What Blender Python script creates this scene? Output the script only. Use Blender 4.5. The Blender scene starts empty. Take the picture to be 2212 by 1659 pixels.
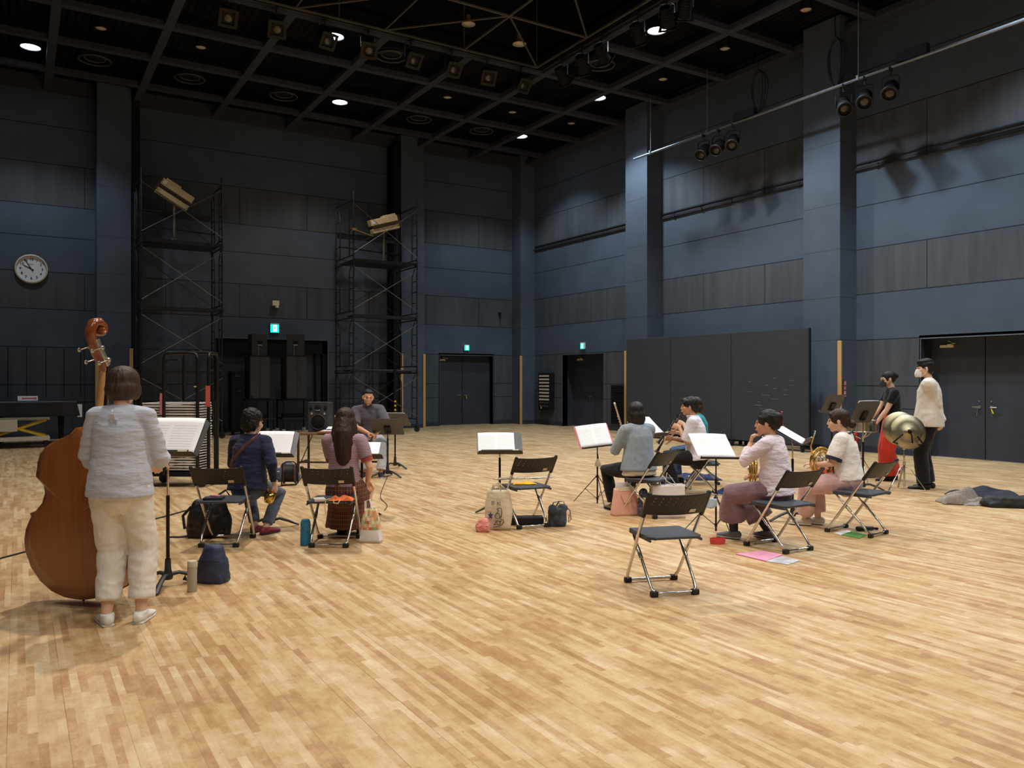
import bpy, bmesh, math, random
from math import sin, cos, pi, radians, sqrt, atan2
from mathutils import Vector, Matrix, Euler, noise
random.seed(7)
SC = bpy.context.scene
COL = SC.collection
# ---------------------------------------------------------------- camera
F = 1730.0; HZ = 820.0; HC = 1.52; CX = 1106.0
TH = radians(31.7)
cam = bpy.data.cameras.new('camera'); camo = bpy.data.objects.new('camera', cam); COL.objects.link(camo)
cam.sensor_width = 36.0; cam.lens = F/2212*36.0; cam.clip_end = 200
cam.shift_y = -(829.5-HZ)/2212.0
camo.location = (0, 0, HC); camo.rotation_euler = (pi/2, 0, -TH)
SC.camera = camo
SC.view_settings.view_transform = 'Standard'; SC.view_settings.look = 'None'
SC.view_settings.exposure = 0.5; SC.view_settings.gamma = 1.0
SC.view_settings.use_curve_mapping = False
w = bpy.data.worlds.new('world'); SC.world = w; w.use_nodes = True
w.node_tree.nodes['Background'].inputs[0].default_value = (0.5, 0.6, 0.8, 1)
w.node_tree.nodes['Background'].inputs[1].default_value = 0.02
LAMP_POWER = 520.0
WARM = (1.0, 0.93, 0.83); COOL = (0.76, 0.90, 1.0)
# ceiling grid downlights, seen and added: x, y, tone, power factor
LIT = [(.25, 20.9, 'cool', .5), (7.36, 20.7, 'warm', .4), (13.1, 20.7, 'cool', .6), (13.05, 16.8, 'cool', 1.45),
       (11.6, 12.9, 'warm', 1.0), (11.9, 10.6, 'cool', 1.7), (12.6, 6.2, 'cool', 1.6), (12.6, 2.2, 'cool', 1.0), (5.85, 16.8, 'cool', .35),
       (5.6, 12.4, 'warm', .7), (2.5, 9.0, 'warm', 2.1), (8.4, 8.2, 'warm', .8), (0.3, 12.6, 'warm', .45), (1.4, 4.3, 'warm', .5),
       (5.2, 3.6, 'warm', .8), (9.0, 3.2, 'warm', .8), (1.0, 0.6, 'warm', .6), (5.4, -.6, 'warm', .7), (-1.5, 16.5, 'cool', .35),
       (1.2, -4.5, 'warm', 1.2), (6.0, -5.0, 'warm', 1.2), (11.0, -3.5, 'cool', 1.1), (-.8, -1.8, 'warm', .8)]  # unseen lamps added behind the camera to brighten surfaces that face it

# ---------------------------------------------------------------- coordinates
def R2(X, D):
    return (X*cos(TH)+D*sin(TH), -X*sin(TH)+D*cos(TH))
def PX(px, D): return (px-CX)/F*D
def gd(py, z=0.0): return (HC-z)*F/(py-HZ)            # distance of a level point seen at row py
def on_floor(px, py, z=0.0):
    D = gd(py, z); return PX(px, D), D
def place(o, X, D, a=0.0, z=0.0):
    x, y = R2(X, D); o.location = (x, y, z); o.rotation_euler = (0, 0, radians(a)-TH); return o

# ---------------------------------------------------------------- materials
MATS = {}
def srgb(r, g, b):
    f = lambda c: (c/255/12.92) if c/255 <= .04045 else ((c/255+.055)/1.055)**2.4
    return (f(r), f(g), f(b), 1)
class NT:
    def __init__(s, name):
        s.m = bpy.data.materials.new(name); s.m.use_nodes = True
        s.t = s.m.node_tree; s.n = s.t.nodes; s.b = s.n['Principled BSDF']; s.out = s.n['Material Output']
    def new(s, typ, **kw):
        n = s.n.new(typ)
        for k, v in kw.items(): setattr(n, k, v)
        return n
    def lk(s, a, b): s.t.links.new(a, b)
    def math(s, op, a, b=None, c=None):
        n = s.new('ShaderNodeMath', operation=op)
        for i, v in enumerate((a, b, c)):
            if v is None: continue
            if isinstance(v, (int, float)): n.inputs[i].default_value = v
            else: s.lk(v, n.inputs[i])
        return n.outputs[0]
    def mix(s, f, a, b, typ='MIX'):
        n = s.new('ShaderNodeMix', data_type='RGBA', blend_type=typ)
        for i, v in ((0, f), (6, a), (7, b)):
            if isinstance(v, (int, float)): n.inputs[i].default_value = v
            elif isinstance(v, tuple): n.inputs[i].default_value = v
            else: s.lk(v, n.inputs[i])
        return n.outputs[2]
    def noise(s, scale, detail=3, rough=.5, vec=None, stretch=None, dims='3D'):
        n = s.new('ShaderNodeTexNoise', noise_dimensions=dims); n.inputs['Scale'].default_value = scale
        n.inputs['Detail'].default_value = detail; n.inputs['Roughness'].default_value = rough
        if vec is None:
            tc = s.new('ShaderNodeTexCoord'); vec = tc.outputs['Object']
        if stretch:
            mp = s.new('ShaderNodeMapping'); mp.inputs['Scale'].default_value = stretch; s.lk(vec, mp.inputs[0]); vec = mp.outputs[0]
        s.lk(vec, n.inputs['Vector']); return n.outputs['Fac']
    def ramp(s, f, stops):
        n = s.new('ShaderNodeValToRGB'); e = n.color_ramp.elements
        while len(e) < len(stops): e.new(.5)
        for el, (p, c) in zip(e, stops): el.position = p; el.color = c
        s.lk(f, n.inputs[0]); return n.outputs[0]
    def bump(s, h, strength=.3, dist=.01):
        n = s.new('ShaderNodeBump'); n.inputs['Strength'].default_value = strength; n.inputs['Distance'].default_value = dist
        s.lk(h, n.inputs['Height']); s.lk(n.outputs[0], s.b.inputs['Normal'])
def mat(name, rgb, rough=.6, metal=0.0, var=.12, nscale=8, bump=0.0, bscale=60, stretch=None, sheen=0.0, spec=None, coat=0.0, emit=None, trans=0.0):
    if name in MATS: return MATS[name]
    t = NT(name); c = srgb(*rgb)
    if var > 0:
        f = t.noise(nscale, 3, .5, stretch=stretch)
        lo = tuple(x*(1-var) for x in c[:3])+(1,); hi = tuple(min(1, x*(1+var)) for x in c[:3])+(1,)
        t.lk(t.ramp(f, [(.3, lo), (.7, hi)]), t.b.inputs['Base Color'])
    else: t.b.inputs['Base Color'].default_value = c
    t.b.inputs['Roughness'].default_value = rough; t.b.inputs['Metallic'].default_value = metal
    if spec is not None: t.b.inputs['Specular IOR Level'].default_value = spec
    if sheen: t.b.inputs['Sheen Weight'].default_value = sheen
    if coat: t.b.inputs['Coat Weight'].default_value = coat; t.b.inputs['Coat Roughness'].default_value = .12
    if trans: t.b.inputs['Transmission Weight'].default_value = trans
    if emit: t.b.inputs['Emission Color'].default_value = srgb(*rgb); t.b.inputs['Emission Strength'].default_value = emit
    if bump > 0: t.bump(t.noise(bscale, 4, .6, stretch=stretch), bump, .01)
    MATS[name] = t.m; return t.m
def cloth(name, rgb, rough=.9, fold=.35, fscale=14, stretch=(1, 1, 1.6), weave=True, var=.07):
    if name in MATS: return MATS[name]
    t = NT(name); c = srgb(*rgb)
    f = t.noise(fscale*.5, 2, .5)
    lo = tuple(x*(1-var) for x in c[:3])+(1,); hi = tuple(min(1, x*(1+var)) for x in c[:3])+(1,)
    t.lk(t.ramp(f, [(.3, lo), (.7, hi)]), t.b.inputs['Base Color'])
    t.b.inputs['Roughness'].default_value = rough; t.b.inputs['Sheen Weight'].default_value = .15; t.b.inputs['Specular IOR Level'].default_value = .2
    h = t.noise(fscale, 3, .55, stretch=stretch)
    t.bump(h, fold, .04)
    MATS[name] = t.m; return t.m

# ---------------------------------------------------------------- mesh builder
def basis(t, x):
    t = t.normalized(); b = x - t*x.dot(t)
    if b.length < 1e-5: b = t.orthogonal()
    b.normalize(); return b, t.cross(b)
class MB:
    def __init__(s): s.v = []; s.f = []; s.mi = []; s.M = Matrix.Identity(4); s.cur = 0
    def add(s, vs, fs):
        o = len(s.v); s.v += [s.M @ Vector(v) for v in vs]; s.f += [tuple(i+o for i in f) for f in fs]; s.mi += [s.cur]*len(fs); return s
    def box(s, c, d, rot=None, taper=1.0):
        x, y, z = (k/2 for k in d); m = Matrix.Translation(c) @ (rot.to_matrix().to_4x4() if isinstance(rot, Euler) else (rot or Matrix.Identity(4)))
        vs = [m @ Vector((sx*x*(taper if sz > 0 else 1), sy*y*(taper if sz > 0 else 1), sz*z)) for sz in (-1, 1) for sy in (-1, 1) for sx in (-1, 1)]
        return s.add(vs, [(0, 2, 3, 1), (4, 5, 7, 6), (0, 1, 5, 4), (2, 6, 7, 3), (0, 4, 6, 2), (1, 3, 7, 5)])
    def bb(s, x0, x1, y0, y1, z0, z1): return s.box(((x0+x1)/2, (y0+y1)/2, (z0+z1)/2), (abs(x1-x0), abs(y1-y0), abs(z1-z0)))
    def tube(s, pts, rad, seg=10, xd=None, flat=(False, False), closed=False):
        P = [Vector(p) for p in pts]; n = len(P)
        if not isinstance(rad, (list, tuple)): rad = [rad]*n
        elif len(rad) == 2 and n != 2 and not isinstance(rad[0], (list, tuple)): rad = [tuple(rad)]*n
        Rr = [(r, r) if not isinstance(r, (list, tuple)) else r for r in rad]
        T = []
        for i in range(n):
            a = P[i-1] if (i > 0 or closed) else P[i]; b = P[(i+1) % n] if (i < n-1 or closed) else P[i]
            T.append((b-a).normalized() if (b-a).length > 1e-9 else Vector((0, 0, 1)))
        x = Vector(xd) if xd is not None else T[0].orthogonal()
        rings = []; fr = []
        for i in range(n):
            b, c = basis(T[i], Vector(xd) if xd is not None else x); x = b; fr.append((b, c))
            rings.append([P[i]+b*(Rr[i][0]*cos(2*pi*k/seg))+c*(Rr[i][1]*sin(2*pi*k/seg)) for k in range(seg)])
        if not closed:      # rounded caps unless flat
            def cap(i, sgn):
                b, c = fr[i]; rr = min(Rr[i]); out = []
                for q in (.5, .87):
                    k2 = sqrt(1-q*q); ctr = P[i]+T[i]*(sgn*rr*q)
                    out.append([ctr+b*(Rr[i][0]*k2*cos(2*pi*k/seg))+c*(Rr[i][1]*k2*sin(2*pi*k/seg)) for k in range(seg)])
                return out
            if not flat[0]: c0 = cap(0, -1); rings = [c0[1], c0[0]]+rings
            if not flat[1]: c1 = cap(n-1, 1); rings = rings+[c1[0], c1[1]]
        m = len(rings); vs = [v for r in rings for v in r]; fs = []
        for i in range(m if closed else m-1):
            j = (i+1) % m
            for k in range(seg): fs.append((i*seg+k, i*seg+(k+1) % seg, j*seg+(k+1) % seg, j*seg+k))
        if not closed:
            fs.append(tuple(range(seg-1, -1, -1))); fs.append(tuple((m-1)*seg+k for k in range(seg)))
        return s.add(vs, fs)
    def ell(s, c, r, rot=None, seg=16, rings=10):
        m = Matrix.Translation(c) @ (rot.to_matrix().to_4x4() if isinstance(rot, Euler) else (rot or Matrix.Identity(4)))
        vs = [m @ Vector((0, 0, -r[2]))]
        for i in range(1, rings):
            a = -pi/2+pi*i/rings
            for k in range(seg): vs.append(m @ Vector((r[0]*cos(a)*cos(2*pi*k/seg), r[1]*cos(a)*sin(2*pi*k/seg), r[2]*sin(a))))
        vs.append(m @ Vector((0, 0, r[2]))); fs = []
        for k in range(seg): fs.append((0, 1+(k+1) % seg, 1+k))
        for i in range(rings-2):
            for k in range(seg): fs.append((1+i*seg+k, 1+i*seg+(k+1) % seg, 1+(i+1)*seg+(k+1) % seg, 1+(i+1)*seg+k))
        L = len(vs)-1
        for k in range(seg): fs.append((1+(rings-2)*seg+k, 1+(rings-2)*seg+(k+1) % seg, L))
        return s.add(vs, fs)
    def lathe(s, prof, c=(0, 0, 0), rot=None, seg=24, cap=True):
        m = Matrix.Translation(c) @ (rot.to_matrix().to_4x4() if isinstance(rot, Euler) else (rot or Matrix.Identity(4)))
        vs = [m @ Vector((r*cos(2*pi*k/seg), r*sin(2*pi*k/seg), z)) for r, z in prof for k in range(seg)]; n = len(prof)
        fs = [(i*seg+k, i*seg+(k+1) % seg, (i+1)*seg+(k+1) % seg, (i+1)*seg+k) for i in range(n-1) for k in range(seg)]
        if cap: fs += [tuple(range(seg-1, -1, -1)), tuple((n-1)*seg+k for k in range(seg))]
        return s.add(vs, fs)
    def cyl(s, c, r, h, rot=None, seg=20): return s.lathe([(r, -h/2), (r, h/2)], c, rot, seg)
    def prism(s, poly, h0, h1, m=None):
        m = m or Matrix.Identity(4); n = len(poly)
        vs = [m @ Vector((p[0], p[1], h0)) for p in poly]+[m @ Vector((p[0], p[1], h1)) for p in poly]
        return s.add(vs, [tuple(range(n-1, -1, -1)), tuple(range(n, 2*n))]+[(k, (k+1) % n, n+(k+1) % n, n+k) for k in range(n)])
    def grid(s, fn, nu, nv, closed_u=False):
        vs = [fn(i/(nu-1) if not closed_u else i/nu, j/(nv-1)) for j in range(nv) for i in range(nu)]; fs = []
        for j in range(nv-1):
            for i in range(nu if closed_u else nu-1):
                k = (i+1) % nu; fs.append((j*nu+i, j*nu+k, (j+1)*nu+k, (j+1)*nu+i))
        return s.add(vs, fs)
    def build(s, name, m=None, parent=None, smooth=False, bevel=0, mats=None, solid=0, sub=0, recalc=True, auto=None):
        me = bpy.data.meshes.new(name); me.from_pydata([tuple(v) for v in s.v], [], s.f); me.update()
        if recalc:
            b = bmesh.new(); b.from_mesh(me); bmesh.ops.recalc_face_normals(b, faces=b.faces); b.to_mesh(me); b.free()
        o = bpy.data.objects.new(name, me); COL.objects.link(o)
        for x in (mats or [m]):
            if x: me.materials.append(x)
        if mats: me.polygons.foreach_set('material_index', s.mi)
        if smooth:
            me.polygons.foreach_set('use_smooth', [True]*len(me.polygons))
            if auto is not None:
                try: me.set_sharp_from_angle(angle=radians(auto))
                except Exception: pass
        if parent: o.parent = parent
        if solid:
            md = o.modifiers.new('s', 'SOLIDIFY'); md.thickness = solid; md.offset = 0
        if sub:
            md = o.modifiers.new('u', 'SUBSURF'); md.levels = sub; md.render_levels = sub
        if bevel:
            md = o.modifiers.new('b', 'BEVEL'); md.width = bevel; md.segments = 2; md.limit_method = 'ANGLE'
        return o
def tag(o, label=None, cat=None, group=None, kind=None):
    if label: o['label'] = label
    if cat: o['category'] = cat
    if group: o['group'] = group
    if kind: o['kind'] = kind
    return o
def thing(name, label, cat, group=None, loc=(0, 0, 0), rz=0.0):
    o = bpy.data.objects.new(name, None); o.empty_display_size = .1; COL.objects.link(o); o.location = loc; o.rotation_euler = (0, 0, rz)
    return tag(o, label, cat, group)
def copy_tree(o, parent=None, label=None):
    c = o.copy(); COL.objects.link(c); c.parent = parent
    if parent is None and label: c['label'] = label
    for ch in list(o.children): copy_tree(ch, c)
    return c
def text_mesh(body, size, m, name, parent, loc, rot, depth=.001, align='CENTER', offset=0.0):
    cu = bpy.data.curves.new(name, 'FONT'); cu.body = body; cu.size = size; cu.extrude = depth; cu.align_x = align; cu.align_y = 'CENTER'; cu.offset = offset
    t = bpy.data.objects.new('tmp_text', cu); COL.objects.link(t); dg = bpy.context.evaluated_depsgraph_get()
    me = bpy.data.meshes.new_from_object(t.evaluated_get(dg)); bpy.data.objects.remove(t); bpy.data.curves.remove(cu)
    o = bpy.data.objects.new(name, me); me.materials.clear(); me.materials.append(m); COL.objects.link(o); o.parent = parent; o.location = loc; o.rotation_euler = rot
    return o
def blob(mb, name, m, parent, voxel=.01, smooth=4, fold=None, fac=.5):
    """voxel-join the shapes of mb into one continuous skin, smooth it and press folds into it"""
    o = mb.build(name, m, parent, recalc=True)
    md = o.modifiers.new('r', 'REMESH'); md.mode = 'VOXEL'; md.voxel_size = voxel; md.use_smooth_shade = True
    if smooth:
        ms = o.modifiers.new('s', 'SMOOTH'); ms.iterations = smooth; ms.factor = fac
    dg = bpy.context.evaluated_depsgraph_get(); me = bpy.data.meshes.new_from_object(o.evaluated_get(dg))
    o.modifiers.clear(); old = o.data; o.data = me; bpy.data.meshes.remove(old)
    if not me.materials: me.materials.append(m)
    me.polygons.foreach_set('use_smooth', [True]*len(me.polygons))
    if fold:
        amp, sx, sy, sz = fold[:4]; sd = random.random()*50
        co = [v.co.copy() for v in me.vertices]; no = [v.normal.copy() for v in me.vertices]
        for v, c, n in zip(me.vertices, co, no):
            q = Vector((c.x*sx+sd, c.y*sy+sd, c.z*sz))
            a = noise.noise(q); b = 1-abs(noise.noise(q*1.9+Vector((3, 7, 1))))*2
            v.co = c+n*(amp*(a*.7+b*.5))
        me.update()
    return o
# ---------------------------------------------------------------- room materials
XR, YB, XL, YF, ZC = 15.15, 23.6, -2.5, -8.0, 8.85
def wall_mat(name, axis):
    t = NT(name); tc = t.new('ShaderNodeTexCoord'); sp = t.new('ShaderNodeSeparateXYZ'); t.lk(tc.outputs['Object'], sp.inputs[0])
    z = sp.outputs[2]; u = sp.outputs[axis]
    # painted board courses: smooth bluish ones and rough perforated grey ones
    rough_a = t.math('MULTIPLY', t.math('GREATER_THAN', z, 3.315), t.math('LESS_THAN', z, 4.265))
    rough_b = t.math('MULTIPLY', t.math('GREATER_THAN', z, 5.97), t.math('LESS_THAN', z, 7.03))
    rough_c = t.math('LESS_THAN', z, 2.35)
    rg = t.math('MAXIMUM', t.math('MAXIMUM', rough_a, rough_b), rough_c)
    mott = t.noise(1.1, 5, .6); streak = t.noise(1.6, 4, .65, stretch=(3, 3, .25))
    blue = t.ramp(mott, [(.25, srgb(73, 82, 95)), (.75, srgb(85, 95, 109))])
    grey = t.ramp(streak, [(.3, srgb(71, 75, 81)), (.7, srgb(86, 90, 96))])
    col = t.mix(rg, blue, grey)
    # seams
    seam = None
    for zz in (.93, 1.39, 2.35, 3.315, 4.265, 5.17, 5.97, 7.03, 8.0):
        d = t.math('LESS_THAN', t.math('ABSOLUTE', t.math('SUBTRACT', z, zz)), .010)
        seam = d if seam is None else t.math('MAXIMUM', seam, d)
    vs = t.math('LESS_THAN', t.math('ABSOLUTE', t.math('SUBTRACT', t.math('FRACT', t.math('DIVIDE', t.math('ADD', u, 19.93 if axis == 1 else 17.13), 2.0 if axis == 1 else 1.96)), .5)), .0045)
    vs = t.math('MULTIPLY', vs, rg); seam = t.math('MAXIMUM', seam, vs)
    col = t.mix(t.math('MULTIPLY', seam, .8), col, srgb(18, 20, 26))
    # corrugation ribs on rough courses
    fine = t.math('MULTIPLY', t.math('SINE', t.math('MULTIPLY', u, 130.0)), rg)
    h = t.math('ADD', t.math('MULTIPLY', fine, .12), t.math('SUBTRACT', t.math('MULTIPLY', t.noise(22, 4, .6), .5), seam))
    t.lk(col, t.b.inputs['Base Color']); t.b.inputs['Roughness'].default_value = .7; t.b.inputs['Specular IOR Level'].default_value = .14
    t.bump(h, .35, .006); return t.m
M_WX = wall_mat('painted_board_right', 1); M_WY = wall_mat('painted_board_back', 0)
def pillar_mat():
    t = NT('painted_pillar'); tc = t.new('ShaderNodeTexCoord'); sp = t.new('ShaderNodeSeparateXYZ'); t.lk(tc.outputs['Object'], sp.inputs[0])
    z = sp.outputs[2]; mott = t.noise(1.3, 5, .6)
    col = t.ramp(mott, [(.25, srgb(74, 82, 95)), (.75, srgb(86, 95, 108))])
    seam = None
    for zz in (2.35, 3.25, 4.25, 5.2, 6.5):
        d = t.math('LESS_THAN', t.math('ABSOLUTE', t.math('SUBTRACT', z, zz)), .006); seam = d if seam is None else t.math('MAXIMUM', seam, d)
    col = t.mix(t.math('MULTIPLY', seam, .55), col, srgb(24, 27, 33))
    # screw heads in two columns
    vo = t.new('ShaderNodeTexVoronoi'); vo.inputs['Scale'].default_value = 2.6; vo.inputs['Randomness'].default_value = .12; t.lk(tc.outputs['Object'], vo.inputs['Vector'])
    dots = t.math('LESS_THAN', vo.outputs['Distance'], .022)
    col = t.mix(t.math('MULTIPLY', dots, .5), col, srgb(130, 138, 150))
    t.lk(col, t.b.inputs['Base Color']); t.b.inputs['Roughness'].default_value = .68; t.b.inputs['Specular IOR Level'].default_value = .16
    t.bump(t.math('SUBTRACT', t.math('MULTIPLY', t.noise(26, 4, .6), .5), seam), .25, .005); return t.m
M_PIL = pillar_mat()
def floor_mat():
    t = NT('strip_wood_floor'); tc = t.new('ShaderNodeTexCoord'); sp = t.new('ShaderNodeSeparateXYZ'); t.lk(tc.outputs['Object'], sp.inputs[0])
    x, y = sp.outputs[0], sp.outputs[1]
    W = .0375
    ux = t.math('DIVIDE', t.math('ADD', x, 60), W); row = t.math('FLOOR', ux)
    wn = t.new('ShaderNodeTexWhiteNoise', noise_dimensions='1D'); t.lk(row, wn.inputs['W'])
    ln = t.math('ADD', .26, t.math('MULTIPLY', wn.outputs['Value'], .34))
    v = t.math('ADD', t.math('DIVIDE', t.math('ADD', y, 60), ln), t.math('MULTIPLY', wn.outputs['Value'], 37.0))
    cell = t.math('FLOOR', v)
    cb = t.new('ShaderNodeCombineXYZ'); t.lk(row, cb.inputs[0]); t.lk(cell, cb.inputs[1])
    w2 = t.new('ShaderNodeTexWhiteNoise', noise_dimensions='2D'); t.lk(cb.outputs[0], w2.inputs['Vector'])
    # three neighbouring strips share a milder board tone
    r3 = t.math('FLOOR', t.math('DIVIDE', ux, 2.0)); wb = t.new('ShaderNodeTexWhiteNoise', noise_dimensions='1D'); t.lk(r3, wb.inputs['W'])
    c3 = t.math('FLOOR', t.math('ADD', t.math('DIVIDE', t.math('ADD', y, 60), .45), t.math('MULTIPLY', wb.outputs['Value'], 11.0)))
    cb3 = t.new('ShaderNodeCombineXYZ'); t.lk(r3, cb3.inputs[0]); t.lk(c3, cb3.inputs[1]); w3 = t.new('ShaderNodeTexWhiteNoise', noise_dimensions='2D'); t.lk(cb3.outputs[0], w3.inputs['Vector'])
    worn = t.noise(1.6, 6, .7); fine = t.noise(9, 5, .75, stretch=(1.6, .8, 1))
    f = t.math('ADD', t.math('MULTIPLY', w2.outputs['Value'], .42), t.math('MULTIPLY', w3.outputs['Value'], .20))
    f = t.math('ADD', f, t.math('MULTIPLY', t.math('SUBTRACT', worn, .5), .9)); f = t.math('ADD', f, t.math('MULTIPLY', t.math('SUBTRACT', fine, .5), 1.0)); f = t.math('ADD', f, .19)
    base = t.ramp(f, [(.10, srgb(168, 127, 84)), (.34, srgb(186, 148, 104)), (.53, srgb(201, 168, 124)), (.73, srgb(212, 184, 143)), (.93, srgb(224, 202, 167))])
    grain = t.noise(34, 4, .6, stretch=(3.0, .25, 1))
    base = t.mix(.22, base, t.ramp(grain, [(.3, (.62, .58, .52, 1)), (.7, (1, 1, 1, 1))]), 'MULTIPLY')
    spots = t.noise(46, 2, .5)
    base = t.mix(t.ramp(spots, [(.69, (0, 0, 0, 1)), (.75, (.5, .5, .5, 1))]), base, srgb(112, 76, 50))
    b3 = t.math('FRACT', t.math('DIVIDE', ux, 6.0))
    j = t.math('LESS_THAN', t.math('ABSOLUTE', t.math('SUBTRACT', b3, .5)), .0075)
    base = t.mix(t.math('MULTIPLY', j, t.ramp(t.noise(.9, 3, .6), [(.42, (.15, .15, .15, 1)), (.62, (.7, .7, .7, 1))])), base, srgb(92, 64, 42))
    t.lk(base, t.b.inputs['Base Color'])
    t.lk(t.ramp(t.noise(1.7, 4, .6), [(.3, (.34, .34, .34, 1)), (.7, (.5, .5, .5, 1))]), t.b.inputs['Roughness'])
    t.b.inputs['Specular IOR Level'].default_value = .38
    t.bump(t.math('SUBTRACT', t.math('MULTIPLY', grain, .3), j), .10, .002); return t.m
M_FLOOR = floor_mat()
def deck_mat():
    t = NT('ribbed_black_ceiling'); tc = t.new('ShaderNodeTexCoord'); sp = t.new('ShaderNodeSeparateXYZ'); t.lk(tc.outputs['Object'], sp.inputs[0])
    s = t.math('SINE', t.math('MULTIPLY', sp.outputs[0], 42.0))
    t.lk(t.ramp(t.noise(1.5, 3, .6), [(.3, srgb(19, 19, 21)), (.7, srgb(28, 28, 31))]), t.b.inputs['Base Color'])
    t.b.inputs['Roughness'].default_value = .9; t.b.inputs['Specular IOR Level'].default_value = .06; t.bump(s, .9, .03); return t.m
M_DECK = deck_mat()
M_BEAM = mat('grey_painted_beam', (62, 64, 74), .8, var=.1, spec=.1)
M_BLACK = mat('matt_black_paint', (26, 26, 28), .75, var=.15, spec=.18)
M_DARK = mat('dark_grey_metal', (44, 45, 50), .5, .3, var=.15)
M_DOOR = mat('dark_door_paint', (52, 57, 68), .55, var=.12, nscale=3, bump=.06)
M_FRAME = mat('door_frame_edge', (92, 98, 108), .5, var=.08)
M_STEEL = mat('brushed_steel', (205, 205, 205), .3, 1.0, var=.05)
M_CHROME = mat('chrome_tube', (200, 196, 190), .22, 1.0, var=.03)
M_WOODSTRIP = mat('pale_wood_guard', (205, 165, 105), .5, var=.12, nscale=6, stretch=(4, 4, .3))
M_CREAM = mat('cream_plastic', (225, 214, 188), .5, var=.05)
M_WHITE = mat('white_plastic', (232, 232, 228), .5, var=.03)
M_SKIRT = mat('baseboard_paint', (48, 54, 66), .6, var=.15)

def st(name, mb, m, **k): return tag(mb.build(name, m, **k), kind='structure')
# floor / ceiling / walls ---------------------------------------------------
m = MB(); m.bb(XL-1, XR+1.6, YF-1, YB+1.2, -.2, 0); st('floor', m, M_FLOOR)
# right wall x=XR with door openings
RD = [(7.05, 9.19, 2.33), (19.23, 21.39, 2.33)]      # y0,y1,top
m = MB(); ys = YF
for y0, y1, zt in RD:
    m.bb(XR, XR+.2, ys, y0, 0, 11); m.bb(XR, XR+.2, y0, y1, zt, 11)
    ys = y1
m.bb(XR, XR+.2, ys, YB+.2, 0, 11); st('wall_right', m, M_WX)
BD = [(4.75, 8.0, 2.7), (11.79, 13.81, 2.33)]
m = MB(); xs = XL
for x0, x1, zt in BD:
    m.bb(xs, x0, YB, YB+.2, 0, 11); m.bb(x0, x1, YB, YB+.2, zt, 11); xs = x1
m.bb(xs, XR, YB, YB+.2, 0, 11); st('wall_back', m, M_WY)
m = MB(); m.bb(XL-.2, XL, YF, YB+.2, 0, 11); st('wall_left', m, M_WX)
m = MB(); m.bb(XL, XR, YF-.2, YF, 0, 11); st('wall_front', m, M_WY)
# ceiling deck with the open rigging well
WX, WY = 10.6, 15.9
m = MB(); m.bb(XL, XR, WY, YB, ZC+.35, ZC+.45); m.bb(WX, XR, YF, WY, ZC+.35, ZC+.45); m.bb(XL, WX, YF, -1.5, ZC+.35, ZC+.45); st('ceiling', m, M_DECK)
m = MB(); m.bb(XL-.2, XR+.2, YF-.2, YB+.2, 11, 11.2); st('trim_9', m, M_BLACK)
m = MB(); m.bb(XL, WX, WY, WY+.06, ZC+.2, 11); m.bb(WX, WX+.06, -1.5, WY, ZC+.2, 11); st('trim_1', m, M_BLACK)
# beams of the ceiling grid
m = MB()
for y in (22.0, 20.0, 18.0, 16.0): m.bb(XL, XR, y-.09, y+.09, ZC, ZC+.12)
for y in (14.0, 12.0, 10.0, 8.0, 6.0, 4.0, 2.0, 0.0, -2.0): m.bb(WX+.1, XR, y-.09, y+.09, ZC, ZC+.12)
for x in (-1.4, .65, 2.68, 4.7, 6.73, 8.76): m.bb(x-.09, x+.09, WY+.1, YB, ZC-.005, ZC+.115)
for x in (10.8, 12.8, 14.85): m.bb(x-.09, x+.09, YF, YB, ZC-.005, ZC+.115)
m.bb(XL, XR, YB-.22, YB, ZC, ZC+.34); m.bb(XR-.2, XR, YF, YB, ZC, ZC+.34)
st('trim_2', m, M_BEAM)
# pillars
def pil(n, x0, x1, y0, y1): m = MB(); m.bb(x0, x1, y0, y1, 0, ZC+.3); return st('trim_%d' % n, m, M_PIL, bevel=.01)
pil(3, 14.6, XR+.02, 4.6, 5.5); pil(4, 14.6, XR+.02, 10.62, 11.54); pil(5, 14.6, XR+.02, 16.64, 17.55); pil(6, 14.57, XR+.02, 23.02, YB+.02)
pil(7, 10.16, 10.95, 23.02, YB+.02); pil(8, 1.73, 2.53, 23.02, YB+.02)
m = MB(); m.bb(2.53, 2.74, 23.05, YB, 0, ZC); m.bb(9.93, 10.16, 23.05, YB, 0, ZC); st('trim_10', m, M_BLACK)
# horizontal rail on the right wall and thin ledge
for i, (a, b) in enumerate(((-2, 4.6), (5.5, 10.62), (11.54, 16.64), (17.55, 23.02))):
    m = MB(); m.bb(XR-.05, XR, a, b, 5.93, 5.99); m.bb(XR-.03, XR, a, b, 6.06, 6.09)
    for k in range(5): yy = a+(b-a)*(k+.5)/5; m.bb(XR-.065, XR, yy-.03, yy+.03, 5.92, 6.0)
    st('trim_%d' % (11+i), m, M_DARK)
# baseboards
m = MB()
for a, b in ((YF, 4.6), (5.5, 7.05), (9.19, 10.62), (11.54, 16.64), (17.55, 19.23), (21.39, 23.02)): m.bb(XR-.012, XR, a, b, 0, .13)
for y0, y1 in ((4.6, 5.5), (10.62, 11.54), (16.64, 17.55)): m.bb(14.588, 14.6, y0-.012, y1, 0, .13); m.bb(14.6, XR, y0-.012, y0, 0, .13)
st('baseboard_right', m, M_SKIRT)
m = MB()
for a, b in ((XL, 1.73), (2.74, 4.75), (8.0, 9.93), (10.95, 11.79), (13.81, 14.57)): m.bb(a, b, YB-.012, YB, 0, .13)
for a, b in ((1.73, 2.53), (10.16, 10.95), (14.57, XR)): m.bb(a-.012, b, 23.008, 23.02, 0, .13)
st('baseboard_back', m, M_SKIRT)
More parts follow.
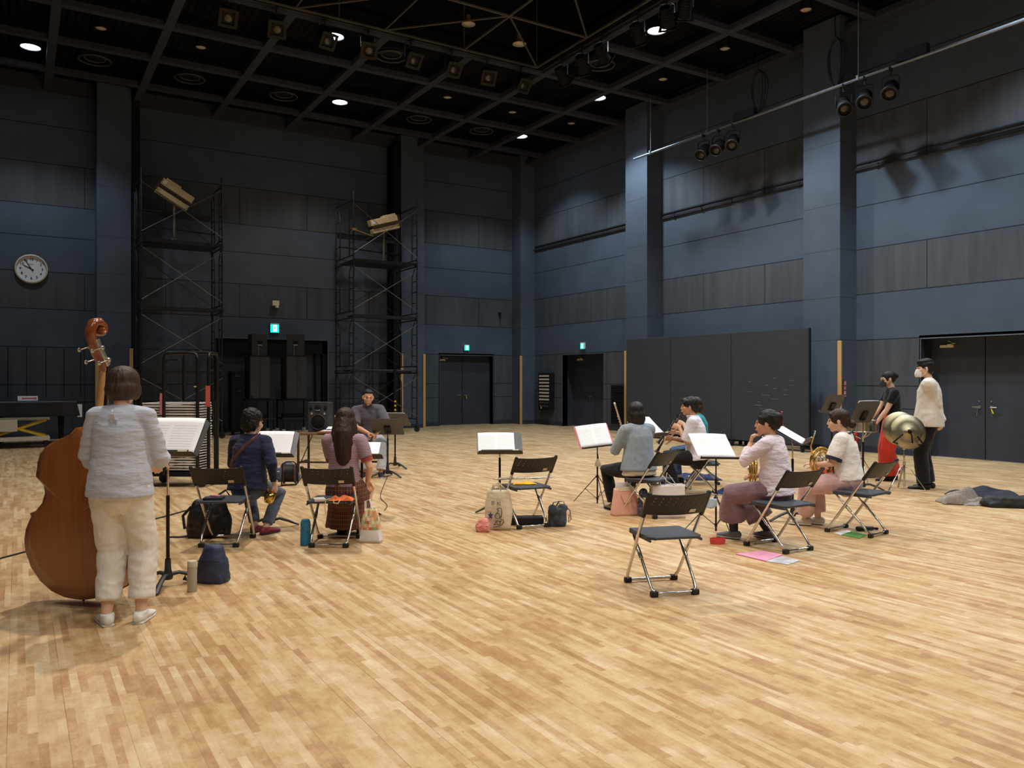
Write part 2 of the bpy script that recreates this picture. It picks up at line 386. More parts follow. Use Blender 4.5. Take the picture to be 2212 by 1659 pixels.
# doors --------------------------------------------------------------------
M_KEY = mat('yellow_key_tag', (230, 205, 60), .5)
def lever(parent, mtx, side=1, tagc=False):
    e = MB(); e.M = mtx; e.cyl((0, -.01, 0), .028, .02, Euler((pi/2, 0, 0))); e.tube([(0, -.02, 0), (0, -.055, 0), (-.11*side, -.06, 0)], .009, 8)
    e.cyl((0, -.008, .11), .016, .016, Euler((pi/2, 0, 0))); e.tube([(-.01*side, -.06, -.01), (-.03*side, -.055, -.16)], .003, 6)
    o = e.build('door_handle', M_STEEL, parent, smooth=True, auto=40)
    if tagc:
        e = MB(); e.M = mtx; e.box((.035, -.05, -.07), (.02, .01, .1), Euler((0, -.4, 0))); e.build('key_tag', M_KEY, parent)
    return o
def closer(parent, mtx):
    e = MB(); e.M = mtx; e.box((0, -.03, 0), (.26, .05, .05)); e.tube([(.02, -.05, .03), (.2, -.10, .05), (.03, -.03, .10)], .009, 6); e.build('door_closer', M_CREAM, parent, bevel=.004)
def door(n, axis, a, b, zt, depth, split, closers, handle):
    """axis 'x' door lies in back wall, 'y' in right wall"""
    root = tag(bpy.data.objects.new('door_%d' % n, None), kind='structure'); COL.objects.link(root)
    def bx(e, u0, u1, d0, d1, z0, z1):
        if axis == 'x': e.bb(u0, u1, YB+d0, YB+d1, z0, z1)
        else: e.bb(XR+d0, XR+d1, u0, u1, z0, z1)
    e = MB(); bx(e, a-.04, a, .0, depth+.1, 0, zt+.04); bx(e, b, b+.04, 0, depth+.1, 0, zt+.04); bx(e, a-.04, b+.04, 0, depth+.1, zt, zt+.06)
    e.build('door_frame', M_SKIRT, root)
    e = MB(); bx(e, a-.02, b+.02, -.012, .01, zt-.012, zt+.012); bx(e, a-.016, a, -.01, .01, 0, zt); bx(e, b, b+.016, -.01, .01, 0, zt); e.build('frame_edge', M_FRAME, root)
    s = [a]+split+[b]
    for i in range(len(s)-1):
        e = MB(); bx(e, s[i]+.008, s[i+1]-.008, depth, depth+.05, .012, zt-.004)
        for zz in (.14, .75, 1.35):
            pass
        e.build('door_leaf', M_DOOR, root, bevel=.005)
    e = MB(); bx(e, a, b, depth-.02, depth+.08, .0, .012); e.build('sill', M_STEEL, root)
    e = MB(); bx(e, a-.3, b+.3, depth+.1, depth+.15, 0, zt+.3); e.build('backing', M_BLACK, root)
    for u, side, tg in handle:
        mtx = Matrix.Translation((u, YB+depth, 1.0)) if axis == 'x' else Matrix.Translation((XR+depth, u, 1.0)) @ Matrix.Rotation(-pi/2, 4, 'Z')
        lever(root, mtx, side, tg)
    for u in closers:
        mtx = Matrix.Translation((u, YB+depth, zt-.16)) if axis == 'x' else Matrix.Translation((XR+depth, u, zt-.16)) @ Matrix.Rotation(-pi/2, 4, 'Z')
        closer(root, mtx)
    return root
door(1, 'x', 11.79, 13.81, 2.33, .22, [12.74], [11.95], [(12.66, 1, False), (12.84, -1, True)])
d2 = door(2, 'y', 19.23, 21.39, 2.33, .45, [20.26], [21.0], [(20.42, 1, False)])
d3 = door(3, 'y', 7.05, 9.19, 2.33, .34, [8.14], [8.85], [(8.24, 1, False), (8.02, -1, True)])
M_GRILLE = mat('dark_wood_recess', (50, 50, 56), .7)
# wide recess behind the loudspeakers
r = tag(bpy.data.objects.new('door_4', None), kind='structure'); COL.objects.link(r)
e = MB(); e.bb(4.75, 8.0, YB+.2, YB+.24, 0, 2.7); e.build('door_leaf', M_DOOR, r)
e = MB(); e.bb(4.6, 8.15, YB+.24, YB+.3, 0, 2.9); e.build('backing', M_BLACK, r)
e = MB(); e.bb(4.7, 8.04, YB-.012, YB+.2, 2.695, 2.72); e.bb(8.0, 8.03, YB-.01, YB+.2, 0, 2.7); e.bb(4.72, 4.75, YB-.01, YB+.2, 0, 2.7); e.build('frame_edge', M_FRAME, r)
e = MB(); e.bb(4.75, 8.0, YB+.05, YB+.2, 2.3, 2.695); e.build('header_curtain', M_BLACK, r)
e = MB(); e.bb(7.64, 7.70, YB+.1, YB+.2, 0, 2.7); e.bb(7.86, 8.0, YB+.05, YB+.2, 0, 2.7); e.build('jamb_post', M_BLACK, r)
# tall closet seams on the far left piece of wall
m = MB()
for x in (-1.9, -1.3, -.75, -.2, .2, .62, 1.02, 1.4): m.bb(x-.008, x+.008, YB-.006, YB+.001, 1.1, 2.33)
st('trim_15', m, M_BLACK)
# corner guards ------------------------------------------------------------
k = 0
GU = [(2.53, 23.02, 'above the head of the bass player'), (1.735, 23.02, 'rising beside the neck of the double bass'),
      (10.18, 23.02, 'behind the conductor on the left edge of the back pillar'), (10.95, 23.02, 'just left of the grey double door'),
      (14.57, 23.02, 'on the corner pillar right of the grey double door'), (14.6, 17.53, 'at the left end of the long movable screen'), (14.6, 10.62, 'beside the red vertical fire extinguisher sign')]
for x, y, t_ in GU:
    e = MB(); e.bb(x-.045, x+.045, y-.03, y+.012, .0, 2.33) if abs(y-23.02) < .01 else e.bb(x-.03, x+.012, y-.045, y+.045, 0, 2.33)
    tag(e.build('corner_guard', M_WOODSTRIP, bevel=.01), 'pale wooden corner guard strip '+t_, 'corner guard', 'wooden corner guards on the pillars')
# ---------------------------------------------------------------- ceiling fixtures
def lamp_mat(n, c, s):
    t = NT(n); t.b.inputs['Base Color'].default_value = (1, 1, 1, 1); t.b.inputs['Emission Color'].default_value = (*c, 1); t.b.inputs['Emission Strength'].default_value = s; return t.m
M_LW = lamp_mat('warm_lamp_glass', WARM, 16.0); M_LC = lamp_mat('cool_lamp_glass', (.72, .88, 1), 16.0)
M_OFF = mat('unlit_lamp_glass', (190, 180, 160), .4, var=.05)
def on_ceiling(px, py, z):
    D = (z-HC)*F/(HZ-py); return R2(PX(px, D), D)
DL = [((-.2, 1.2), 'the farthest left, high over the wall clock'), ((0, 0), 'second lit lamp along the back row, above the right scaffold tower'), ((0, 0), 'nearest the far right corner of the hall'),
      ((0, 0), 'over the right half of the far wall, third from the top on the right'), ((0, 0), 'the large warm one near the top of the photo, right of the rigging well')]
def downlight(x, y, tone, f, label, z=ZC+.1):
    root = thing('downlight', label, 'ceiling lamp', 'lit downlights in the ceiling grid', (x, y, z))
    e = MB(); e.lathe([(.10, .22), (.15, .2), (.20, 0), (.215, -.005), (.215, .01)], cap=False, seg=24); e.cyl((0, 0, .24), .1, .06); e.build('lamp_housing', M_DARK, root, smooth=True, auto=40)
    e = MB(); e.ell((0, 0, .03), (.19, .19, .05), seg=20, rings=8); e.build('lamp_glass', M_LW if tone == 'warm' else M_LC, root, smooth=True)
    L = bpy.data.lights.new('downlight_beam', 'SPOT'); L.energy = LAMP_POWER*f; L.color = WARM if tone == 'warm' else COOL
    L.spot_size = radians(116); L.spot_blend = .5; L.shadow_soft_size = .12
    lo = bpy.data.objects.new('downlight_beam', L); COL.objects.link(lo); lo.parent = root; lo.location = (0, 0, -.06)
    return root
SEENL = {0: 'lit cool downlight farthest left, high above the wall clock', 1: 'lit warm downlight above the gap between the two scaffold towers', 2: 'lit cool downlight nearest the far right corner of the ceiling',
         3: 'lit cool downlight over the right wall, between the corner one and the big warm one', 4: 'large warm lit downlight right of the rigging well, under a hanging spotlight',
         5: 'lit downlight cut by the top edge of the photo', 8: 'lit cool downlight among the row of spotlights hanging on the well edge'}
for i, (x, y, tn, f) in enumerate(LIT):
    downlight(x, y, tn, f, SEENL.get(i, 'unseen lit downlight, placed overhead to light the nearer half of the hall'), ZC+.1 if not (x < WX and y < WY) else 9.2)
OFFL = [(218, 62), (434, 103), (967, 211), (1107, 243), (1566, 106), (1432, 172), (1234, 267), (1741, 22)]
OL = ['leftmost of them, beside the bright lamp', 'second unlit one from the left, above the left scaffold tower', 'just below the hanging spotlights in mid ceiling', 'left of the two cool lamps near the far corner',
      'between the warm bright lamp and the hanging cable loops', 'between the big warm lamp and the long lighting pipe', 'right above the cool lamp nearest the far corner', 'highest of the unlit ones at upper right']
proto = None
for (px, py), lb in zip(OFFL, OL):
    x, y = on_ceiling(px, py, ZC+.05)
    if proto is None:
        proto = thing('unlit_downlight', 'small round unlit ceiling lamp, '+lb, 'ceiling lamp', 'unlit round lamps of the ceiling', (x, y, ZC+.05))
        e = MB(); e.lathe([(.08, .28), (.11, .2), (.13, 0), (.12, -.01)], cap=False, seg=20); e.cyl((0, 0, .26), .05, .1); e.build('lamp_housing', M_DARK, proto, smooth=True, auto=40)
        e = MB(); e.ell((0, 0, .02), (.115, .115, .03), seg=18, rings=6); e.build('lamp_glass', M_OFF, proto, smooth=True)
    else:
        o = copy_tree(proto, None, 'small round unlit ceiling lamp, '+lb); o.location = (x, y, ZC+.05)
M_RING = mat('air_diffuser_paint', (66, 62, 58), .6)
AIRS = [(205, 130), (410, 170), (613, 208), (845, 122), (905, 258), (1040, 283), (1296, 141)]
AL = ['leftmost, right of the brightest left lamp', 'second from the left', 'above the left scaffold tower, third from the left', 'behind the hanging spotlights', 'over the right scaffold tower', 'farthest back near the back wall', 'right of the corner of the rigging well']
proto = None
for (px, py), lb in zip(AIRS, AL):
    x, y = on_ceiling(px, py, ZC+.05)
    if proto is None:
        proto = thing('air_diffuser', 'round dark ceiling air diffuser, '+lb, 'air diffuser', 'round air diffusers of the ceiling', (x, y, ZC+.05))
        e = MB(); e.tube([(.34*cos(a), .34*sin(a), 0) for a in [2*pi*k/28 for k in range(28)]], (.02, .02), 6, closed=True)
        e.tube([(.22*cos(a), .22*sin(a), .04) for a in [2*pi*k/28 for k in range(28)]], (.02, .02), 6, closed=True); e.build('outer_ring', M_RING, proto, smooth=True)
        e = MB(); e.lathe([(.001, .03), (.1, .03), (.3, .1), (.3, .22), (.001, .22)], seg=24, cap=False); e.build('air_cone', M_BLACK, proto, smooth=True, auto=40)
    else:
        o = copy_tree(proto, None, 'round dark ceiling air diffuser, '+lb); o.location = (x, y, ZC+.05)
# rigging lattice of the well -------------------------------------------------
M_TRUSS = mat('grey_truss_steel', (78, 73, 67), .6, .1)
e = MB(); z = ZC+.05
def bar(a, b, r=.028): e.tube([a, b], r, 6)
for y in (15.8, 13.85): bar((XL+.4, y, z), (10.45, y, z))
for x in (10.45, 8.5): bar((x, -1.4, z), (x, 15.8, z))
for y in (11.9, 9.9): bar((XL+.4, y, z+.25), (8.5, y, z+.25))
for x in (6.6, 4.7, 2.7): bar((x, 0, z+.25), (x, 13.85, z+.25))
for k, x in enumerate((-1.1, .8, 2.8, 4.7, 6.6, 8.5)):
    bar((x, 15.8, z), (x, 13.85, z), .022)
    if x < 8: bar((x, 15.8, z), (x+1.9, 13.85, z), .022)
for k in range(7):
    y = 13.85-2*k; bar((10.45, y, z), (8.5, y, z), .022)
    bar((10.45, y, z), (8.5, y-2, z), .022)
bar((10.45, 15.8, z), (8.5, 13.85, z), .022)
for x in (0, 2.8, 5.6, 8.5, 10.45): bar((x, 15.8, z), (x, 15.8, 11), .02)
for y in (0, 4, 8, 12): bar((10.45, y, z), (10.45, y, 11), .02)
for y in (13.0, 10.5, 8): bar((XL+.4, y, 10.6), (10.5, y, 10.6), .03)
tag(e.build('rigging_lattice', M_TRUSS), 'grey steel lattice of chords and diagonals in the open rigging well', 'truss')
for (px, py, zz, lb) in ((1122, 95, 8.9, 'small round lamp hanging on a cord inside the well corner'), (1012, 52, 9.3, 'small pendant socket on a thin cord, left of the well corner lamp')):
    x, y = on_ceiling(px, py, zz)
    r = thing('pendant_lamp', lb, 'pendant lamp', None, (x, y, zz))
    e = MB(); e.tube([(0, 0, .1), (0, 0, 11-zz)], .006, 6); e.build('cord', M_BLACK, r)
    e = MB(); e.cyl((0, 0, .12), .05, .14); e.build('socket', mat('copper_socket', (150, 110, 75), .4), r)
    e = MB(); e.lathe([(.02, .06), (.15, .0), (.15, -.01), (.001, -.02)], cap=False); e.build('lamp_shade', M_OFF, r, smooth=True)
# hanging spotlights ---------------------------------------------------------
M_LENS = mat('spot_lens', (52, 44, 34), .2, .2, coat=.3); M_GREYPLATE = mat('grey_barn_plate', (46, 43, 40), .7, .0, spec=.2)
M_YOKE = mat('bright_yoke_steel', (170, 180, 195), .35, .8)
def spotlight(frame=True, yoke=M_DARK):
    """hangs from z=0 at its clamp, aims along local +Y tilted down"""
    r = thing('spotlight', '', 'spotlight')
    e = MB(); e.tube([(0, 0, .04), (0, 0, -.1)], .016, 8); e.box((0, 0, .03), (.06, .07, .07)); e.build('clamp', M_DARK, r)
    e = MB(); e.tube([(-.15, 0, -.36), (-.15, 0, -.14), (-.10, 0, -.1), (.10, 0, -.1), (.15, 0, -.14), (.15, 0, -.36)], (.02, .006), 6, xd=(0, 1, 0)); e.build('yoke', yoke, r)
    tilt = Matrix.Translation((0, 0, -.36)) @ Matrix.Rotation(radians(-40), 4, 'X')
    e = MB(); e.M = tilt; e.lathe([(.03, -.22), (.10, -.2), (.125, -.1), (.125, .1), (.135, .12), (.135, .17)], rot=Euler((-pi/2, 0, 0)), seg=20); 
    for k in range(4): e.tube([(.131*cos(a), -.14+.05*k, .131*sin(a)) for a in [2*pi*q/16 for q in range(16)]], (.006, .006), 5, closed=True)
    e.build('lamp_body', M_BLACK, r, smooth=True, auto=35)
    e = MB(); e.M = tilt; e.lathe([(.001, .0), (.06, -.004), (.11, -.03), (.11, -.04), (.001, -.04)], (0, .185, 0), Euler((-pi/2, 0, 0)), cap=False); e.build('lens', M_LENS, r, smooth=True)
    e = MB(); e.M = tilt
    if frame:
        for sx in (-1, 1): e.box((sx*.145, .19, 0), (.06, .012, .34))
        for sz in (-1, 1): e.box((0, .19, sz*.145), (.23, .012, .06))
    else:
        e.tube([(.14*cos(a), .19, .14*sin(a)) for a in [2*pi*q/20 for q in range(20)]], (.02, .02), 6, closed=True)
    e.build('front_frame', M_GREYPLATE if frame else M_DARK, r, smooth=not frame)
    return r
def set_spot(o, px, py, plane, val, z, rz, label, group):
    o.rotation_euler = (0, 0, rz); tag(o, label, 'spotlight', group)
SROW = [(490, 45), (597, 70), (702, 100), (795, 115), (888, 137), (975, 158), (1052, 172), (1125, 190)]
SL = ['leftmost of the row', 'second from the left in the row', 'half hidden by the glare of a lit lamp', 'with a bright side plate, fourth in the row', 'fifth from the left in the row', 'sixth from the left in the row', 'seventh, with a yellowish lens', 'last of the row beside the well corner']
pa = spotlight(True)
def along_y(px, yy):
    t = (px-CX)/F; return yy*(t*cos(TH)+sin(TH))/(cos(TH)-t*sin(TH))
def along_x(px, xx):
    t = (px-CX)/F; return xx*(cos(TH)-t*sin(TH))/(t*cos(TH)+sin(TH))
for i, ((px, py), lb) in enumerate(zip(SROW, SL)):
    o = pa if i == 0 else copy_tree(pa)
    x = along_y(px, 15.85); D = 15.85*cos(TH)+x*sin(TH); zz = HC+(HZ-py)*D/F
    o.location = (x, 15.85, 8.83); o.rotation_euler = (0, 0, radians(180+random.uniform(-14, 24)))
    tag(o, 'black hanging spotlight with square front frame, '+lb, 'spotlight', 'spotlights on the far edge of the rigging well')
SIDE = [(1215, 15.1), (1257, 14.3), (1300, 13.4), (1378, 11.9), (1440, 10.9), (1480, 10.1)]
SL2 = ['first right of the well corner', 'second right of the well corner', 'beside a large round air diffuser', 'bright yoke, left of the big warm lamp', 'directly above the big warm lamp', 'topmost at the edge of the photo']
for (px, _), lb in zip(SIDE, SL2):
    o = copy_tree(pa, None, ''); y = along_x(px, 10.6); o.location = (10.6, y, 8.83); o.rotation_euler = (0, 0, radians(-50+random.uniform(-25, 25)))
    for c in o.children:
        if c.name.startswith('yoke'): c.data = c.data.copy(); c.data.materials[0] = M_YOKE
    tag(o, 'black hanging spotlight seen from its side, '+lb, 'spotlight', 'spotlights on the right edge of the rigging well')
e = MB(); e.tube([(XL+.3, 15.85, 8.86), (10.6, 15.85, 8.86)], .024, 8); e.tube([(10.6, 15.85, 8.86), (10.6, -1.3, 8.86)], .024, 8)
tag(e.build('lighting_pipe', M_DARK), 'dark pipe along the well edge carrying the hanging spotlights', 'lighting pipe')
# right hand baton ---------------------------------------------------------
bx_, bz = 13.9, 7.36
r = thing('lighting_baton', 'long grey lighting pipe hung parallel to the right wall', 'lighting pipe', None, (bx_, 4.5, bz))
e = MB(); e.tube([(0, -6, 0), (0, 11.85, 0)], .03, 10)
M_BATON = mat('galvanised_pipe', (150, 158, 168), .4, .7)
e.build('pipe', M_BATON, r, smooth=True)
for yy in (11.2, 9.2, 5.2, 1.6, -2):
    e = MB(); e.tube([(0, yy, .03), (0, yy, ZC-bz)], .011, 6); e.box((0, yy, .02), (.09, .05, .09)); e.build('hanger_rod', M_BATON, r)
for y_ in (7.75, 3.8):
    e = MB(); e.bb(-.06, .06, y_, y_+.6, .03, .2); e.build('junction_box', mat('navy_box', (28, 34, 52), .6), r)
pb = spotlight(False, M_DARK)
BL = [(1520, 'left one of the farther trio'), (1552, 'middle one of the farther trio'), (1583, 'right one of the farther trio'), (1822, 'left one of the nearer trio'), (1868, 'middle one of the nearer trio'), (1924, 'right one of the nearer trio')]
for i, (px, lb) in enumerate(BL):
    o = pb if i == 0 else copy_tree(pb)
    y = along_x(px, bx_); o.location = (bx_, y, bz-.06); o.rotation_euler = (0, 0, radians(118+random.uniform(-20, 22)))
    tag(o, 'black round spotlight on the long wall pipe, '+lb, 'spotlight', 'spotlights on the long pipe by the right wall')
M_CABLE = mat('black_cable', (20, 20, 22), .5, var=.05)
for i, (px, y0, y1, lb) in enumerate(((1637, 150, 245, 'left, smaller coil'), (1805, 80, 190, 'right, larger coil'))):
    y = along_x(px, 14.0); D = y*cos(TH)+14.0*sin(TH); za, zb = HC+(HZ-y0)*D/F, HC+(HZ-y1)*D/F
    e = MB()
    for k in range(3):
        wd = .13+.05*k; zc = (za+zb)/2; hh = (za-zb)/2-.02*k
        e.tube([(14.0+.03*k, y+wd*cos(a)*(1+.2*sin(a)), zc+hh*sin(a)) for a in [2*pi*q/24 for q in range(24)]], (.012, .012), 6, closed=True)
    e.tube([(14.0, y, za), (14.0, y+.02, za+.25), (14.0, y, ZC+.1)], .014, 6)
    tag(e.build('cable_coil', M_CABLE, smooth=True), 'coiled black cable hanging from the ceiling above the long pipe, '+lb, 'cable', 'coils of cable hanging from the ceiling')
# ---------------------------------------------------------------- scaffold towers
M_SCAF = mat('black_scaffold_tube', (44, 44, 47), .45, .4, var=.5, nscale=24)
M_BRACE = mat('worn_steel_brace', (104, 100, 96), .5, .7, var=.3)
M_TIRE = mat('black_rubber', (22, 22, 24), .7)
def caster(parent, x, y, r=.07, name='caster', m=None, z=0):
    e = MB(); e.lathe([(.3*r, -.02), (r, -.02), (r, .02), (.3*r, .02)], (x, y, r+z), Euler((pi/2, 0, 0)), 18); e.box((x, y, z+r*2.05), (.09, .07, .03)); e.box((x, y-.03, z+r*1.4), (.03, .008, r*1.4)); e.box((x, y+.03, z+r*1.4), (.03, .008, r*1.4))
    return e.build(name, m or M_TIRE, parent)
def tower(x0, x1, y0, y1, ztop, label, decks):
    r = thing('scaffold_tower', label, 'scaffold tower', 'black scaffold towers by the back wall', (x0, y0, 0)); W, Dp = x1-x0, y1-y0
    for (x, y) in ((0, 0), (W, 0), (0, Dp), (W, Dp)):
        e = MB(); e.tube([(x, y, .18), (x, y, ztop-(0 if y == 0 else .35))], .022, 8)
        for zz in decks: e.cyl((x, y, zz-.04), .036, .09)
        e.build('post', M_SCAF, r, smooth=True, auto=40)
        caster(r, x, y, .08)
    lift = [.25]+decks+[ztop-.12]
    for x in (0, W):
        e = MB()
        for za, zb in zip(lift[:-1], lift[1:]):
            e.tube([(x, 0, zb-.07), (x, Dp, zb-.07)], .02, 6); e.tube([(x, 0, za+.12), (x, Dp, za+.12)], .018, 6)
            e.tube([(x, .34, za+.12), (x, .34, zb-.35), (x, .14, zb-.12)], .016, 6); e.tube([(x, Dp-.34, za+.12), (x, Dp-.34, zb-.35), (x, Dp-.14, zb-.12)], .016, 6)
            n = 4
            for k in range(1, n): zz = za+.12+(zb-za-.3)*k/n; e.tube([(x, Dp, zz), (x, Dp-.34, zz)], .012, 6); e.tube([(x, 0, zz), (x, .34, zz)], .012, 6)
        e.build('end_frame', M_SCAF, r, smooth=True)
    for y in (0, Dp):
        for k, (za, zb) in enumerate(zip(lift[:-1], lift[1:])):
            e = MB(); a, b = za+.18, zb-.2
            if k == 0: a = .45
            e.tube([(0, y-.025, b), (W, y-.025, a)], .008, 6); e.tube([(0, y-.035, a), (W, y-.035, b)], .008, 6)
            e.build('cross_brace', M_BRACE if y == 0 else M_SCAF, r)
    for k, zz in enumerate(decks):
        e = MB(); y_a = .05 if k != 0 else .35
        for q in range(6 if k == len(decks)-1 else 3):
            e.bb(.04, W-.04, y_a+q*.2, y_a+q*.2+.17, zz-.03, zz+.015)
        e.bb(.02, W-.02, y_a-.02, y_a+.0, zz-.06, zz+.03)
        e.build('deck_plank', M_SCAF, r)
    zz = decks[-1]
    for q_ in ([(0, 0, decks[0]), (W, 0, decks[0])], [(0, Dp, decks[0]), (W, Dp, decks[0])], [(0, Dp, zz+.95), (W, Dp, zz+.95)], [(0, Dp*.8, zz+.5), (W, Dp*.8, zz+.42)]):
        e = MB(); e.tube(q_, .02, 6); e.build('guard_rail', M_SCAF, r)
    e = MB(); e.box((W/2, Dp+.02, zz+.86), (W-.1, .03, .12)); e.build('toe_board', M_SCAF, r)
    return r
tower(2.6, 4.5, 21.55, 22.8, 6.72, 'tall black scaffold tower nearer the clock, with three decks', [1.75, 3.32, 5.0])
tower(7.97, 9.9, 21.3, 22.75, 6.75, 'tall black scaffold tower behind the conductor, with three decks', [1.78, 3.32, 4.88])
M_LBOX = mat('cream_lamp_casing', (205, 188, 150), .6, var=.15, nscale=5)
M_BROWN = mat('brown_steel_strip', (74, 55, 45), .5, .3)
def boxlamp(x, y, z, deck, tilt, yaw, label):
    r = thing('follow_spot', label, 'stage lamp', None, (x, y, deck+.02))
    h = z-deck
    e = MB(); e.tube([(0, 0, 0), (0, 0, h-.12)], .03, 8); e.cyl((0, 0, .06), .06, .12); e.build('stand_pole', mat('olive_stand', (110, 104, 84), .6), r)
    m = Matrix.Translation((0, 0, h)) @ Matrix.Rotation(yaw, 4, 'Z') @ Matrix.Rotation(tilt, 4, 'Y')
    e = MB(); e.M = m; e.box((0, 0, .12), (.86, .26, .18)); e.box((0, 0, -.12), (.86, .24, .13)); e.box((-.16 if tilt > 0 else .2, 0, .23), (.4, .24, .06)); e.build('lamp_casing', M_LBOX, r, bevel=.012)
    e = MB(); e.M = m; e.box((0, 0, -.01), (.84, .3, .07)); e.box((.45 if tilt < 0 else -.45, 0, .02), (.05, .28, .34)); e.build('strip_band', M_BROWN, r)
    e = MB(); e.M = m; e.box((-.34, -.135, .13), (.1, .005, .1)); e.build('label_plate', M_WHITE, r)
boxlamp(3.42, 22.0, 6.22, 5.0, radians(30), 0, 'cream box shaped stage lamp tilted down to the right, on the left tower')
boxlamp(9.12, 21.9, 6.02, 4.88, radians(-17), 0, 'cream box shaped stage lamp tipped up to the right, on the right tower')
e = MB(); e.box((0, 0, 0), (.12, .08, .06)); e.tube([(0, 0, 0), (.6, .1, -.12)], .015, 6)
o = e.build('clamp_lamp', mat('brass_clamp', (230, 190, 110), .3, .8)); o.location = (7.97, 21.26, 5.7); tag(o, 'small brass clamp arm on the front post of the right tower', 'clamp')
# ---------------------------------------------------------------- wall devices
M_RIM = mat('pale_beige_rim', (214, 204, 190), .45, var=.04)
r = thing('wall_clock', 'round white wall clock with beige rim reading five to ten', 'clock', None, (.30, YB-.01, 4.31))
rot = Euler((pi/2, 0, 0))
e = MB(); e.lathe([(.30, 0), (.36, .0), (.37, .03), (.36, .075), (.335, .085), (.318, .05), (.318, .02)], rot=rot, seg=48, cap=False); e.build('rim', M_RIM, r, smooth=True, auto=40)
e = MB(); e.cyl((0, -.02, 0), .322, .012, rot, 48); e.build('dial', mat('clock_face', (226, 230, 236), .5, var=.01), r)
M_INK = mat('black_ink', (26, 26, 32), .6, var=0)
for n in range(1, 13):
    a = pi/2-n*pi/6; text_mesh(str(n), .092, M_INK, 'numeral', r, (.238*cos(a), -.028, .238*sin(a)), (pi/2, 0, 0), .0015, offset=.002)
M_GREYINK = mat('grey_ink', (120, 120, 125), .6, var=0)
e = MB(); e.box((0, -.0285, .12), (.09, .002, .012)); e.build('maker_line', M_GREYINK, r)
for nm, ang, L, wd, yy in (('hour_hand', (9+55/60)*30, .19, .024, -.036), ('minute_hand', 55*6, .29, .017, -.042)):
    a = radians(90-ang); e = MB(); c, s_ = cos(a), sin(a)
    e.add([(-s_*wd*.5-c*.06, yy, c*wd*.5-s_*.06), (s_*wd*.5-c*.06, yy, -c*wd*.5-s_*.06), (s_*wd*.35+c*L, yy, -c*wd*.35+s_*L), (-s_*wd*.35+c*L, yy, c*wd*.35+s_*L)], [(0, 1, 2, 3)])
    e.build(nm, M_INK, r, solid=.004)
def greenmat():
    t = NT('exit_green_glow'); t.b.inputs['Base Color'].default_value = (0, .5, .35, 1); t.b.inputs['Emission Color'].default_value = (.0, .85, .62, 1); t.b.inputs['Emission Strength'].default_value = 1.1; return t.m
M_EG = greenmat(); t = NT('exit_white_glow'); t.b.inputs['Emission Color'].default_value = (.8, 1, .95, 1); t.b.inputs['Emission Strength'].default_value = 1.6; M_EW = t.m
def exit_sign(loc, rz, size, label, arrow=False):
    r = thing('exit_sign', label, 'exit sign', 'green emergency exit signs', loc, rz); s = size
    e = MB(); e.box((0, .03, 0), (s*1.05, .06, s*1.05)); e.box((0, .02, s*.55), (s*1.08, .09, s*.07)); e.build('sign_casing', M_WHITE, r, bevel=.004)
    e = MB(); e.box((0, -.003, -.01), (s, .008, s*.96)); e.build('sign_panel', M_EG, r)
    e = MB(); d = -.009
    # white doorway with the running figure cut out of green
    e.box((.02*s, d, 0), (.46*s, .003, .78*s)); e.build('doorway_mark', M_EW, r)
    e = MB(); d = -.013
    def q(pts, w_): e.tube([(p[0]*s, d, p[1]*s) for p in pts], (w_*s, .002), 6, xd=(0, 1, 0)) if False else e.tube([(p[0]*s, d, p[1]*s) for p in pts], w_*s*.5, 6)
    e.cyl((.02*s, d, .26*s), .06*s, .004, rot, 12); q([(.0, .15), (-.04, -.05)], .12); q([(0, .14), (.13, .06), (.18, .13)], .05); q([(-.02, .14), (-.14, .06), (-.2, .0)], .05)
    q([(-.04, -.05), (.08, -.14), (.08, -.3)], .06); q([(-.04, -.06), (-.13, -.18), (-.25, -.26)], .06); e.build('running_figure', M_EG, r)
    return r
x = along_y(594, 23.5); exit_sign((x, YB-.07, HC+(HZ-709)/F*(23.5*cos(TH)+x*sin(TH))), 0, .24, 'bright green exit sign above the black loudspeaker stacks')
x = along_y(1009.5, 23.5); exit_sign((x, YB-.07, HC+(HZ-751)/F*(23.5*cos(TH)+x*sin(TH))), 0, .17, 'green exit sign above the grey double door at the back')
y = along_x(1256, 15.05); exit_sign((XR-.07, y, HC+(HZ-747)/F*(y*cos(TH)+15.05*sin(TH))), -pi/2, .18, 'green exit sign above the narrow recessed door of the right wall')
# sensor on the back wall
x = along_y(595, 23.5); D = 23.5*cos(TH)+x*sin(TH); r = thing('wall_sensor', 'small cream sensor box on the back wall above the exit sign', 'sensor', None, (x, YB-.08, HC+(HZ-655)/F*D))
e = MB(); e.box((0, 0, 0), (.2, .16, .15)); e.build('sensor_case', M_CREAM, r, bevel=.012)
e = MB(); e.cyl((.04, -.03, -.1), .05, .06); e.build('sensor_eye', M_WHITE, r, smooth=True, auto=40)
x = along_y(1082, 23.5); D = 23.5*cos(TH)+x*sin(TH); r = thing('wall_bracket', 'small black bracket fitting on the back wall right of the double door', 'bracket', None, (x, YB-.05, HC+(HZ-680)/F*D))
e = MB(); e.box((0, .02, .03), (.09, .06, .1)); e.tube([(0, 0, .0), (0, -.05, -.12)], .02, 6); e.build('bracket_body', M_BLACK, r)
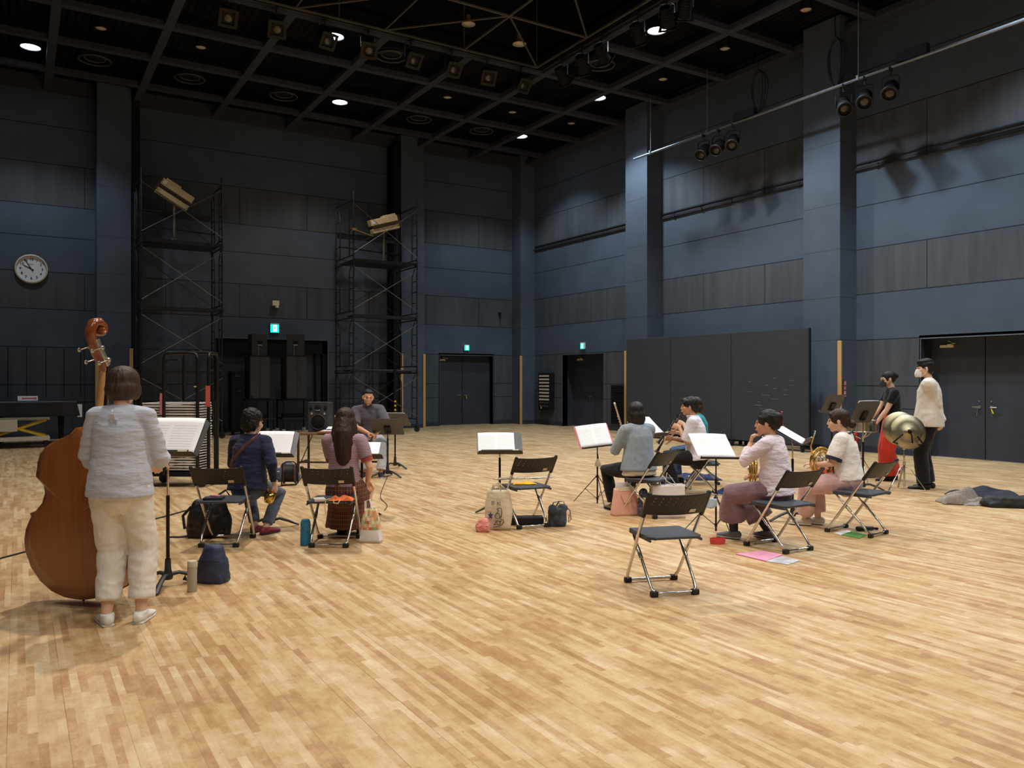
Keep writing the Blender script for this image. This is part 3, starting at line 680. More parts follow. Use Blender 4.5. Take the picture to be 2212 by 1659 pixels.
# control panel on right wall
r = thing('control_panel', 'black wall control panel with white switch rows and knobs', 'control panel', None, (14.97, 22.2, 1.12))
e = MB(); e.bb(0, .17, -.36, .36, -.62, .62); e.build('panel_case', M_BLACK, r, bevel=.01)
for k in range(8):
    e = MB(); zz = .52-k*.112; e.bb(-.012, .0, -.29, .29, zz-.028, zz+.028); e.build('switch_row', M_RIM, r)
for k in range(8):
    e = MB(); e.cyl((-.01, -.2+.13*(k % 4), -.37-.11*(k//4)), .032, .03, Euler((0, pi/2, 0)), 14); e.build('knob', M_STEEL, r, smooth=True, auto=40)
e = MB(); e.bb(-.01, 0, .16, .19, -.58, -.51); e.build('switch_tab', M_WHITE, r)
r = thing('wall_grille', 'dark slatted vent grille low on the right wall, left of the screen', 'vent', None, (XR-.01, 18.55, .78))
e = MB(); e.bb(0, .02, -.32, .32, -.58, .58); e.build('backing', M_BLACK, r)
e = MB()
for k in range(22): zz = -.55+k*.052; e.box((-.012, 0, zz), (.03, .6, .008), Euler((0, .6, 0)))
e.build('slats', M_DARK, r)
# red extinguisher sign on pillar side face
SG = mat('red_sign_plastic', (150, 40, 55), .5, var=.03)
r = thing('extinguisher_sign', 'narrow vertical red sign with white characters on the pillar side', 'sign', None, (14.735, 10.605, 1.33))
e = MB(); e.box((0, 0, 0), (.10, .012, .37)); e.build('sign_plate', SG, r)
for k, ch in enumerate('消火器'): text_mesh(ch, .085, M_WHITE, 'character', r, (0, -.008, .11-.1*k), (pi/2, 0, 0), .001)
text_mesh('FIRE', .035, M_WHITE, 'small_line', r, (0, -.008, -.165), (pi/2, 0, 0), .001) if False else None
e = MB(); e.box((0, -.007, -.155), (.07, .002, .022)); e.build('small_line', M_RIM, r)
# fire extinguisher
M_RED = mat('extinguisher_red', (188, 34, 34), .35, var=.05, coat=.4)
X, D = PX(1847, 15.3), 15.3; x, y = R2(X, D)
r = thing('fire_extinguisher', 'red fire extinguisher on the floor behind the snare drum', 'fire extinguisher', None, (14.66, 10.34, 0))
e = MB(); e.lathe([(.001, .0), (.08, .0), (.085, .02), (.085, .36), (.07, .42), (.03, .46), (.03, .5), (.001, .5)], cap=False); e.build('cylinder_body', M_RED, r, smooth=True, auto=40)
e = MB(); e.box((0, 0, .53), (.05, .03, .06)); e.tube([(0, 0, .55), (.12, 0, .6)], .01, 6); e.tube([(0, .02, .52), (.09, .03, .45), (.1, .04, .2), (.1, .03, .08)], .012, 8); e.build('valve_hose', M_BLACK, r)
r = thing('low_wall_grille', 'small black vent grille behind the percussionist', 'vent', None, (XR-.012, 9.95, .7))
e = MB(); e.bb(0, .012, -.13, .13, -.28, .28)
for k in range(12): e.box((-.008, 0, -.25+k*.045), (.02, .24, .01))
e.build('grille_slats', M_BLACK, r)
# ---------------------------------------------------------------- movable screens
M_SCREEN = mat('charcoal_screen_board', (62, 66, 72), .7, var=.07, nscale=2.0, bump=.25, bscale=140, stretch=(1, 1, 6), spec=.2)
e = NT('screen_scrapes')
def screen(y0, y1, zt, label, scr):
    r = thing('movable_screen', label, 'movable screen', 'charcoal screens on casters by the right wall', (14.0, (y0+y1)/2, 0)); L = y1-y0
    e = MB(); e.bb(0, .06, -L/2+.004, L/2-.004, .14, zt); e.build('board', M_SCREEN, r, bevel=.006)
    for q in (-1, 1):
        e = MB(); e.bb(.06, .12, q*(L/2-.07), q*(L/2-.01), .1, zt); e.build('rear_post', M_BLACK, r)
        e = MB(); e.bb(-.1, .45, q*(L/2-.11), q*(L/2-.05), .1, .15); e.build('foot_bar', M_BLACK, r)
    for x in (-.06, .4):
        for yy in (-L/2+.08, L/2-.08): caster(r, x, yy, .045)
    for (yy, zz, n, sp) in scr:
        e = MB()
        for q in range(n): e.box((-.0015, yy+q*sp, zz+random.uniform(-.002, .002)), (.003, .02*random.uniform(.6, 1.5), .007))
        e.build('scrape_mark', M_SCR, r)
M_SCR = mat('chalky_scrape', (150, 152, 158), .8, var=.2, nscale=40)
rs = random.Random(5)
sc = [(-.05+rs.choice((0, .22, -.2, .5))*1.0+rs.uniform(-.05, .05), 1.55-.075*k, rs.randint(3, 6), .033) for k in range(10)]+[(-.62+rs.uniform(-.1, .1), 1.5-.1*k, 4, .035) for k in range(4)]
screen(10.95, 13.05, 2.6, 'charcoal movable screen nearest, with rows of pale scrape marks', sc)
screen(13.06, 15.06, 2.6, 'charcoal movable screen in the middle of the three', [])
screen(15.07, 16.8, 2.6, 'charcoal movable screen farthest, behind the clarinet players', [])
# ---------------------------------------------------------------- folding chairs
M_BACK = mat('brown_black_plastic', (38, 35, 31), .42, var=.06, spec=.3); M_SEAT = mat('slate_seat_plastic', (58, 63, 72), .5, var=.06, bump=.1, bscale=200)
M_TUBE = mat('champagne_chrome_tube', (214, 210, 202), .22, 1.0, var=.03)
M_FOOT = mat('black_rubber_foot', (26, 26, 27), .6)
M_STICK = mat('pale_sticker', (196, 190, 170), .6, var=.03)
def tube_y(z): return .21-(z-.02)*.706
def make_chair():
    r = thing('folding_chair', '', 'chair', 'black and chrome folding chairs')
    def loop(pts): return pts
    e = MB()
    for s in (-1, 1):
        e.tube([(s*.221, tube_y(.71), .71), (s*.214, tube_y(.40), .40), (s*.203, tube_y(.075), .075), (s*.196, .205, .035), (s*.165, .213, .022), (0, .213, .022)], .0125, 8)
    e.build('front_leg_frame', M_TUBE, r, smooth=True)
    e = MB()
    for s in (-1, 1):
        e.tube([(s*.176, .135, .392), (s*.170, -.15, .10), (s*.165, -.195, .045), (s*.14, -.212, .022), (0, -.212, .022)], .0112, 8)
        e.tube([(s*.176, .03, .284), (s*.174, -.02, .232)], .016, 8)
    e.build('rear_leg_frame', M_TUBE, r, smooth=True)
    for x, y in ((-.185, .213), (.185, .213), (-.155, -.212), (.155, -.212)):
        e = MB(); e.box((x, y, .02), (.055, .04, .04)); e.build('rubber_foot', M_FOOT, r, bevel=.008)
    e = MB(); out = [(-.2, .15), (.2, .15), (.205, -.2), (.16, -.265), (.155, -.25), (-.155, -.25), (-.16, -.265), (-.205, -.2)]
    e.prism([(x, y) for x, y in out], .402, .422); e.bb(-.2, -.185, -.24, .15, .385, .405); e.bb(.185, .2, -.24, .15, .385, .405); e.bb(-.2, .2, .13, .15, .385, .405)
    e.build('seat', M_SEAT, r, bevel=.006)
    e = MB(); nu, nv = 61, 21; V = []; Fc = []
    holes = set()
    for row in range(3):
        for cc in range(8): holes.add((6+cc*7-row+0, 16-row*3))
    for j in range(nv):
        for i in range(nu):
            u, v = i/(nu-1), j/(nv-1); x = -.226+.452*u; z = .572+.15*v+.010*(abs(u-.5)*2)**2.5; c = 1-(2*u-1)**2
            V.append((x, tube_y(z)-.012-.032*c, z))
    for j in range(nv-1):
        for i in range(nu-1):
            if (i, j) in holes: continue
            Fc.append((j*nu+i, j*nu+i+1, (j+1)*nu+i+1, (j+1)*nu+i))
    e.add(V, Fc); b = e.build('backrest', M_BACK, r, smooth=True, solid=.008)
    for s in (-1, 1):
        e = MB(); e.tube([(s*.221, tube_y(.566), .566), (s*.222, tube_y(.73), .73)], .018, 8); e.build('backrest_socket', M_BACK, b, smooth=True)
    e = MB(); e.box((.12, tube_y(.60)-.044, .60), (.05, .003, .028), Euler((radians(35), 0, radians(10)))); e.build('inventory_sticker', M_STICK, b)
    return r
CH = make_chair()
CHAIRS = [(1.097, 5.84, 13, 'empty folding chair standing alone in the front, nearest the camera'),
          (-2.665, 7.47, 2, 'folding chair with a dark phone pouch, right behind the man in navy'),
          (-1.655, 7.46, -1, 'folding chair holding an orange pouch, behind the long haired woman'),
          (.13, 8.39, 24, 'folding chair holding a flute and yellow cloth, beside the canvas tote'),
          (1.50, 9.0, 50, 'folding chair under the person in the grey blue cardigan'),
          (2.50, 10.72, 82, 'folding chair under the clarinet player in the white shirt'),
          (2.415, 7.24, 30, 'folding chair under the horn player with the hair claw'),
          (3.426, 7.95, 40, 'folding chair under the horn player in the navy trimmed blouse'),
          (2.80, 11.75, 80, 'farthest folding chair, under the clarinet player in teal'),
          ]
for i, (X, D, a, lb) in enumerate(CHAIRS):
    o = CH if i == 0 else copy_tree(CH); place(o, X, D, a); tag(o, lb)
# ---------------------------------------------------------------- music stands
M_TRAY = mat('grey_stand_tray', (92, 92, 94), .45, .4, var=.05); M_TRAYD = mat('dark_stand_lip', (60, 56, 52), .5, .2)
M_POLE = mat('black_stand_pole', (34, 33, 34), .35, .5); M_CAST = mat('cast_iron_base', (60, 58, 60), .5, .5, var=.1)
def paper_mat(name, tint, lines=True, vdir=2):
    t = NT(name); c = srgb(*tint)
    if lines:
        tc = t.new('ShaderNodeTexCoord'); sp = t.new('ShaderNodeSeparateXYZ'); t.lk(tc.outputs['Object'], sp.inputs[0])
        v = sp.outputs[vdir]; u = sp.outputs[0]
        g = t.math('FRACT', t.math('DIVIDE', v, .0235)); staff = t.math('LESS_THAN', g, .42)
        ln = t.math('LESS_THAN', t.math('FRACT', t.math('MULTIPLY', g, 11.9)), .35)
        mask = t.math('MULTIPLY', staff, ln)
        au = t.math('ABSOLUTE', u); mar = t.math('MULTIPLY', t.math('GREATER_THAN', au, .02), t.math('LESS_THAN', au, .195))
        mar = t.math('MULTIPLY', mar, t.math('MULTIPLY', t.math('GREATER_THAN', v, .03), t.math('LESS_THAN', v, .27)))
        notes = t.math('GREATER_THAN', t.noise(260, 1, .3), .66)
        k = t.math('MULTIPLY', t.math('MAXIMUM', t.math('MULTIPLY', mask, .5), t.math('MULTIPLY', t.math('MULTIPLY', notes, staff), .6)), mar)
        t.lk(t.mix(k, c, srgb(80, 80, 95)), t.b.inputs['Base Color'])
    else: t.b.inputs['Base Color'].default_value = c
    t.b.inputs['Roughness'].default_value = .75; t.b.inputs['Specular IOR Level'].default_value = .2; MATS[name] = t.m; return t.m
M_PAPER = paper_mat('score_paper', (246, 246, 250)); M_PLAIN = paper_mat('plain_paper', (244, 244, 248), False)
def sheet(M, w, h, label, name='sheet_music', m=None, cover=None, two=True, sag=.007, cat='sheet music', x0=0.0, group='open scores on the music stands'):
    """open score lying on a tray; local x along the tray, z up the tray, y off it"""
    o = thing(name, label, cat, group); o.matrix_world = M
    def fn(u, v):
        x = (u-.5)*w; c = abs(2*u-1)
        return (x0+x, -.004-sag*(1-c)**1.5*(1 if two else 0)-.004*sin(pi*c)-.010*v*v*(1 if two else 0), .002+h*v)
    e = MB(); e.grid(fn, 25, 8); e.build('pages', m or M_PAPER, o, smooth=True, solid=.002)
    if cover:
        e = MB(); e.box((x0, .001, h/2), (w+.03, .004, h+.015)); e.build('cover', cover, o)
    return o
def tray_matrix(X, D, a, z, tilt):
    x, y = R2(X, D); return Matrix.Translation((x, y, z)) @ Matrix.Rotation(radians(a)-TH, 4, 'Z') @ Matrix.Rotation(-radians(tilt), 4, 'X')
def mstand(X, D, a, zlip, tilt, label, rot=0, w=.5, h=.34, upper=M_CHROME, roll=0, group='orchestra music stands', tag_=True):
    """a: facing of the player's side (player looks along +Y)"""
    r = thing('music_stand', label, 'music stand', group); place(r, X, D, a)
    e = MB(); e.lathe([(.02, .2), (.024, .12), (.036, .07), (.03, .05), (.001, .05)], cap=False, seg=14)
    for k in range(3):
        t = radians(rot)+k*2*pi/3+pi/6; c, s = cos(t), sin(t)
        e.tube([(.02*c, .02*s, .085), (.08*c, .08*s, .092), (.17*c, .17*s, .06), (.25*c, .25*s, .022), (.275*c, .275*s, .012)], [(.022, .016), (.02, .014), (.02, .013), (.024, .01), (.02, .008)], 8, xd=(-s, c, 0))
    e.build('base', M_CAST, r, smooth=True)
    zt = zlip+.06
    e = MB(); e.tube([(0, 0, .1), (0, 0, min(.66, zt-.12))], .0135, 10); e.build('lower_pole', M_POLE, r, smooth=True)
    e = MB(); e.tube([(0, 0, min(.6, zt-.2)), (0, 0, zt)], .0085, 10); e.build('upper_pole', upper, r, smooth=True)
    M = Matrix.Translation((0, -.026-.06*math.tan(radians(tilt)), zlip)) @ Matrix.Rotation(radians(roll), 4, 'Y') @ Matrix.Rotation(-radians(tilt), 4, 'X')
    e = MB(); e.M = M; c_ = .03
    e.prism([(-w/2+c_, h), (w/2-c_, h), (w/2, h-c_), (w/2, .012), (w/2-.01, 0), (-w/2+.01, 0), (-w/2, .012), (-w/2, h-c_)], .004, .0065, Matrix.Rotation(pi/2, 4, 'X') @ Matrix.Diagonal((1, 1, -1, 1)))
    e.build('tray', M_TRAY, r)
    e = MB(); e.M = M; e.prism([(-w/2, 0), (w/2, 0), (w/2-.015, -.055), (w/2-.05, -.062), (-w/2+.05, -.062), (-w/2+.015, -.055)], -.004, -.0015); e.box((0, -.06, .004), (w-.09, .003, .014)); lp = e.build('lip', M_TRAYD, r)
    if tag_:
        e = MB(); e.M = M; e.box((w*.33, -.0625, .002), (.07, .002, .014)); e.build('name_tag', M_STICK, lp)
    e = MB(); e.M = M; e.box((0, .022, h*.35), (.1, .03, .14)); e.tube([(0, .03, h*.25), (0, .045, h*.2)], .02, 8); e.build('tray_bracket', M_POLE, r, bevel=.008)
    r['_M'] = 0
    x, y = R2(X, D); W = Matrix.Translation((x, y, 0)) @ Matrix.Rotation(radians(a)-TH, 4, 'Z') @ M
    del r['_M']
    return r, W
def wstand(X, D, a, zlip, tilt, label, roll=0, spread=.33, rot=0, w=.42):
    r = thing('folding_music_stand', label, 'music stand', 'thin folding tripod music stands'); place(r, X, D, a)
    e = MB(); e.tube([(0, 0, .0), (0, 0, .5)], .010, 8); e.tube([(0, 0, .45), (0, 0, zlip+.05)], .007, 8); e.cyl((0, 0, .33), .018, .03); e.cyl((0, 0, .06), .014, .03); e.cyl((0, 0, .5), .014, .05); e.build('centre_pole', M_POLE, r, smooth=True, auto=40)
    for k in range(3):
        t = radians(rot)+k*2*pi/3; c, s = cos(t), sin(t)
        e = MB(); e.tube([(.015*c, .015*s, .33), (spread*c, spread*s, .008)], (.006, .004), 6); e.tube([(.012*c, .012*s, .06), (spread*.5*c, spread*.5*s, .17)], .004, 6); e.build('tripod_leg', M_POLE, r)
    M = Matrix.Translation((0, -.018-.05*math.tan(radians(tilt)), zlip)) @ Matrix.Rotation(radians(roll), 4, 'Y') @ Matrix.Rotation(-radians(tilt), 4, 'X')
    e = MB(); e.M = M
    e.tube([(-w/2, -.03, .0), (-w/2, .003, 0), (w/2, .003, 0), (w/2, -.03, 0)], .004, 6); e.box((0, .006, .11), (.03, .004, .22)); e.tube([(-.2, .006, .22), (0, .006, .03), (.2, .006, .22), (0, .006, .2), (-.2, .006, .22)], .003, 5); e.box((0, -.01, -.004), (w, .03, .003))
    e.build('desk_frame', M_POLE, r)
    x, y = R2(X, D); W = Matrix.Translation((x, y, 0)) @ Matrix.Rotation(radians(a)-TH, 4, 'Z') @ M
    return r, W
r, W = mstand(-2.535, 5.9, -4, .965, 42, 'tall music stand directly in front of the bass player', rot=10, w=.52)
sheet(W @ Matrix.Translation((-.01, 0, .004)), .47, .335, 'open score on the tall stand at the bass player\'s right elbow')
r, W = mstand(-2.46, 8.2, 2, .735, 44, 'music stand right of the player in navy, with wide white score', rot=0)
sheet(W @ Matrix.Translation((-.02, 0, .004)), .44, .32, 'white open score on the stand right of the player in navy', m=M_PLAIN)
r, W = mstand(-1.64, 8.75, 3, .67, 62, 'music stand in front of the long haired woman, mostly hidden by her', rot=20)
sheet(W @ Matrix.Translation((0, 0, .004)), .38, .31, 'white page on the stand in front of the long haired woman', m=M_PLAIN, two=False)
r, W = mstand(-.14, 9.15, 4, .68, 48, 'music stand with open score behind the canvas tote and flute chair', rot=35, w=.52)
sheet(W @ Matrix.Translation((-.04, 0, .004)), .42, .31, 'open score on the stand behind the flute chair')
r, W = mstand(-1.94, 12.5, 176, .66, 40, 'conductor\'s black stand seen from behind, tray turned toward him', rot=0, upper=M_POLE)
sheet(W @ Matrix.Translation((0, 0, .004)), .42, .30, 'conductor\'s thick score resting on his black stand')
r, W = mstand(-2.0, 13.7, 172, .73, 50, 'grey tray stand right of the conductor, farther than his own', rot=0, upper=M_POLE)
sheet(W @ Matrix.Translation((0, 0, .004)), .42, .33, 'papers curling over the grey stand right of the conductor', m=M_PLAIN)
r, W = mstand(4.80, 10.95, 212, .93, 28, 'tall music stand seen from behind, in front of the snare drum', rot=-10, w=.5, upper=M_CHROME)
sheet(W @ Matrix.Translation((0, 0, .004)), .44, .33, 'score facing the percussionist on the nearer of her two stands', m=M_PLAIN)
r, W = mstand(5.27, 13.2, 205, .98, 30, 'farther percussion stand, its tray low beside the tall wooden guard', rot=20, w=.40, upper=M_POLE)
r, W = mstand(3.02, 8.62, 60, .84, 62, 'music stand behind the horn player with the claw, only base and page edge visible', rot=-15)
sheet(W @ Matrix.Translation((0, 0, .004)), .44, .34, 'white page edge peeking out behind the hair claw', m=M_PLAIN)
r, W = mstand(1.72, 9.9, 50, .82, 50, 'music stand with reddish lip just right of the grey cardigan', rot=0, w=.46)
sheet(W @ Matrix.Translation((0, 0, .004)), .42, .33, 'score seen edge on behind the grey cardigan shoulder')
M_PINKF = mat('pink_folder', (214, 92, 112), .5, var=.04)
r, W = wstand(1.05, 9.85, 10, .70, 42, 'thin tripod music stand with a pink edged folder', rot=-90, roll=-6, spread=.3)
sheet(W @ Matrix.Translation((-.02, 0, .004)), .40, .33, 'open score in a pink folder on the thin tripod stand', cover=M_PINKF)
r, W = wstand(2.05, 8.05, 14, .735, 50, 'thin tripod music stand behind the empty front chair, face mask hanging on it', rot=-90, roll=2, spread=.3, w=.42)
sheet(W @ Matrix.Translation((-.02, 0, .004)), .42, .33, 'large open score behind the empty front chair')
# ---------------------------------------------------------------- people
def skin_mat(name, rgb):
    t = NT(name); c = srgb(*rgb); f = t.noise(9, 3, .5)
    t.lk(t.ramp(f, [(.3, tuple(x*.93 for x in c[:3])+(1,)), (.7, (min(1, c[0]*1.05), c[1]*.99, c[2]*.97, 1))]), t.b.inputs['Base Color'])
    t.b.inputs['Roughness'].default_value = .5; t.b.inputs['Subsurface Weight'].default_value = .08; t.b.inputs['Subsurface Radius'].default_value = (.02, .008, .004); MATS[name] = t.m; return t.m
SK = skin_mat('light_skin', (226, 184, 158)); SK2 = skin_mat('tan_skin', (206, 158, 126))
def hair_mat(name, rgb, rough=.55):
    t = NT(name); c = srgb(*rgb); f = t.noise(55, 3, .6, stretch=(1, 1, .12))
    t.lk(t.ramp(f, [(.3, tuple(x*.6 for x in c[:3])+(1,)), (.75, tuple(min(1, x*1.5) for x in c[:3])+(1,))]), t.b.inputs['Base Color'])
    t.b.inputs['Roughness'].default_value = rough; t.b.inputs['Specular IOR Level'].default_value = .35; t.bump(f, .6, .012); MATS[name] = t.m; return t.m
H_BLACK = hair_mat('black_hair', (26, 23, 22)); H_BROWN = hair_mat('dark_brown_hair', (52, 34, 26)); H_BASS = hair_mat('brown_bob_hair', (62, 46, 36)); H_DARK = hair_mat('soft_black_hair', (36, 31, 30))
M_EYE = mat('dark_eye', (30, 22, 20), .25, var=0); M_BROW = mat('dark_brow', (40, 30, 26), .8, var=0); M_LIP = mat('lip_rose', (190, 110, 100), .5, var=0)
def V3(*a): return Vector(a)
def ik(a, b, l1, l2, hint):
    a, b = Vector(a), Vector(b); d = b-a; L = min(d.length, (l1+l2)*.995)
    if d.length < 1e-6: d = V3(0, .001, 0)
    u = d.normalized(); b2 = a+u*L; x = (l1*l1-l2*l2+L*L)/(2*L); hh = sqrt(max(0, l1*l1-x*x)); h = Vector(hint); h = (h-u*h.dot(u)).normalized()
    return a+u*x+h*hh, b2
class Person:
    def __init__(s, label, X, D, a, H=1.6, seat=None, male=False, lean=0, twist=0, side=0, skin=None, yaw=0, pitch=0, roll=0, z=0, hs=1.0, px=0, py=0):
        s.r = thing('person', label, 'person'); place(s.r, X, D, a, z); s.male = male; k = H/1.6; s.k = k; s.skin = skin or SK
        s.seat = seat; pz = (seat+.085) if seat is not None else .865*k; s.pel = V3(px, py, pz)
        T = Matrix.Translation(s.pel) @ Matrix.Rotation(radians(-lean), 4, 'X') @ Matrix.Rotation(radians(side), 4, 'Y'); s.T = T; s.Tt = T @ Matrix.Rotation(radians(twist), 4, 'Z')
        w = .178 if male else .158
        s.spine = [T @ V3(0, 0, -.04*k), T @ V3(0, -.005, .09*k), s.Tt @ V3(0, -.01, .22*k), s.Tt @ V3(0, -.005, .36*k), s.Tt @ V3(0, -.008, .455*k)]
        s.neck = s.Tt @ V3(0, 0, .50*k); s.xd = (s.Tt.to_3x3() @ V3(1, 0, 0)); s.xd0 = (T.to_3x3() @ V3(1, 0, 0))
        s.sh = {-1: s.Tt @ V3(-w*k, 0, .438*k), 1: s.Tt @ V3(w*k, 0, .438*k)}
        s.hip = {q: T @ V3(q*.088*k, .0, -.015*k) for q in (-1, 1)}
        base = s.Tt @ V3(0, .024*k, .533*k)
        s.hM = Matrix.Translation(base) @ Matrix.Rotation(radians(yaw), 4, 'Z') @ Matrix.Rotation(radians(-pitch), 4, 'X') @ Matrix.Rotation(radians(roll), 4, 'Y') @ Matrix.Translation((0, .012, .10*k)) @ Matrix.Scale(k**.5*hs, 4)
        s.el = {}; s.wr = {}; s.kn = {}; s.an = {}; s.hands = {}; s.toe = {}
    def play(s, d, hl=.2, hr=.38, off=.085):
        s.cm = s.hM @ V3(0, .112, -.058); s.cd = Vector(d).normalized(); n = Vector((0, 0, 1)).cross(s.cd); n = V3(1, 0, 0)
        s.arm(-1, s.cm+s.cd*hl+V3(-.045, -off, -.035), (-.6, -.4, -1)); s.arm(1, s.cm+s.cd*hr+V3(.045, -off, -.035), (.6, -.4, -1))
    def arm(s, q, wr, hint=(0, -.3, -1)):
        k = s.k; s.el[q], s.wr[q] = ik(s.sh[q], wr, .275*k, .24*k, hint)
    def leg(s, q, an, hint=(0, 1, .2), toe=(0, 1)):
        k = s.k; s.kn[q], s.an[q] = ik(s.hip[q], an, .40*k, .395*k, hint); s.toe[q] = Vector((toe[0], toe[1], 0)).normalized()
    def hand(s, e, q, fdir, palm, curl=.6, spread=.1, sc=1.0):
        """five separate fingers; fdir finger direction, palm = normal the palm faces"""
        w = s.wr[q]; f = Vector(fdir).normalized(); n = Vector(palm); n = (n-f*n.dot(f)).normalized(); t = f.cross(n)*(-q)       # towards the thumb side
        S = sc*s.k*(1.06 if s.male else 1.0)
        e.tube([w-f*.01*S, w+f*.03*S, w+f*.075*S], [(.024*S, .017*S), (.036*S, .016*S), (.038*S, .014*S)], 12, xd=t)
        for i, (off, L, r) in enumerate(((.030, .068, .0088), (.0105, .077, .0090), (-.0095, .072, .0086), (-.028, .056, .0078))):
            p = w+f*.078*S+t*off*S*1.08; d = (f+t*off*spread*8).normalized(); ang = curl*(1+.12*i)*.55; pts = [p-d*.012*S, p]
            for sg in (.45, .32, .26):
                d = (d*cos(ang)+n*sin(ang)).normalized(); p = p+d*L*sg*S; pts.append(p.copy()); ang = curl*(.9+.1*i)
            e.tube(pts, [r*S, r*S, r*.97*S, r*.9*S, r*.78*S], 8)
        p = w+f*.022*S+t*.03*S; d = (f*.62+t*.68+n*.35).normalized(); pts = [w+f*.012*S+t*.012*S, p]
        for L in (.036, .028, .022):
            p = p+d*L*S; pts.append(p.copy()); d = (d+f*.35+n*.30*curl-t*.2).normalized()
        e.tube(pts, [.015*S, .0135*S, .0115*S, .0102*S, .0088*S], 8); s.hands[q] = (w+f*.085*S+n*.03*S, f, n, t)
    def head(s, e):
        M = s.hM; old = e.M; e.M = M
        e.ell((0, -.018, .038), (.0765, .095, .082)); e.ell((0, .018, -.015), (.068, .078, .088)); e.tube([(0, .02, -.03), (0, .063, -.088)], [(.055, .05), (.026, .022)], 12, xd=(1, 0, 0))
        e.ell((0, .045, -.055), (.047, .042, .045)); e.tube([(0, .088, .018), (0, .0985, -.010), (0, .1035, -.022)], [.008, .010, .0108], 8)
        for q in (-1, 1):
            e.ell((q*.013, .095, -.026), (.008, .008, .006)); e.ell((q*.079, -.008, -.004), (.010, .02, .032), Euler((0, 0, q*-.35))); e.ell((q*.042, .055, -.018), (.026, .028, .026))
            e.tube([(q*.012, .09, .028), (q*.045, .078, .03)], .008, 6)
        e.tube([(-.02, .093, -.053), (0, .0985, -.052), (.02, .093, -.053)], .0065, 6); e.tube([(-.016, .092, -.061), (0, .097, -.062), (.016, .092, -.061)], .0068, 6)
        e.M = old; r = .052 if s.male else .045
        e.tube([s.neck-V3(0, 0, .03), s.neck+V3(0, .0, .03), M @ V3(0, -.015, -.05)], [(r*1.25, r*1.1), (r, r*.98), (r, r)], 14, xd=s.xd)
    def body(s, vox=.0068, bust=True):
        e = MB(); k = s.k; m = s.male; sp = s.spine
        e.tube([sp[0], sp[1], sp[2]], [(.155*k, .11*k), (.14*k, .10*k), (.125*k, .088*k)], 18, xd=s.xd0)
        e.tube([sp[2], sp[3], sp[4], s.neck], [(.125*k, .088*k), (.148*k, .10*k), (.13*k, .078*k), (.05*k, .048*k)], 18, xd=s.xd)
        for q in (-1, 1):
            e.tube([s.spine[4], s.sh[q]], [.06*k, .05*k], 12)
            if q in s.el: e.tube([s.sh[q], s.sh[q].lerp(s.el[q], .5), s.el[q], s.el[q].lerp(s.wr[q], .35), s.wr[q]], [.050*k, .043*k, .035*k, .036*k, .0235*k], 14)
            if q in s.kn:
                e.tube([s.hip[q], s.hip[q].lerp(s.kn[q], .5), s.kn[q], s.kn[q].lerp(s.an[q], .35), s.an[q]], [.085*k, .072*k, .053*k, .05*k, .034*k], 14)
                f = s.toe[q]; e.tube([s.an[q]-f*.03*k-V3(0, 0, .035*k), s.an[q]+f*.06*k-V3(0, 0, .045*k), s.an[q]+f*.14*k-V3(0, 0, .055*k)], [(.03*k, .03*k), (.036*k, .025*k), (.035*k, .014*k)], 10, xd=(f.y, -f.x, 0))
        s.head(e); return e
    def face(s, M_B=None, closed=False, lips=True):
        for q in (-1, 1):
            e = MB(); e.M = s.hM; e.ell((q*.031, .0835, .008), (.0135, .006, .0035 if closed else .0055)); e.build('eye', M_EYE, s.r, smooth=True)
            e = MB(); e.M = s.hM; e.tube([(q*.016, .0968, .034), (q*.03, .0925, .037), (q*.046, .082, .035)], .0027, 6); e.build('eyebrow', M_B or M_BROW, s.r, smooth=True)
        if lips:
            e = MB(); e.M = s.hM; e.tube([(-.019, .0985, -.057), (0, .104, -.057), (.019, .0985, -.057)], .0035, 6); e.build('lips', M_LIP, s.r, smooth=True)
    def finish(s, e, vox=.0068): return blob(e, 'body', s.skin, s.r, vox, 2)
    # --- clothing
    def top(s, m, name='shirt', grow=.018, hem=0, sleeve=.6, cuff=.055, vox=.0105, fold=(.007, 5, 5, 13), loose=0, neckz=.0, belly=0, sr=None, flare=0):
        k = s.k; sp = s.spine; g = grow; e = MB(); l = loose
        a = s.T @ V3(0, 0, (.02-hem)*k)
        e.tube([a, sp[1], sp[2]], [((.160+g+l+flare)*k, (.112+g+l+flare)*k), ((.148+g+l*.8)*k, (.104+g+l*.8)*k), ((.132+g+l*.6)*k, (.092+g+l*.6)*k)], 22, xd=s.xd0, flat=(True, False))
        e.tube([sp[2], sp[3], sp[4], s.neck+(s.Tt.to_3x3() @ V3(0, -.012, -.004+neckz))], [((.132+g+l*.6)*k, (.092+g+l*.6)*k), ((.150+g)*k, (.103+g)*k), ((.142+g*.6)*k, (.074+g*.8)*k), ((.060+g*.4)*k, (.055+g*.4)*k)], 22, xd=s.xd, flat=(False, True))
        for q in (-1, 1):
            S, E, W = s.sh[q], s.el[q], s.wr[q]; r0 = sr or .058
            e.tube([sp[4]-V3(0, 0, .01), S], [(.07+g*.5)*k, (r0+g*.4)*k], 14)
            if sleeve <= 1: pts = [S, S.lerp(E, sleeve*.5), S.lerp(E, sleeve)]; rr = [(r0+g*.4)*k, ((r0+cuff)/2+g*.5)*k, cuff*k]
            else: t = sleeve-1; pts = [S, S.lerp(E, .5), E, E.lerp(W, t*.5), E.lerp(W, t)]; rr = [(r0+g*.4)*k, (.052+g*.4)*k, (.047+g*.4)*k, ((.045+cuff)/2)*k, cuff*k]
            e.tube(pts, rr, 14, flat=(False, True))
        return blob(e, name, m, s.r, vox, 3, fold)
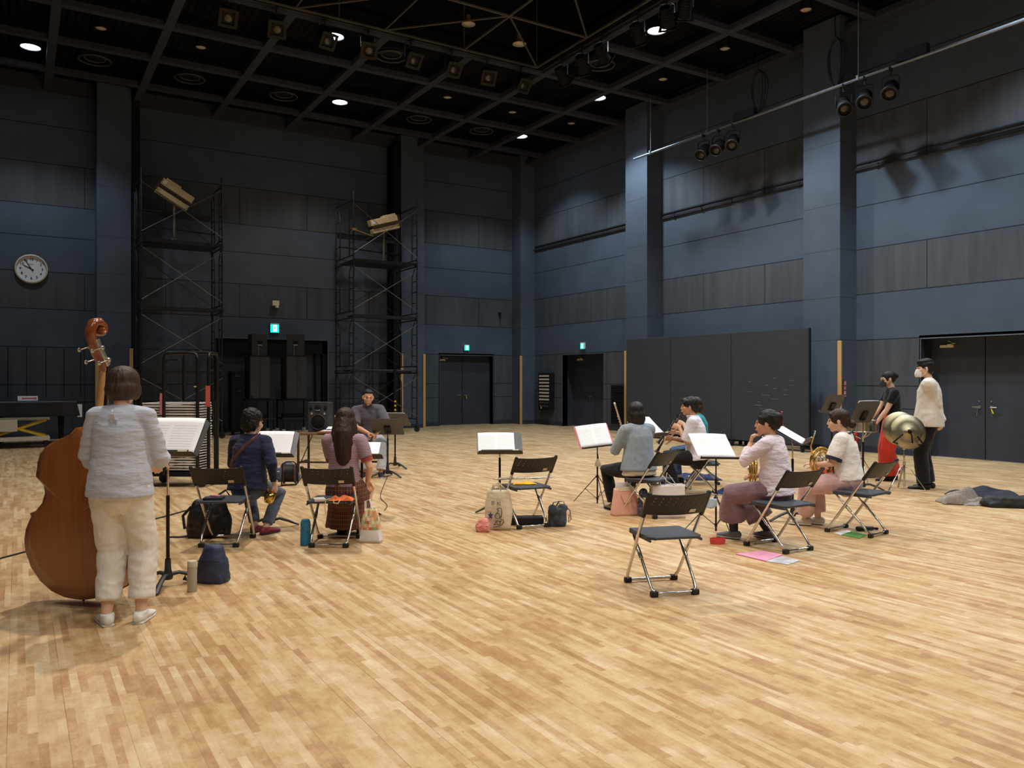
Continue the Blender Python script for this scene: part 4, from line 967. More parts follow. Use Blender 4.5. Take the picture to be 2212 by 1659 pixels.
    def legs(s, m, name='trousers', r=(.1, .08, .07), end=1.0, hipw=.175, hipd=.13, vox=.0105, fold=(.006, 6, 6, 9), rise=.09, top_r=.8):
        k = s.k; e = MB(); top = s.T @ V3(0, 0, rise*k)
        e.tube([s.T @ V3(0, 0, -.05*k), s.pel, top], [(hipw*.95*k, hipd*k), (hipw*k, hipd*k), (hipw*top_r*k, hipd*top_r*.95*k)], 20, xd=s.xd0, flat=(False, True))
        for q in (-1, 1):
            H_, K, A = s.hip[q], s.kn[q], s.an[q]; P = [H_, H_.lerp(K, .5), K, K.lerp(A, .5*end), K.lerp(A, end)]
            e.tube(P, [r[0]*k, (r[0]+r[1])/2*k, r[1]*k, (r[1]+r[2])/2*k, r[2]*k], 16, flat=(False, True))
        return blob(e, name, m, s.r, vox, 3, fold)
    def shoe(s, q, m, sole, high=.0, lace=None, w=.045):
        k = s.k; f = s.toe[q]; x = (f.y, -f.x, 0); A = s.an[q]; g = A.z; e = MB()
        z0 = A.z-.075*k
        e.tube([A-f*.045*k+V3(0, 0, -.035*k), A+f*.02*k+V3(0, 0, -.035*k), A+f*.09*k+V3(0, 0, -.045*k), A+f*.165*k+V3(0, 0, -.055*k)], [(.036*k, .036*k), (.042*k, .034*k), (w*k, .024*k), (.036*k, .016*k)], 14, xd=x)
        e.tube([A-f*.012+V3(0, 0, -.04*k), A-f*.012+V3(0, 0, (.0+high)*k)], [(.042*k, .05*k), (.043*k, .05*k)], 14, xd=x, flat=(False, True))
        o = blob(e, 'shoe', m, s.r, .007, 3)
        e = MB(); e.tube([A-f*.055*k+V3(0, 0, -.068*k), A+f*.05*k+V3(0, 0, -.068*k), A+f*.12*k+V3(0, 0, -.068*k), A+f*.175*k+V3(0, 0, -.066*k)], [(.036*k, .011), (.042*k, .011), (.047*k, .011), (.032*k, .010)], 14, xd=x, flat=(False, False)); e.build('sole', sole, o, smooth=True)
        if lace:
            e = MB()
            for t in (.03, .055, .08): c = A+f*t*k+V3(0, 0, -.012*k-.16*(t-.03)*k); e.tube([c-Vector(x)*.022*k, c+V3(0, 0, .006), c+Vector(x)*.022*k], .003, 5)
            e.build('laces', lace, o)
        return o
    def hair(s, parts, m, vox=.007, fold=(.005, 16, 16, 5), name='hair', chains=(), sm=3):
        e = MB(); e.M = s.hM
        for c, r in parts: e.ell(c, r)
        for pts, rad in chains: e.tube(pts, rad, 10)
        return blob(e, name, m, s.r, vox, sm, fold)
    def band(s, m, q, t, r, name='cuff', seg='fore'):
        a, b = (s.el[q], s.wr[q]) if seg == 'fore' else (s.sh[q], s.el[q]); p = a.lerp(b, t); d = (b-a).normalized()
        e = MB(); e.tube([p-d*.015, p+d*.015], r*s.k, 16, flat=(True, True)); return e.build(name, m, s.r, smooth=True, auto=40)
SHORT = [((0, -.022, .045), (.085, .103, .088)), ((0, -.06, -.01), (.078, .06, .07))]
def crop_hair(fr=.0): return [((0, -.024, .05), (.084, .102, .086)), ((0, -.062, .0), (.076, .058, .072)), ((.062, -.03, .01), (.022, .04, .045)), ((-.062, -.03, .01), (.022, .04, .045)), ((0, .045+fr, .085), (.06, .045, .03))]
def A0(py, D): return HC-(py-HZ)*D/F
WH = mat('white_canvas_shoe', (226, 226, 222), .7, var=.04); SOLEW = mat('off_white_sole', (214, 212, 204), .6)

# ===== bass player ==========================================================
M_LINEN = cloth('lilac_grey_linen', (190, 196, 212), fold=.45, fscale=7, stretch=(1, 1, 2.6)); M_CREAMT = cloth('cream_cotton_trousers', (226, 222, 214), fold=.4, fscale=7, stretch=(1.2, 1.2, 1))
p = Person('person with brown bob in lilac grey blouse and cream trousers, playing the double bass', -2.445, 5.0, 1, H=1.58, yaw=6, pitch=8, roll=-2, lean=2)
p.arm(-1, (-.13, .26, .96), (-.62, -.3, -1)); p.arm(1, (.12, .28, .96), (.5, -.3, -1))
p.leg(-1, (-.07, -.03, .073), (0, 1, .1), (-.75, 1)); p.leg(1, (.115, .03, .073), (0, 1, .1), (-.05, 1))
e = p.body(); p.hand(e, -1, (.4, .8, .15), (0, .3, -1), .9); p.hand(e, 1, (-.5, .8, -.1), (0, .2, -1), .9); p.finish(e, .007)
p.top(M_LINEN, 'blouse', .02, .075, 1.12, .074, .009, (.008, 3, 3, 14), loose=.026, neckz=.0, sr=.054, flare=.0)
b_ = p.Tt @ V3(0, -.125, .42)
e = MB(); e.box(b_+V3(0, .012, -.015), (.035, .012, .10), Euler((.25, 0, 0))); e.box(b_+V3(.018, .01, -.045), (.012, .012, .10), Euler((.2, .25, 0))); o = e.build('back_tie', M_LINEN, p.r, bevel=.003)
e = MB(); e.ell(b_+V3(0, .0, .05), (.007, .005, .007)); e.build('pearl_button', mat('pearl_button', (235, 232, 225), .3), p.r, smooth=True)
p.legs(M_CREAMT, 'trousers', (.104, .086, .074), .80, .172, .13, .009, (.013, 6, 6, 8))
for q in (-1, 1): p.shoe(q, WH, SOLEW, 0, WH, .046)
p.hair([((0, -.02, .04), (.098, .112, .092)), ((0, -.045, -.02), (.102, .088, .075)), ((0, -.05, -.055), (.092, .075, .045)), ((.06, .01, -.02), (.04, .05, .07)), ((-.06, .01, -.02), (.04, .05, .07))], H_BASS, fold=(.003, 30, 30, 4), sm=12)

# ===== saxophone player =====================================================
M_NAVY = cloth('navy_shirt', (38, 40, 66), fold=.45, fscale=9); M_JEAN = cloth('grey_blue_jeans', (88, 98, 116), fold=.4, fscale=12); M_REDSH = mat('red_dark_trainer', (128, 36, 50), .6, var=.3, nscale=30)
p = Person('person with short black hair in a navy shirt, seated from behind with a saxophone', -2.56, 7.72, -4, H=1.52, seat=.42, lean=10, yaw=-12, pitch=10, py=.03)
p.arm(-1, (-.04, .32, .62), (-1, -.3, -.3)); p.arm(1, (.245, .08, .50), (.6, -1, -.3))
p.leg(-1, (-.02, .26, .075), (-.3, 1, .3), (0, 1)); p.leg(1, (.13, .16, .075), (.3, 1, .3), (.5, 1))
e = p.body(); p.hand(e, -1, (.6, .6, .1), (0, -.3, -1), .9); p.hand(e, 1, (.1, .45, -.9), (-1, .2, 0), .7); p.finish(e)
p.top(M_NAVY, 'shirt', .026, .08, 1.8, .038, .0095, (.007, 4, 4, 13), loose=.022, neckz=.004)
e = MB(); e.tube([p.neck+V3(.045*cos(t), -.006+.05*sin(t), .012) for t in [2*pi*k/16 for k in range(16)]], (.008, .02), 8, xd=(0, 0, 1), closed=True); e.build('collar', M_NAVY, p.r, smooth=True)
p.legs(M_JEAN, 'jeans', (.092, .07, .056), .92); 
for q in (-1, 1): p.shoe(q, M_REDSH, mat('dark_sole', (60, 30, 36), .7), 0, None)
p.hair(crop_hair(-.02)+[((0, -.045, .058), (.098, .10, .09)), ((0, -.07, -.01), (.093, .07, .085)), ((0, -.09, -.06), (.06, .03, .04))], H_BLACK, fold=(.014, 26, 26, 26))
M_STRAP = mat('brown_leather_strap', (92, 60, 48), .5, var=.1)
e = MB(); sp_ = [p.Tt @ V3(*c) for c in ((.10, -.02, .485), (.055, -.105, .42), (-.03, -.135, .33), (-.12, -.125, .22), (-.17, -.06, .12))]; e.tube(sp_, (.016, .004), 8, xd=(0, 0, 1)); e.build('sax_strap', M_STRAP, p.r)
sx = p.r.location.copy(), p
# ===== long haired woman ====================================================
def stripe_mat():
    t = NT('striped_knit'); tc = t.new('ShaderNodeTexCoord'); sp = t.new('ShaderNodeSeparateXYZ'); t.lk(tc.outputs['Object'], sp.inputs[0])
    k = t.math('ADD', t.math('MULTIPLY', t.math('SINE', t.math('MULTIPLY', sp.outputs[2], 470.0)), .5), .5)
    t.lk(t.ramp(k, [(.25, srgb(124, 80, 100)), (.7, srgb(188, 168, 178))]), t.b.inputs['Base Color']); t.b.inputs['Roughness'].default_value = .9; t.bump(k, .3, .004); return t.m
def plaid_mat():
    t = NT('plaid_cloth'); tc = t.new('ShaderNodeTexCoord'); sp = t.new('ShaderNodeSeparateXYZ'); t.lk(tc.outputs['Object'], sp.inputs[0])
    def st_(o, f, th): return t.math('GREATER_THAN', t.math('SINE', t.math('MULTIPLY', o, f)), th)
    a = t.math('ARCTAN2', sp.outputs[0], t.math('SUBTRACT', sp.outputs[1], .15))
    v1, v2, h1, h2 = st_(a, 62., .6), st_(a, 124., .8), st_(sp.outputs[2], 150., .66), st_(sp.outputs[2], 300., .85)
    c = t.mix(t.math('MULTIPLY', v1, .38), srgb(98, 52, 48), srgb(178, 134, 84)); c = t.mix(t.math('MULTIPLY', h1, .28), c, srgb(170, 128, 84)); c = t.mix(t.math('MULTIPLY', v2, .5), c, srgb(60, 30, 48)); c = t.mix(t.math('MULTIPLY', h2, .5), c, srgb(58, 28, 40))
    t.lk(c, t.b.inputs['Base Color']); t.b.inputs['Roughness'].default_value = .9; t.bump(t.noise(10, 3, .5, stretch=(2, 2, .4)), .5, .03); return t.m
M_STRIPE = stripe_mat(); M_PLAID = plaid_mat(); M_RUST = cloth('rust_cuff', (160, 70, 56))
p = Person('person with very long dark hair, striped knit top and plaid skirt, seated from behind', -1.615, 7.68, -6, H=1.56, seat=.42, lean=3, yaw=6, pitch=3, py=0)
p.arm(-1, (-.10, .26, .50), (-.8, -.6, -.5)); p.arm(1, (.19, .16, .53), (.7, -.7, -.5))
p.leg(-1, (-.10, .24, .08), (-.2, 1, .3)); p.leg(1, (.10, .24, .08), (.2, 1, .3))
e = p.body(); p.hand(e, -1, (.5, .8, 0), (0, 0, -1), .5); p.hand(e, 1, (-.1, .8, -.2), (-.6, 0, -1), .5); p.finish(e)
p.top(M_STRIPE, 'knit_top', .014, .03, .66, .062, .009, (.003, 5, 5, 10), sr=.068, neckz=-.01)
for q in (-1, 1): p.band(M_RUST, q, .72, .058, 'sleeve_cuff', 'up')
e = MB(); rg = [(-.02, -.01, .56, .135, .105), (0, .0, .50, .180, .14), (0, .06, .45, .195, .18), (0, .15, .37, .195, .20), (0, .17, .26, .20, .20), (0, .17, .15, .21, .20), (0, .17, .085, .225, .205)]
e.tube([V3(a_[0], a_[1], a_[2]) for a_ in rg], [(a_[3], a_[4]) for a_ in rg], 28, xd=(1, 0, 0), flat=(True, True)); blob(e, 'skirt', M_PLAID, p.r, .011, 3, (.016, 14, 14, 1.2))
for q in (-1, 1): p.shoe(q, M_BLACK, M_BLACK)
p.hair([((0, -.015, .045), (.093, .110, .090)), ((0, -.055, -.02), (.095, .075, .09))], H_BROWN, fold=(.006, 30, 30, 2.5), sm=12,
       chains=[([(0, -.055, .0), (.0, -.10, -.12), (.005, -.115, -.24), (.01, -.11, -.36), (.0, -.10, -.43)], [.085, .098, .09, .08, .05]), ([(.06, -.03, .0), (.085, -.05, -.12), (.08, -.09, -.24)], [.05, .045, .04]), ([(-.06, -.03, .0), (-.085, -.05, -.12), (-.07, -.09, -.28)], [.05, .045, .04]), ([(-.045, -.10, -.3), (-.06, -.10, -.42)], [.04, .03])])
# ===== conductor ============================================================
M_POLO = cloth('grey_polo', (92, 88, 98), fold=.4, fscale=10); M_LGREY = cloth('light_grey_trousers', (186, 184, 186), fold=.45, fscale=9); M_BSHOE = mat('black_slip_on', (26, 24, 24), .5)
p = Person('person in a grey polo shirt and pale trousers, seated facing the camera behind a stand', -2.30, 12.95, 188, H=1.74, seat=.50, male=True, lean=18, side=3, skin=SK2, yaw=10, pitch=10, roll=-4)
p.arm(-1, (-.10, .42, .66), (-1, -.2, .2)); p.arm(1, (.0, .44, .68), (1, -.2, -.2))
p.leg(-1, (-.19, .52, .08), (-.5, 1, .5), (-.1, 1)); p.leg(1, (.06, .44, .08), (.3, 1, .5), (.25, 1))
e = p.body(); p.hand(e, -1, (.7, .6, -.1), (0, 0, -1), .8); p.hand(e, 1, (-.7, .5, -.1), (0, 0, -1), .8); p.finish(e); p.face(closed=True)
p.top(M_POLO, 'polo_shirt', .028, .05, .86, .066, .0095, (.006, 4, 4, 10), loose=.02, neckz=.0)
e = MB()
for q in (-1, 1): e.box(p.neck+V3(q*.045, .055, .01), (.07, .012, .045), Euler((-.4, 0, q*.5)))
e.tube([p.neck+V3(.062*cos(t), .0+.06*sin(t), .02) for t in [2*pi*k/16 for k in range(16)]], (.009, .02), 8, xd=(0, 0, 1), closed=True); e.build('collar', M_POLO, p.r, bevel=.003)
p.legs(M_LGREY, 'trousers', (.098, .078, .068), .92, .18, .135)
for q in (-1, 1): p.shoe(q, M_BSHOE, SOLEW)
p.hair([((0, -.03, .052), (.083, .095, .078)), ((0, -.065, .01), (.075, .05, .06)), ((0, .02, .09), (.06, .05, .03))], H_BLACK, fold=(.002, 40, 40, 40))
e = MB(); h0 = p.hands[1][0]; e.tube([h0, h0+V3(-.12, .22, .10)], (.004, .002), 6); o = e.build('x', mat('pale_baton', (226, 220, 206), .5)); o.name = 'conducting_baton'; o.data.name = 'conducting_baton'; o.parent = None; o.matrix_world = Matrix.Translation(p.r.location) @ Matrix.Rotation(p.r.rotation_euler.z, 4, 'Z'); tag(o, 'thin pale conducting baton in the conductor\'s hand', 'baton')
# ===== grey blue cardigan ====================================================
M_CARD = cloth('grey_blue_cardigan', (148, 160, 172), fold=.4, fscale=9, stretch=(2, 2, .5)); M_BEIGE = cloth('beige_undershirt', (198, 184, 160)); M_BLKT = cloth('black_trousers', (30, 29, 33), fold=.35, fscale=10)
p = Person('person with dark shoulder length hair in a grey blue cardigan, playing a flute', 1.45, 9.06, 22, H=1.60, seat=.425, lean=4, yaw=-8, pitch=4, py=.03)
p.arm(-1, (-.12, .27, .86), (-.6, -.5, -.8)); p.arm(1, (.06, .22, .93), (1, -.4, -.8))
p.leg(-1, (-.16, .34, .08), (-.35, 1, .3)); p.leg(1, (.06, .36, .08), (.2, 1, .3))
e = p.body(); p.hand(e, -1, (.2, .3, 1), (.7, -.3, 0), .9); p.hand(e, 1, (0, .5, 1), (-.6, .2, 0), .9); p.finish(e)
p.top(M_BEIGE, 'undershirt', .018, .095, .4, .05, .011, (.004, 5, 5, 12), loose=.03)
p.top(M_CARD, 'cardigan', .026, .035, 1.8, .036, .009, (.006, 9, 9, 5), loose=.032)
p.legs(M_BLKT, 'trousers', (.1, .08, .06), .95)
for q in (-1, 1): p.shoe(q, mat('taupe_shoe', (120, 104, 92), .7), M_BLACK)
p.hair([((0, -.015, .042), (.094, .110, .090)), ((0, -.045, -.03), (.096, .085, .085)), ((0, -.06, -.10), (.085, .06, .05)), ((.055, .0, -.05), (.045, .055, .09)), ((-.055, .0, -.05), (.045, .055, .09)), ((.03, -.075, -.07), (.06, .045, .06))], H_DARK, fold=(.004, 32, 32, 4), sm=14)
PF = p
# ===== teal player ===========================================================
M_TEAL = cloth('teal_top', (28, 142, 150), fold=.3); M_BJ = cloth('blue_jeans', (62, 88, 128))
p = Person('person in a teal top, mostly hidden behind the clarinet player in the white shirt', 2.75, 11.62, 74, H=1.60, seat=.425, lean=6, yaw=0, pitch=6)
p.play((0, .66, -.75))
p.leg(-1, (-.12, .42, .08), (-.2, 1, .4)); p.leg(1, (.12, .34, .08), (.2, 1, .4))
e = p.body(); p.hand(e, -1, (.35, .9, .25), (.9, -.2, -.3), 1.0); p.hand(e, 1, (-.35, .9, .15), (-.9, -.2, -.3), 1.0); p.finish(e); p.face()
p.top(M_TEAL, 'teal_top', .018, .06, .6, .055, .011, (.004, 5, 5, 10)); p.legs(M_BJ, 'jeans', (.1, .076, .06), .9)
for q in (-1, 1): p.shoe(q, M_BLACK, M_BLACK)
p.hair([((0, -.02, .045), (.09, .108, .088)), ((0, -.06, -.03), (.085, .065, .08)), ((.05, -.01, -.02), (.04, .05, .07)), ((-.05, -.01, -.02), (.04, .05, .07))], H_BROWN)
PT = p
# ===== clarinet man ==========================================================
M_WSH = cloth('white_dress_shirt', (224, 222, 234), fold=.5, fscale=8)
p = Person('person with black hair in a white short sleeved shirt, seated in profile, playing a clarinet', 2.47, 10.62, 76, H=1.66, seat=.425, male=True, lean=8, yaw=4, pitch=2, skin=SK2)
p.play((0, .50, -.87))
p.leg(-1, (-.10, .30, .08), (-.2, 1, .4)); p.leg(1, (.13, .38, .08), (.2, 1, .4))
e = p.body(); p.hand(e, -1, (.35, .9, .25), (.9, -.2, -.3), 1.0); p.hand(e, 1, (-.35, .9, .15), (-.9, -.2, -.3), 1.0); p.finish(e); p.face()
p.top(M_WSH, 'white_shirt', .026, .06, .92, .068, .009, (.007, 4, 4, 9), loose=.03, neckz=.01)
e = MB(); e.tube([p.neck+V3(.06*cos(t), .004+.062*sin(t), .018) for t in [2*pi*k/16 for k in range(16)]], (.008, .022), 8, xd=(0, 0, 1), closed=True); e.box(p.neck+V3(-.035, .06, -.005), (.06, .01, .05), Euler((-.5, 0, .4))); e.build('collar', M_WSH, p.r)
p.legs(M_BLKT, 'trousers', (.102, .085, .075), .96, .175, .13)
for q in (-1, 1): p.shoe(q, M_BSHOE, M_BLACK)
p.hair(crop_hair(.012)+[((-.05, .02, .05), (.035, .06, .05)), ((.05, .02, .05), (.035, .06, .05)), ((0, -.085, -.04), (.055, .03, .045))], H_BLACK, fold=(.008, 24, 24, 14))
PC = p
# ===== horn player with claw ==================================================
M_PKW = cloth('pinkish_white_shirt', (226, 214, 226), fold=.55, fscale=9, stretch=(1, 1, 2.5)); M_MAUVE = cloth('mauve_wide_trousers', (130, 102, 112), fold=.4, fscale=9); M_SOCK = mat('charcoal_sock', (44, 48, 56), .9, bump=.2); M_GTR = mat('grey_mesh_trainer', (112, 114, 122), .8, var=.1, bump=.2, bscale=200)
p = Person('person with a hair claw, pale pink shirt and mauve trousers, chin on hand', 2.45, 7.42, 52, H=1.53, seat=.425, lean=6, yaw=14, pitch=2, skin=SK2, py=.0)
p.arm(-1, (-.055, .225, .92), (-.7, .6, -1)); p.arm(1, (.12, .22, .60), (.9, -.5, -.5))
p.leg(-1, (-.03, .40, .08), (-.3, 1, .4), (0, 1)); p.leg(1, (.17, .14, .08), (.2, 1, .3), (.3, 1))
e = p.body(); p.hand(e, -1, (.15, -.15, 1), (.5, -.8, 0), 1.5); p.hand(e, 1, (-.5, .7, .1), (0, 0, -1), .8); p.finish(e); p.face()
p.top(M_PKW, 'shirt', .026, .075, 1.72, .044, .009, (.008, 4, 4, 13), loose=.028, neckz=.004)
e = MB(); e.tube([p.neck+V3(.05*cos(t), -.004+.054*sin(t), .014) for t in [2*pi*k/16 for k in range(16)]], (.008, .018), 8, xd=(0, 0, 1), closed=True); e.build('collar', M_PKW, p.r, smooth=True)
p.legs(M_MAUVE, 'wide_trousers', (.112, .105, .135), .66, .19, .14, .0105, (.009, 6, 6, 5))
for q in (-1, 1):
    K, A = p.kn[q], p.an[q]; e = MB(); e.tube([K.lerp(A, .62), K.lerp(A, .98)], [.047, .041], 12); e.build('sock', M_SOCK, p.r, smooth=True)
    p.shoe(q, M_GTR, mat('pale_grey_sole', (176, 176, 178), .7), .0, mat('white_lace', (220, 220, 220), .8))
p.hair([((0, -.024, .048), (.086, .106, .090)), ((0, -.08, .01), (.078, .055, .075)), ((.045, .0, .04), (.045, .075, .06)), ((-.045, .0, .04), (.045, .075, .06)), ((0, -.10, .05), (.05, .05, .06))], H_BLACK, fold=(.006, 18, 18, 30))
M_CLAW = mat('tortoise_claw', (98, 44, 44), .25, var=.4, nscale=60)
e = MB(); e.M = p.hM @ Matrix.Translation((.055, -.122, .045)) @ Matrix.Rotation(.45, 4, 'Z') @ Matrix.Rotation(-.15, 4, 'X') @ Matrix.Scale(1.15, 4)
for s_ in (-1, 1):
    for kk in range(3): e.tube([(s_*.022+.017*cos(t), -.004, -.045+.035*kk+.017*sin(t)) for t in [2*pi*q_/12 for q_ in range(12)]], .005, 6, closed=True)
e.tube([(0, 0, -.06), (0, -.012, 0), (0, 0, .06)], .007, 6); e.ell((0, -.02, .045), (.014, .012, .012)); e.build('hair_claw', M_CLAW, p.r, smooth=True)
PH1 = p
# ===== horn player blouse =====================================================
M_IVORY = cloth('ivory_blouse', (240, 235, 230), fold=.45, fscale=8); M_NTRIM = mat('navy_trim', (34, 34, 62), .8); M_PINKT = cloth('dusty_pink_trousers', (208, 172, 170), fold=.5, fscale=9, stretch=(2, 2, .7)); M_BTR = mat('beige_trainer', (206, 196, 182), .8, var=.1)
p = Person('person with low brown bun, ivory navy trimmed blouse and pink trousers, holding a horn', 3.42, 8.10, 56, H=1.50, seat=.425, lean=6, yaw=12, pitch=6, py=.02)
p.arm(-1, (-.08, .31, .65), (-.8, -.6, -.7)); p.arm(1, (.10, .27, .58), (.9, -.8, -.4))
p.leg(-1, (.0, .44, .08), (-.3, 1, .4), (-.1, 1)); p.leg(1, (.12, .34, .08), (.2, 1, .4), (.1, 1))
e = p.body(); p.hand(e, -1, (-.1, .9, .2), (.4, 0, -1), .9); p.hand(e, 1, (-.4, .8, .1), (-1, 0, 0), .5); p.finish(e); p.face()
p.top(M_IVORY, 'blouse', .022, .02, .78, .085, .009, (.006, 5, 5, 6), loose=.03, neckz=.0, sr=.066)
for q in (-1, 1): p.band(M_NTRIM, q, .785, .0865, 'sleeve_trim', 'up')
e = MB(); e.tube([p.neck+V3(.066*cos(t), -.012+.07*sin(t), .004) for t in [2*pi*k/16 for k in range(16)]], .006, 6, closed=True)
n0 = p.Tt @ V3(0, -.088, .478)
e.tube([n0, n0+V3(.025, -.015, -.02), n0+V3(.03, -.03, -.07)], (.006, .003), 6); e.tube([n0, n0+V3(-.02, -.018, -.03), n0+V3(-.012, -.034, -.09)], (.006, .003), 6); e.tube([n0, n0+V3(.03, -.01, .012), n0+V3(.045, -.02, -.012), n0], .005, 6); e.build('neck_ribbon', M_NTRIM, p.r, smooth=True)
p.legs(M_PINKT, 'wide_trousers', (.118, .108, .088), .86, .19, .145, .0105, (.010, 9, 9, 3), rise=.12)
for q in (-1, 1): p.shoe(q, M_BTR, SOLEW, 0, mat('white_lace', (220, 220, 220), .8))
p.hair([((0, -.02, .045), (.089, .107, .088)), ((0, -.07, .0), (.08, .055, .075)), ((0, .05, .072), (.062, .042, .035)), ((.055, .01, .03), (.03, .06, .06)), ((-.055, .01, .03), (.03, .06, .06)), ((0, -.135, -.045), (.045, .042, .045))], H_BROWN, fold=(.004, 20, 20, 8), sm=3)
PH2 = p
# ===== percussionist ==========================================================
M_BTEE = cloth('black_tee', (22, 23, 28), fold=.3); M_REDT = cloth('red_wide_trousers', (204, 58, 44), fold=.4, fscale=7, stretch=(2, 2, .4)); M_BMASK = mat('charcoal_mask', (44, 44, 50), .8); M_WMASK = mat('white_mask', (232, 230, 230), .8, var=.02)
def mask(p, m):
    e = MB()
    def fn(u, v):
        a = (u-.5)*2.1; rr = .085+.024*(1-abs(2*u-1)**2)*sin(pi*min(1, v*.8+.2)); return (rr*.85*sin(a), .008+rr*1.12*cos(a)*.98, -.098+.102*v)
    e.grid(fn, 17, 9); e.v = [p.hM @ v for v in e.v]; o = e.build('face_mask', m, p.r, smooth=True, solid=.004)
    e = MB(); e.M = p.hM
    for q in (-1, 1): e.tube([(q*.066, .045, -.005), (q*.082, .0, .025), (q*.084, -.02, .01)], .0022, 5); e.tube([(q*.066, .045, -.085), (q*.08, .0, -.035), (q*.084, -.02, -.01)], .0022, 5)
    e.build('ear_loop', m, o)
p = Person('person with black mask, black tee and wide red trousers, standing at the percussion', 5.76, 12.1, 82, H=1.63, lean=3, yaw=4, pitch=8)
p.arm(-1, (-.12, .28, .86), (-.5, -.8, -.6)); p.arm(1, (.02, .34, .88), (.5, -.6, -1))
p.leg(-1, (-.09, .10, .075), (0, 1, .1), (-.1, 1)); p.leg(1, (.10, -.02, .075), (0, 1, .1), (.05, 1))
e = p.body(); p.hand(e, -1, (.1, .9, -.2), (.3, 0, -1), .7); p.hand(e, 1, (0, .9, -.2), (-.3, 0, -1), .7); p.finish(e); p.face(lips=False); mask(p, M_BMASK)
p.top(M_BTEE, 'black_tee', .014, -.06, .62, .056, .01, (.003, 5, 5, 9)); p.legs(M_REDT, 'wide_trousers', (.118, .115, .125), .97, .175, .13, .0105, (.012, 9, 9, 1.6), rise=.13)
for q in (-1, 1): p.shoe(q, mat('black_sandal', (34, 26, 26), .6), M_BLACK)
p.hair([((0, -.024, .045), (.083, .102, .085)), ((0, -.065, .01), (.075, .05, .065)), ((0, -.125, .035), (.042, .04, .042)), ((-.06, .03, .02), (.016, .02, .05)), ((.06, .03, .02), (.016, .02, .05))], H_BLACK, fold=(.003, 20, 20, 10))
# ===== standing man ===========================================================
M_OFFW = cloth('off_white_sweater', (222, 214, 204), fold=.5, fscale=6, stretch=(1.5, 1.5, .8))
p = Person('person with white mask, off white top and black trousers, standing hands behind back', 5.80, 11.15, 62, H=1.78, male=True, yaw=12, pitch=4)
p.arm(-1, (.02, -.15, .90), (-1, -.45, .2)); p.arm(1, (.0, -.175, .93), (1, -.55, .2))
p.leg(-1, (-.09, .06, .075), (0, 1, .1), (-.05, 1)); p.leg(1, (.11, .0, .075), (0, 1, .1), (.1, 1))
e = p.body(); p.hand(e, -1, (.5, .1, -.8), (0, 1, 0), .9); p.hand(e, 1, (-.5, .1, -.8), (0, 1, 0), .9); p.finish(e); p.face(lips=False); mask(p, M_WMASK)
p.top(M_OFFW, 'long_top', .03, .10, 1.98, .046, .01, (.009, 4, 4, 5), loose=.035, sr=.07); p.legs(M_BLKT, 'trousers', (.108, .088, .078), .99, .175, .135, .0105, (.006, 5, 5, 6))
for q in (-1, 1): p.shoe(q, M_BSHOE, M_BLACK, 0, None, .05)
p.hair(crop_hair(.0)+[((0, .03, .1), (.065, .06, .03)), ((0, -.02, .10), (.075, .08, .045))], H_BLACK, fold=(.008, 26, 26, 26))
PM = p
# ---------------------------------------------------------------- double bass
def varnish(name, a, b, rough=.18):
    t = NT(name); f = t.noise(7, 4, .6, stretch=(6, 6, .35)); t.lk(t.ramp(f, [(.25, srgb(*a)), (.75, srgb(*b))]), t.b.inputs['Base Color'])
    t.b.inputs['Roughness'].default_value = rough; t.b.inputs['Coat Weight'].default_value = .6; t.b.inputs['Coat Roughness'].default_value = .2; MATS[name] = t.m; return t.m
M_BBACK = varnish('bass_back_varnish', (126, 68, 10), (154, 88, 18), .4); M_BRIB = varnish('bass_rib_varnish', (118, 58, 18), (146, 78, 30)); M_SCROLL = varnish('scroll_varnish', (116, 56, 24), (146, 78, 36), .14)
M_NECK = varnish('pale_neck_wood', (176, 130, 78), (192, 148, 94), .4); M_EBONY = mat('ebony', (26, 22, 22), .35, coat=.3); M_SILVER = mat('engraved_plate', (190, 186, 176), .3, .9, var=.15, nscale=60)
r = thing('double_bass', 'large brown varnished double bass leaning on the standing player, its back to the camera', 'double bass'); place(r, PX(158, 5.33), 5.33, -14)
LM = Matrix.Rotation(radians(3.7), 4, 'Y') @ Matrix.Diagonal((1.0, 1.0, 1.0, 1))
half = [(0, .06), (.07, .063), (.165, .09), (.25, .145), (.325, .23), (.372, .33), (.385, .41), (.378, .48), (.360, .53), (.342, .57), (.352, .592), (.312, .612), (.268, .67), (.250, .74), (.262, .80), (.300, .835), (.322, .843), (.324, .86), (.318, .90), (.318, .94), (.302, 1.0), (.265, 1.05), (.205, 1.095), (.14, 1.125), (.09, 1.155), (.05, 1.20), (0, 1.21)]
def plate(e, y0, y1, sc):
    P = [(x*1.1*sc+(.004 if x > .02 and sc > 1 else 0), z) for x, z in half]; n = len(P); poly = P+[(-x, z) for x, z in reversed(P[1:-1])]
    e.prism(poly, y0, y1, LM @ Matrix(((1, 0, 0, 0), (0, 0, 1, 0), (0, 1, 0, 0), (0, 0, 0, 1))))
e = MB(); plate(e, .006, .19, .975); bd = e.build('body_ribs', M_BRIB, r, bevel=.004)
e = MB()
P = [(x*1.1, z) for x, z in half]; full = P+[(-x, z) for x, z in reversed(P[1:-1])]; c0 = (0, .6)
V = []; rings = 7; nF = len(full)
for k in range(rings):
    t_ = 1-k/rings; dome = -.022*(1-t_**2.2)
    for x, z in full: V.append(LM @ Vector((x*t_, .004+dome, .62+(z-.62)*t_)))
V.append(LM @ Vector((0, .004-.024, .62))); Fs = []
for k in range(rings-1):
    for q in range(nF): Fs.append((k*nF+q, k*nF+(q+1) % nF, (k+1)*nF+(q+1) % nF, (k+1)*nF+q))
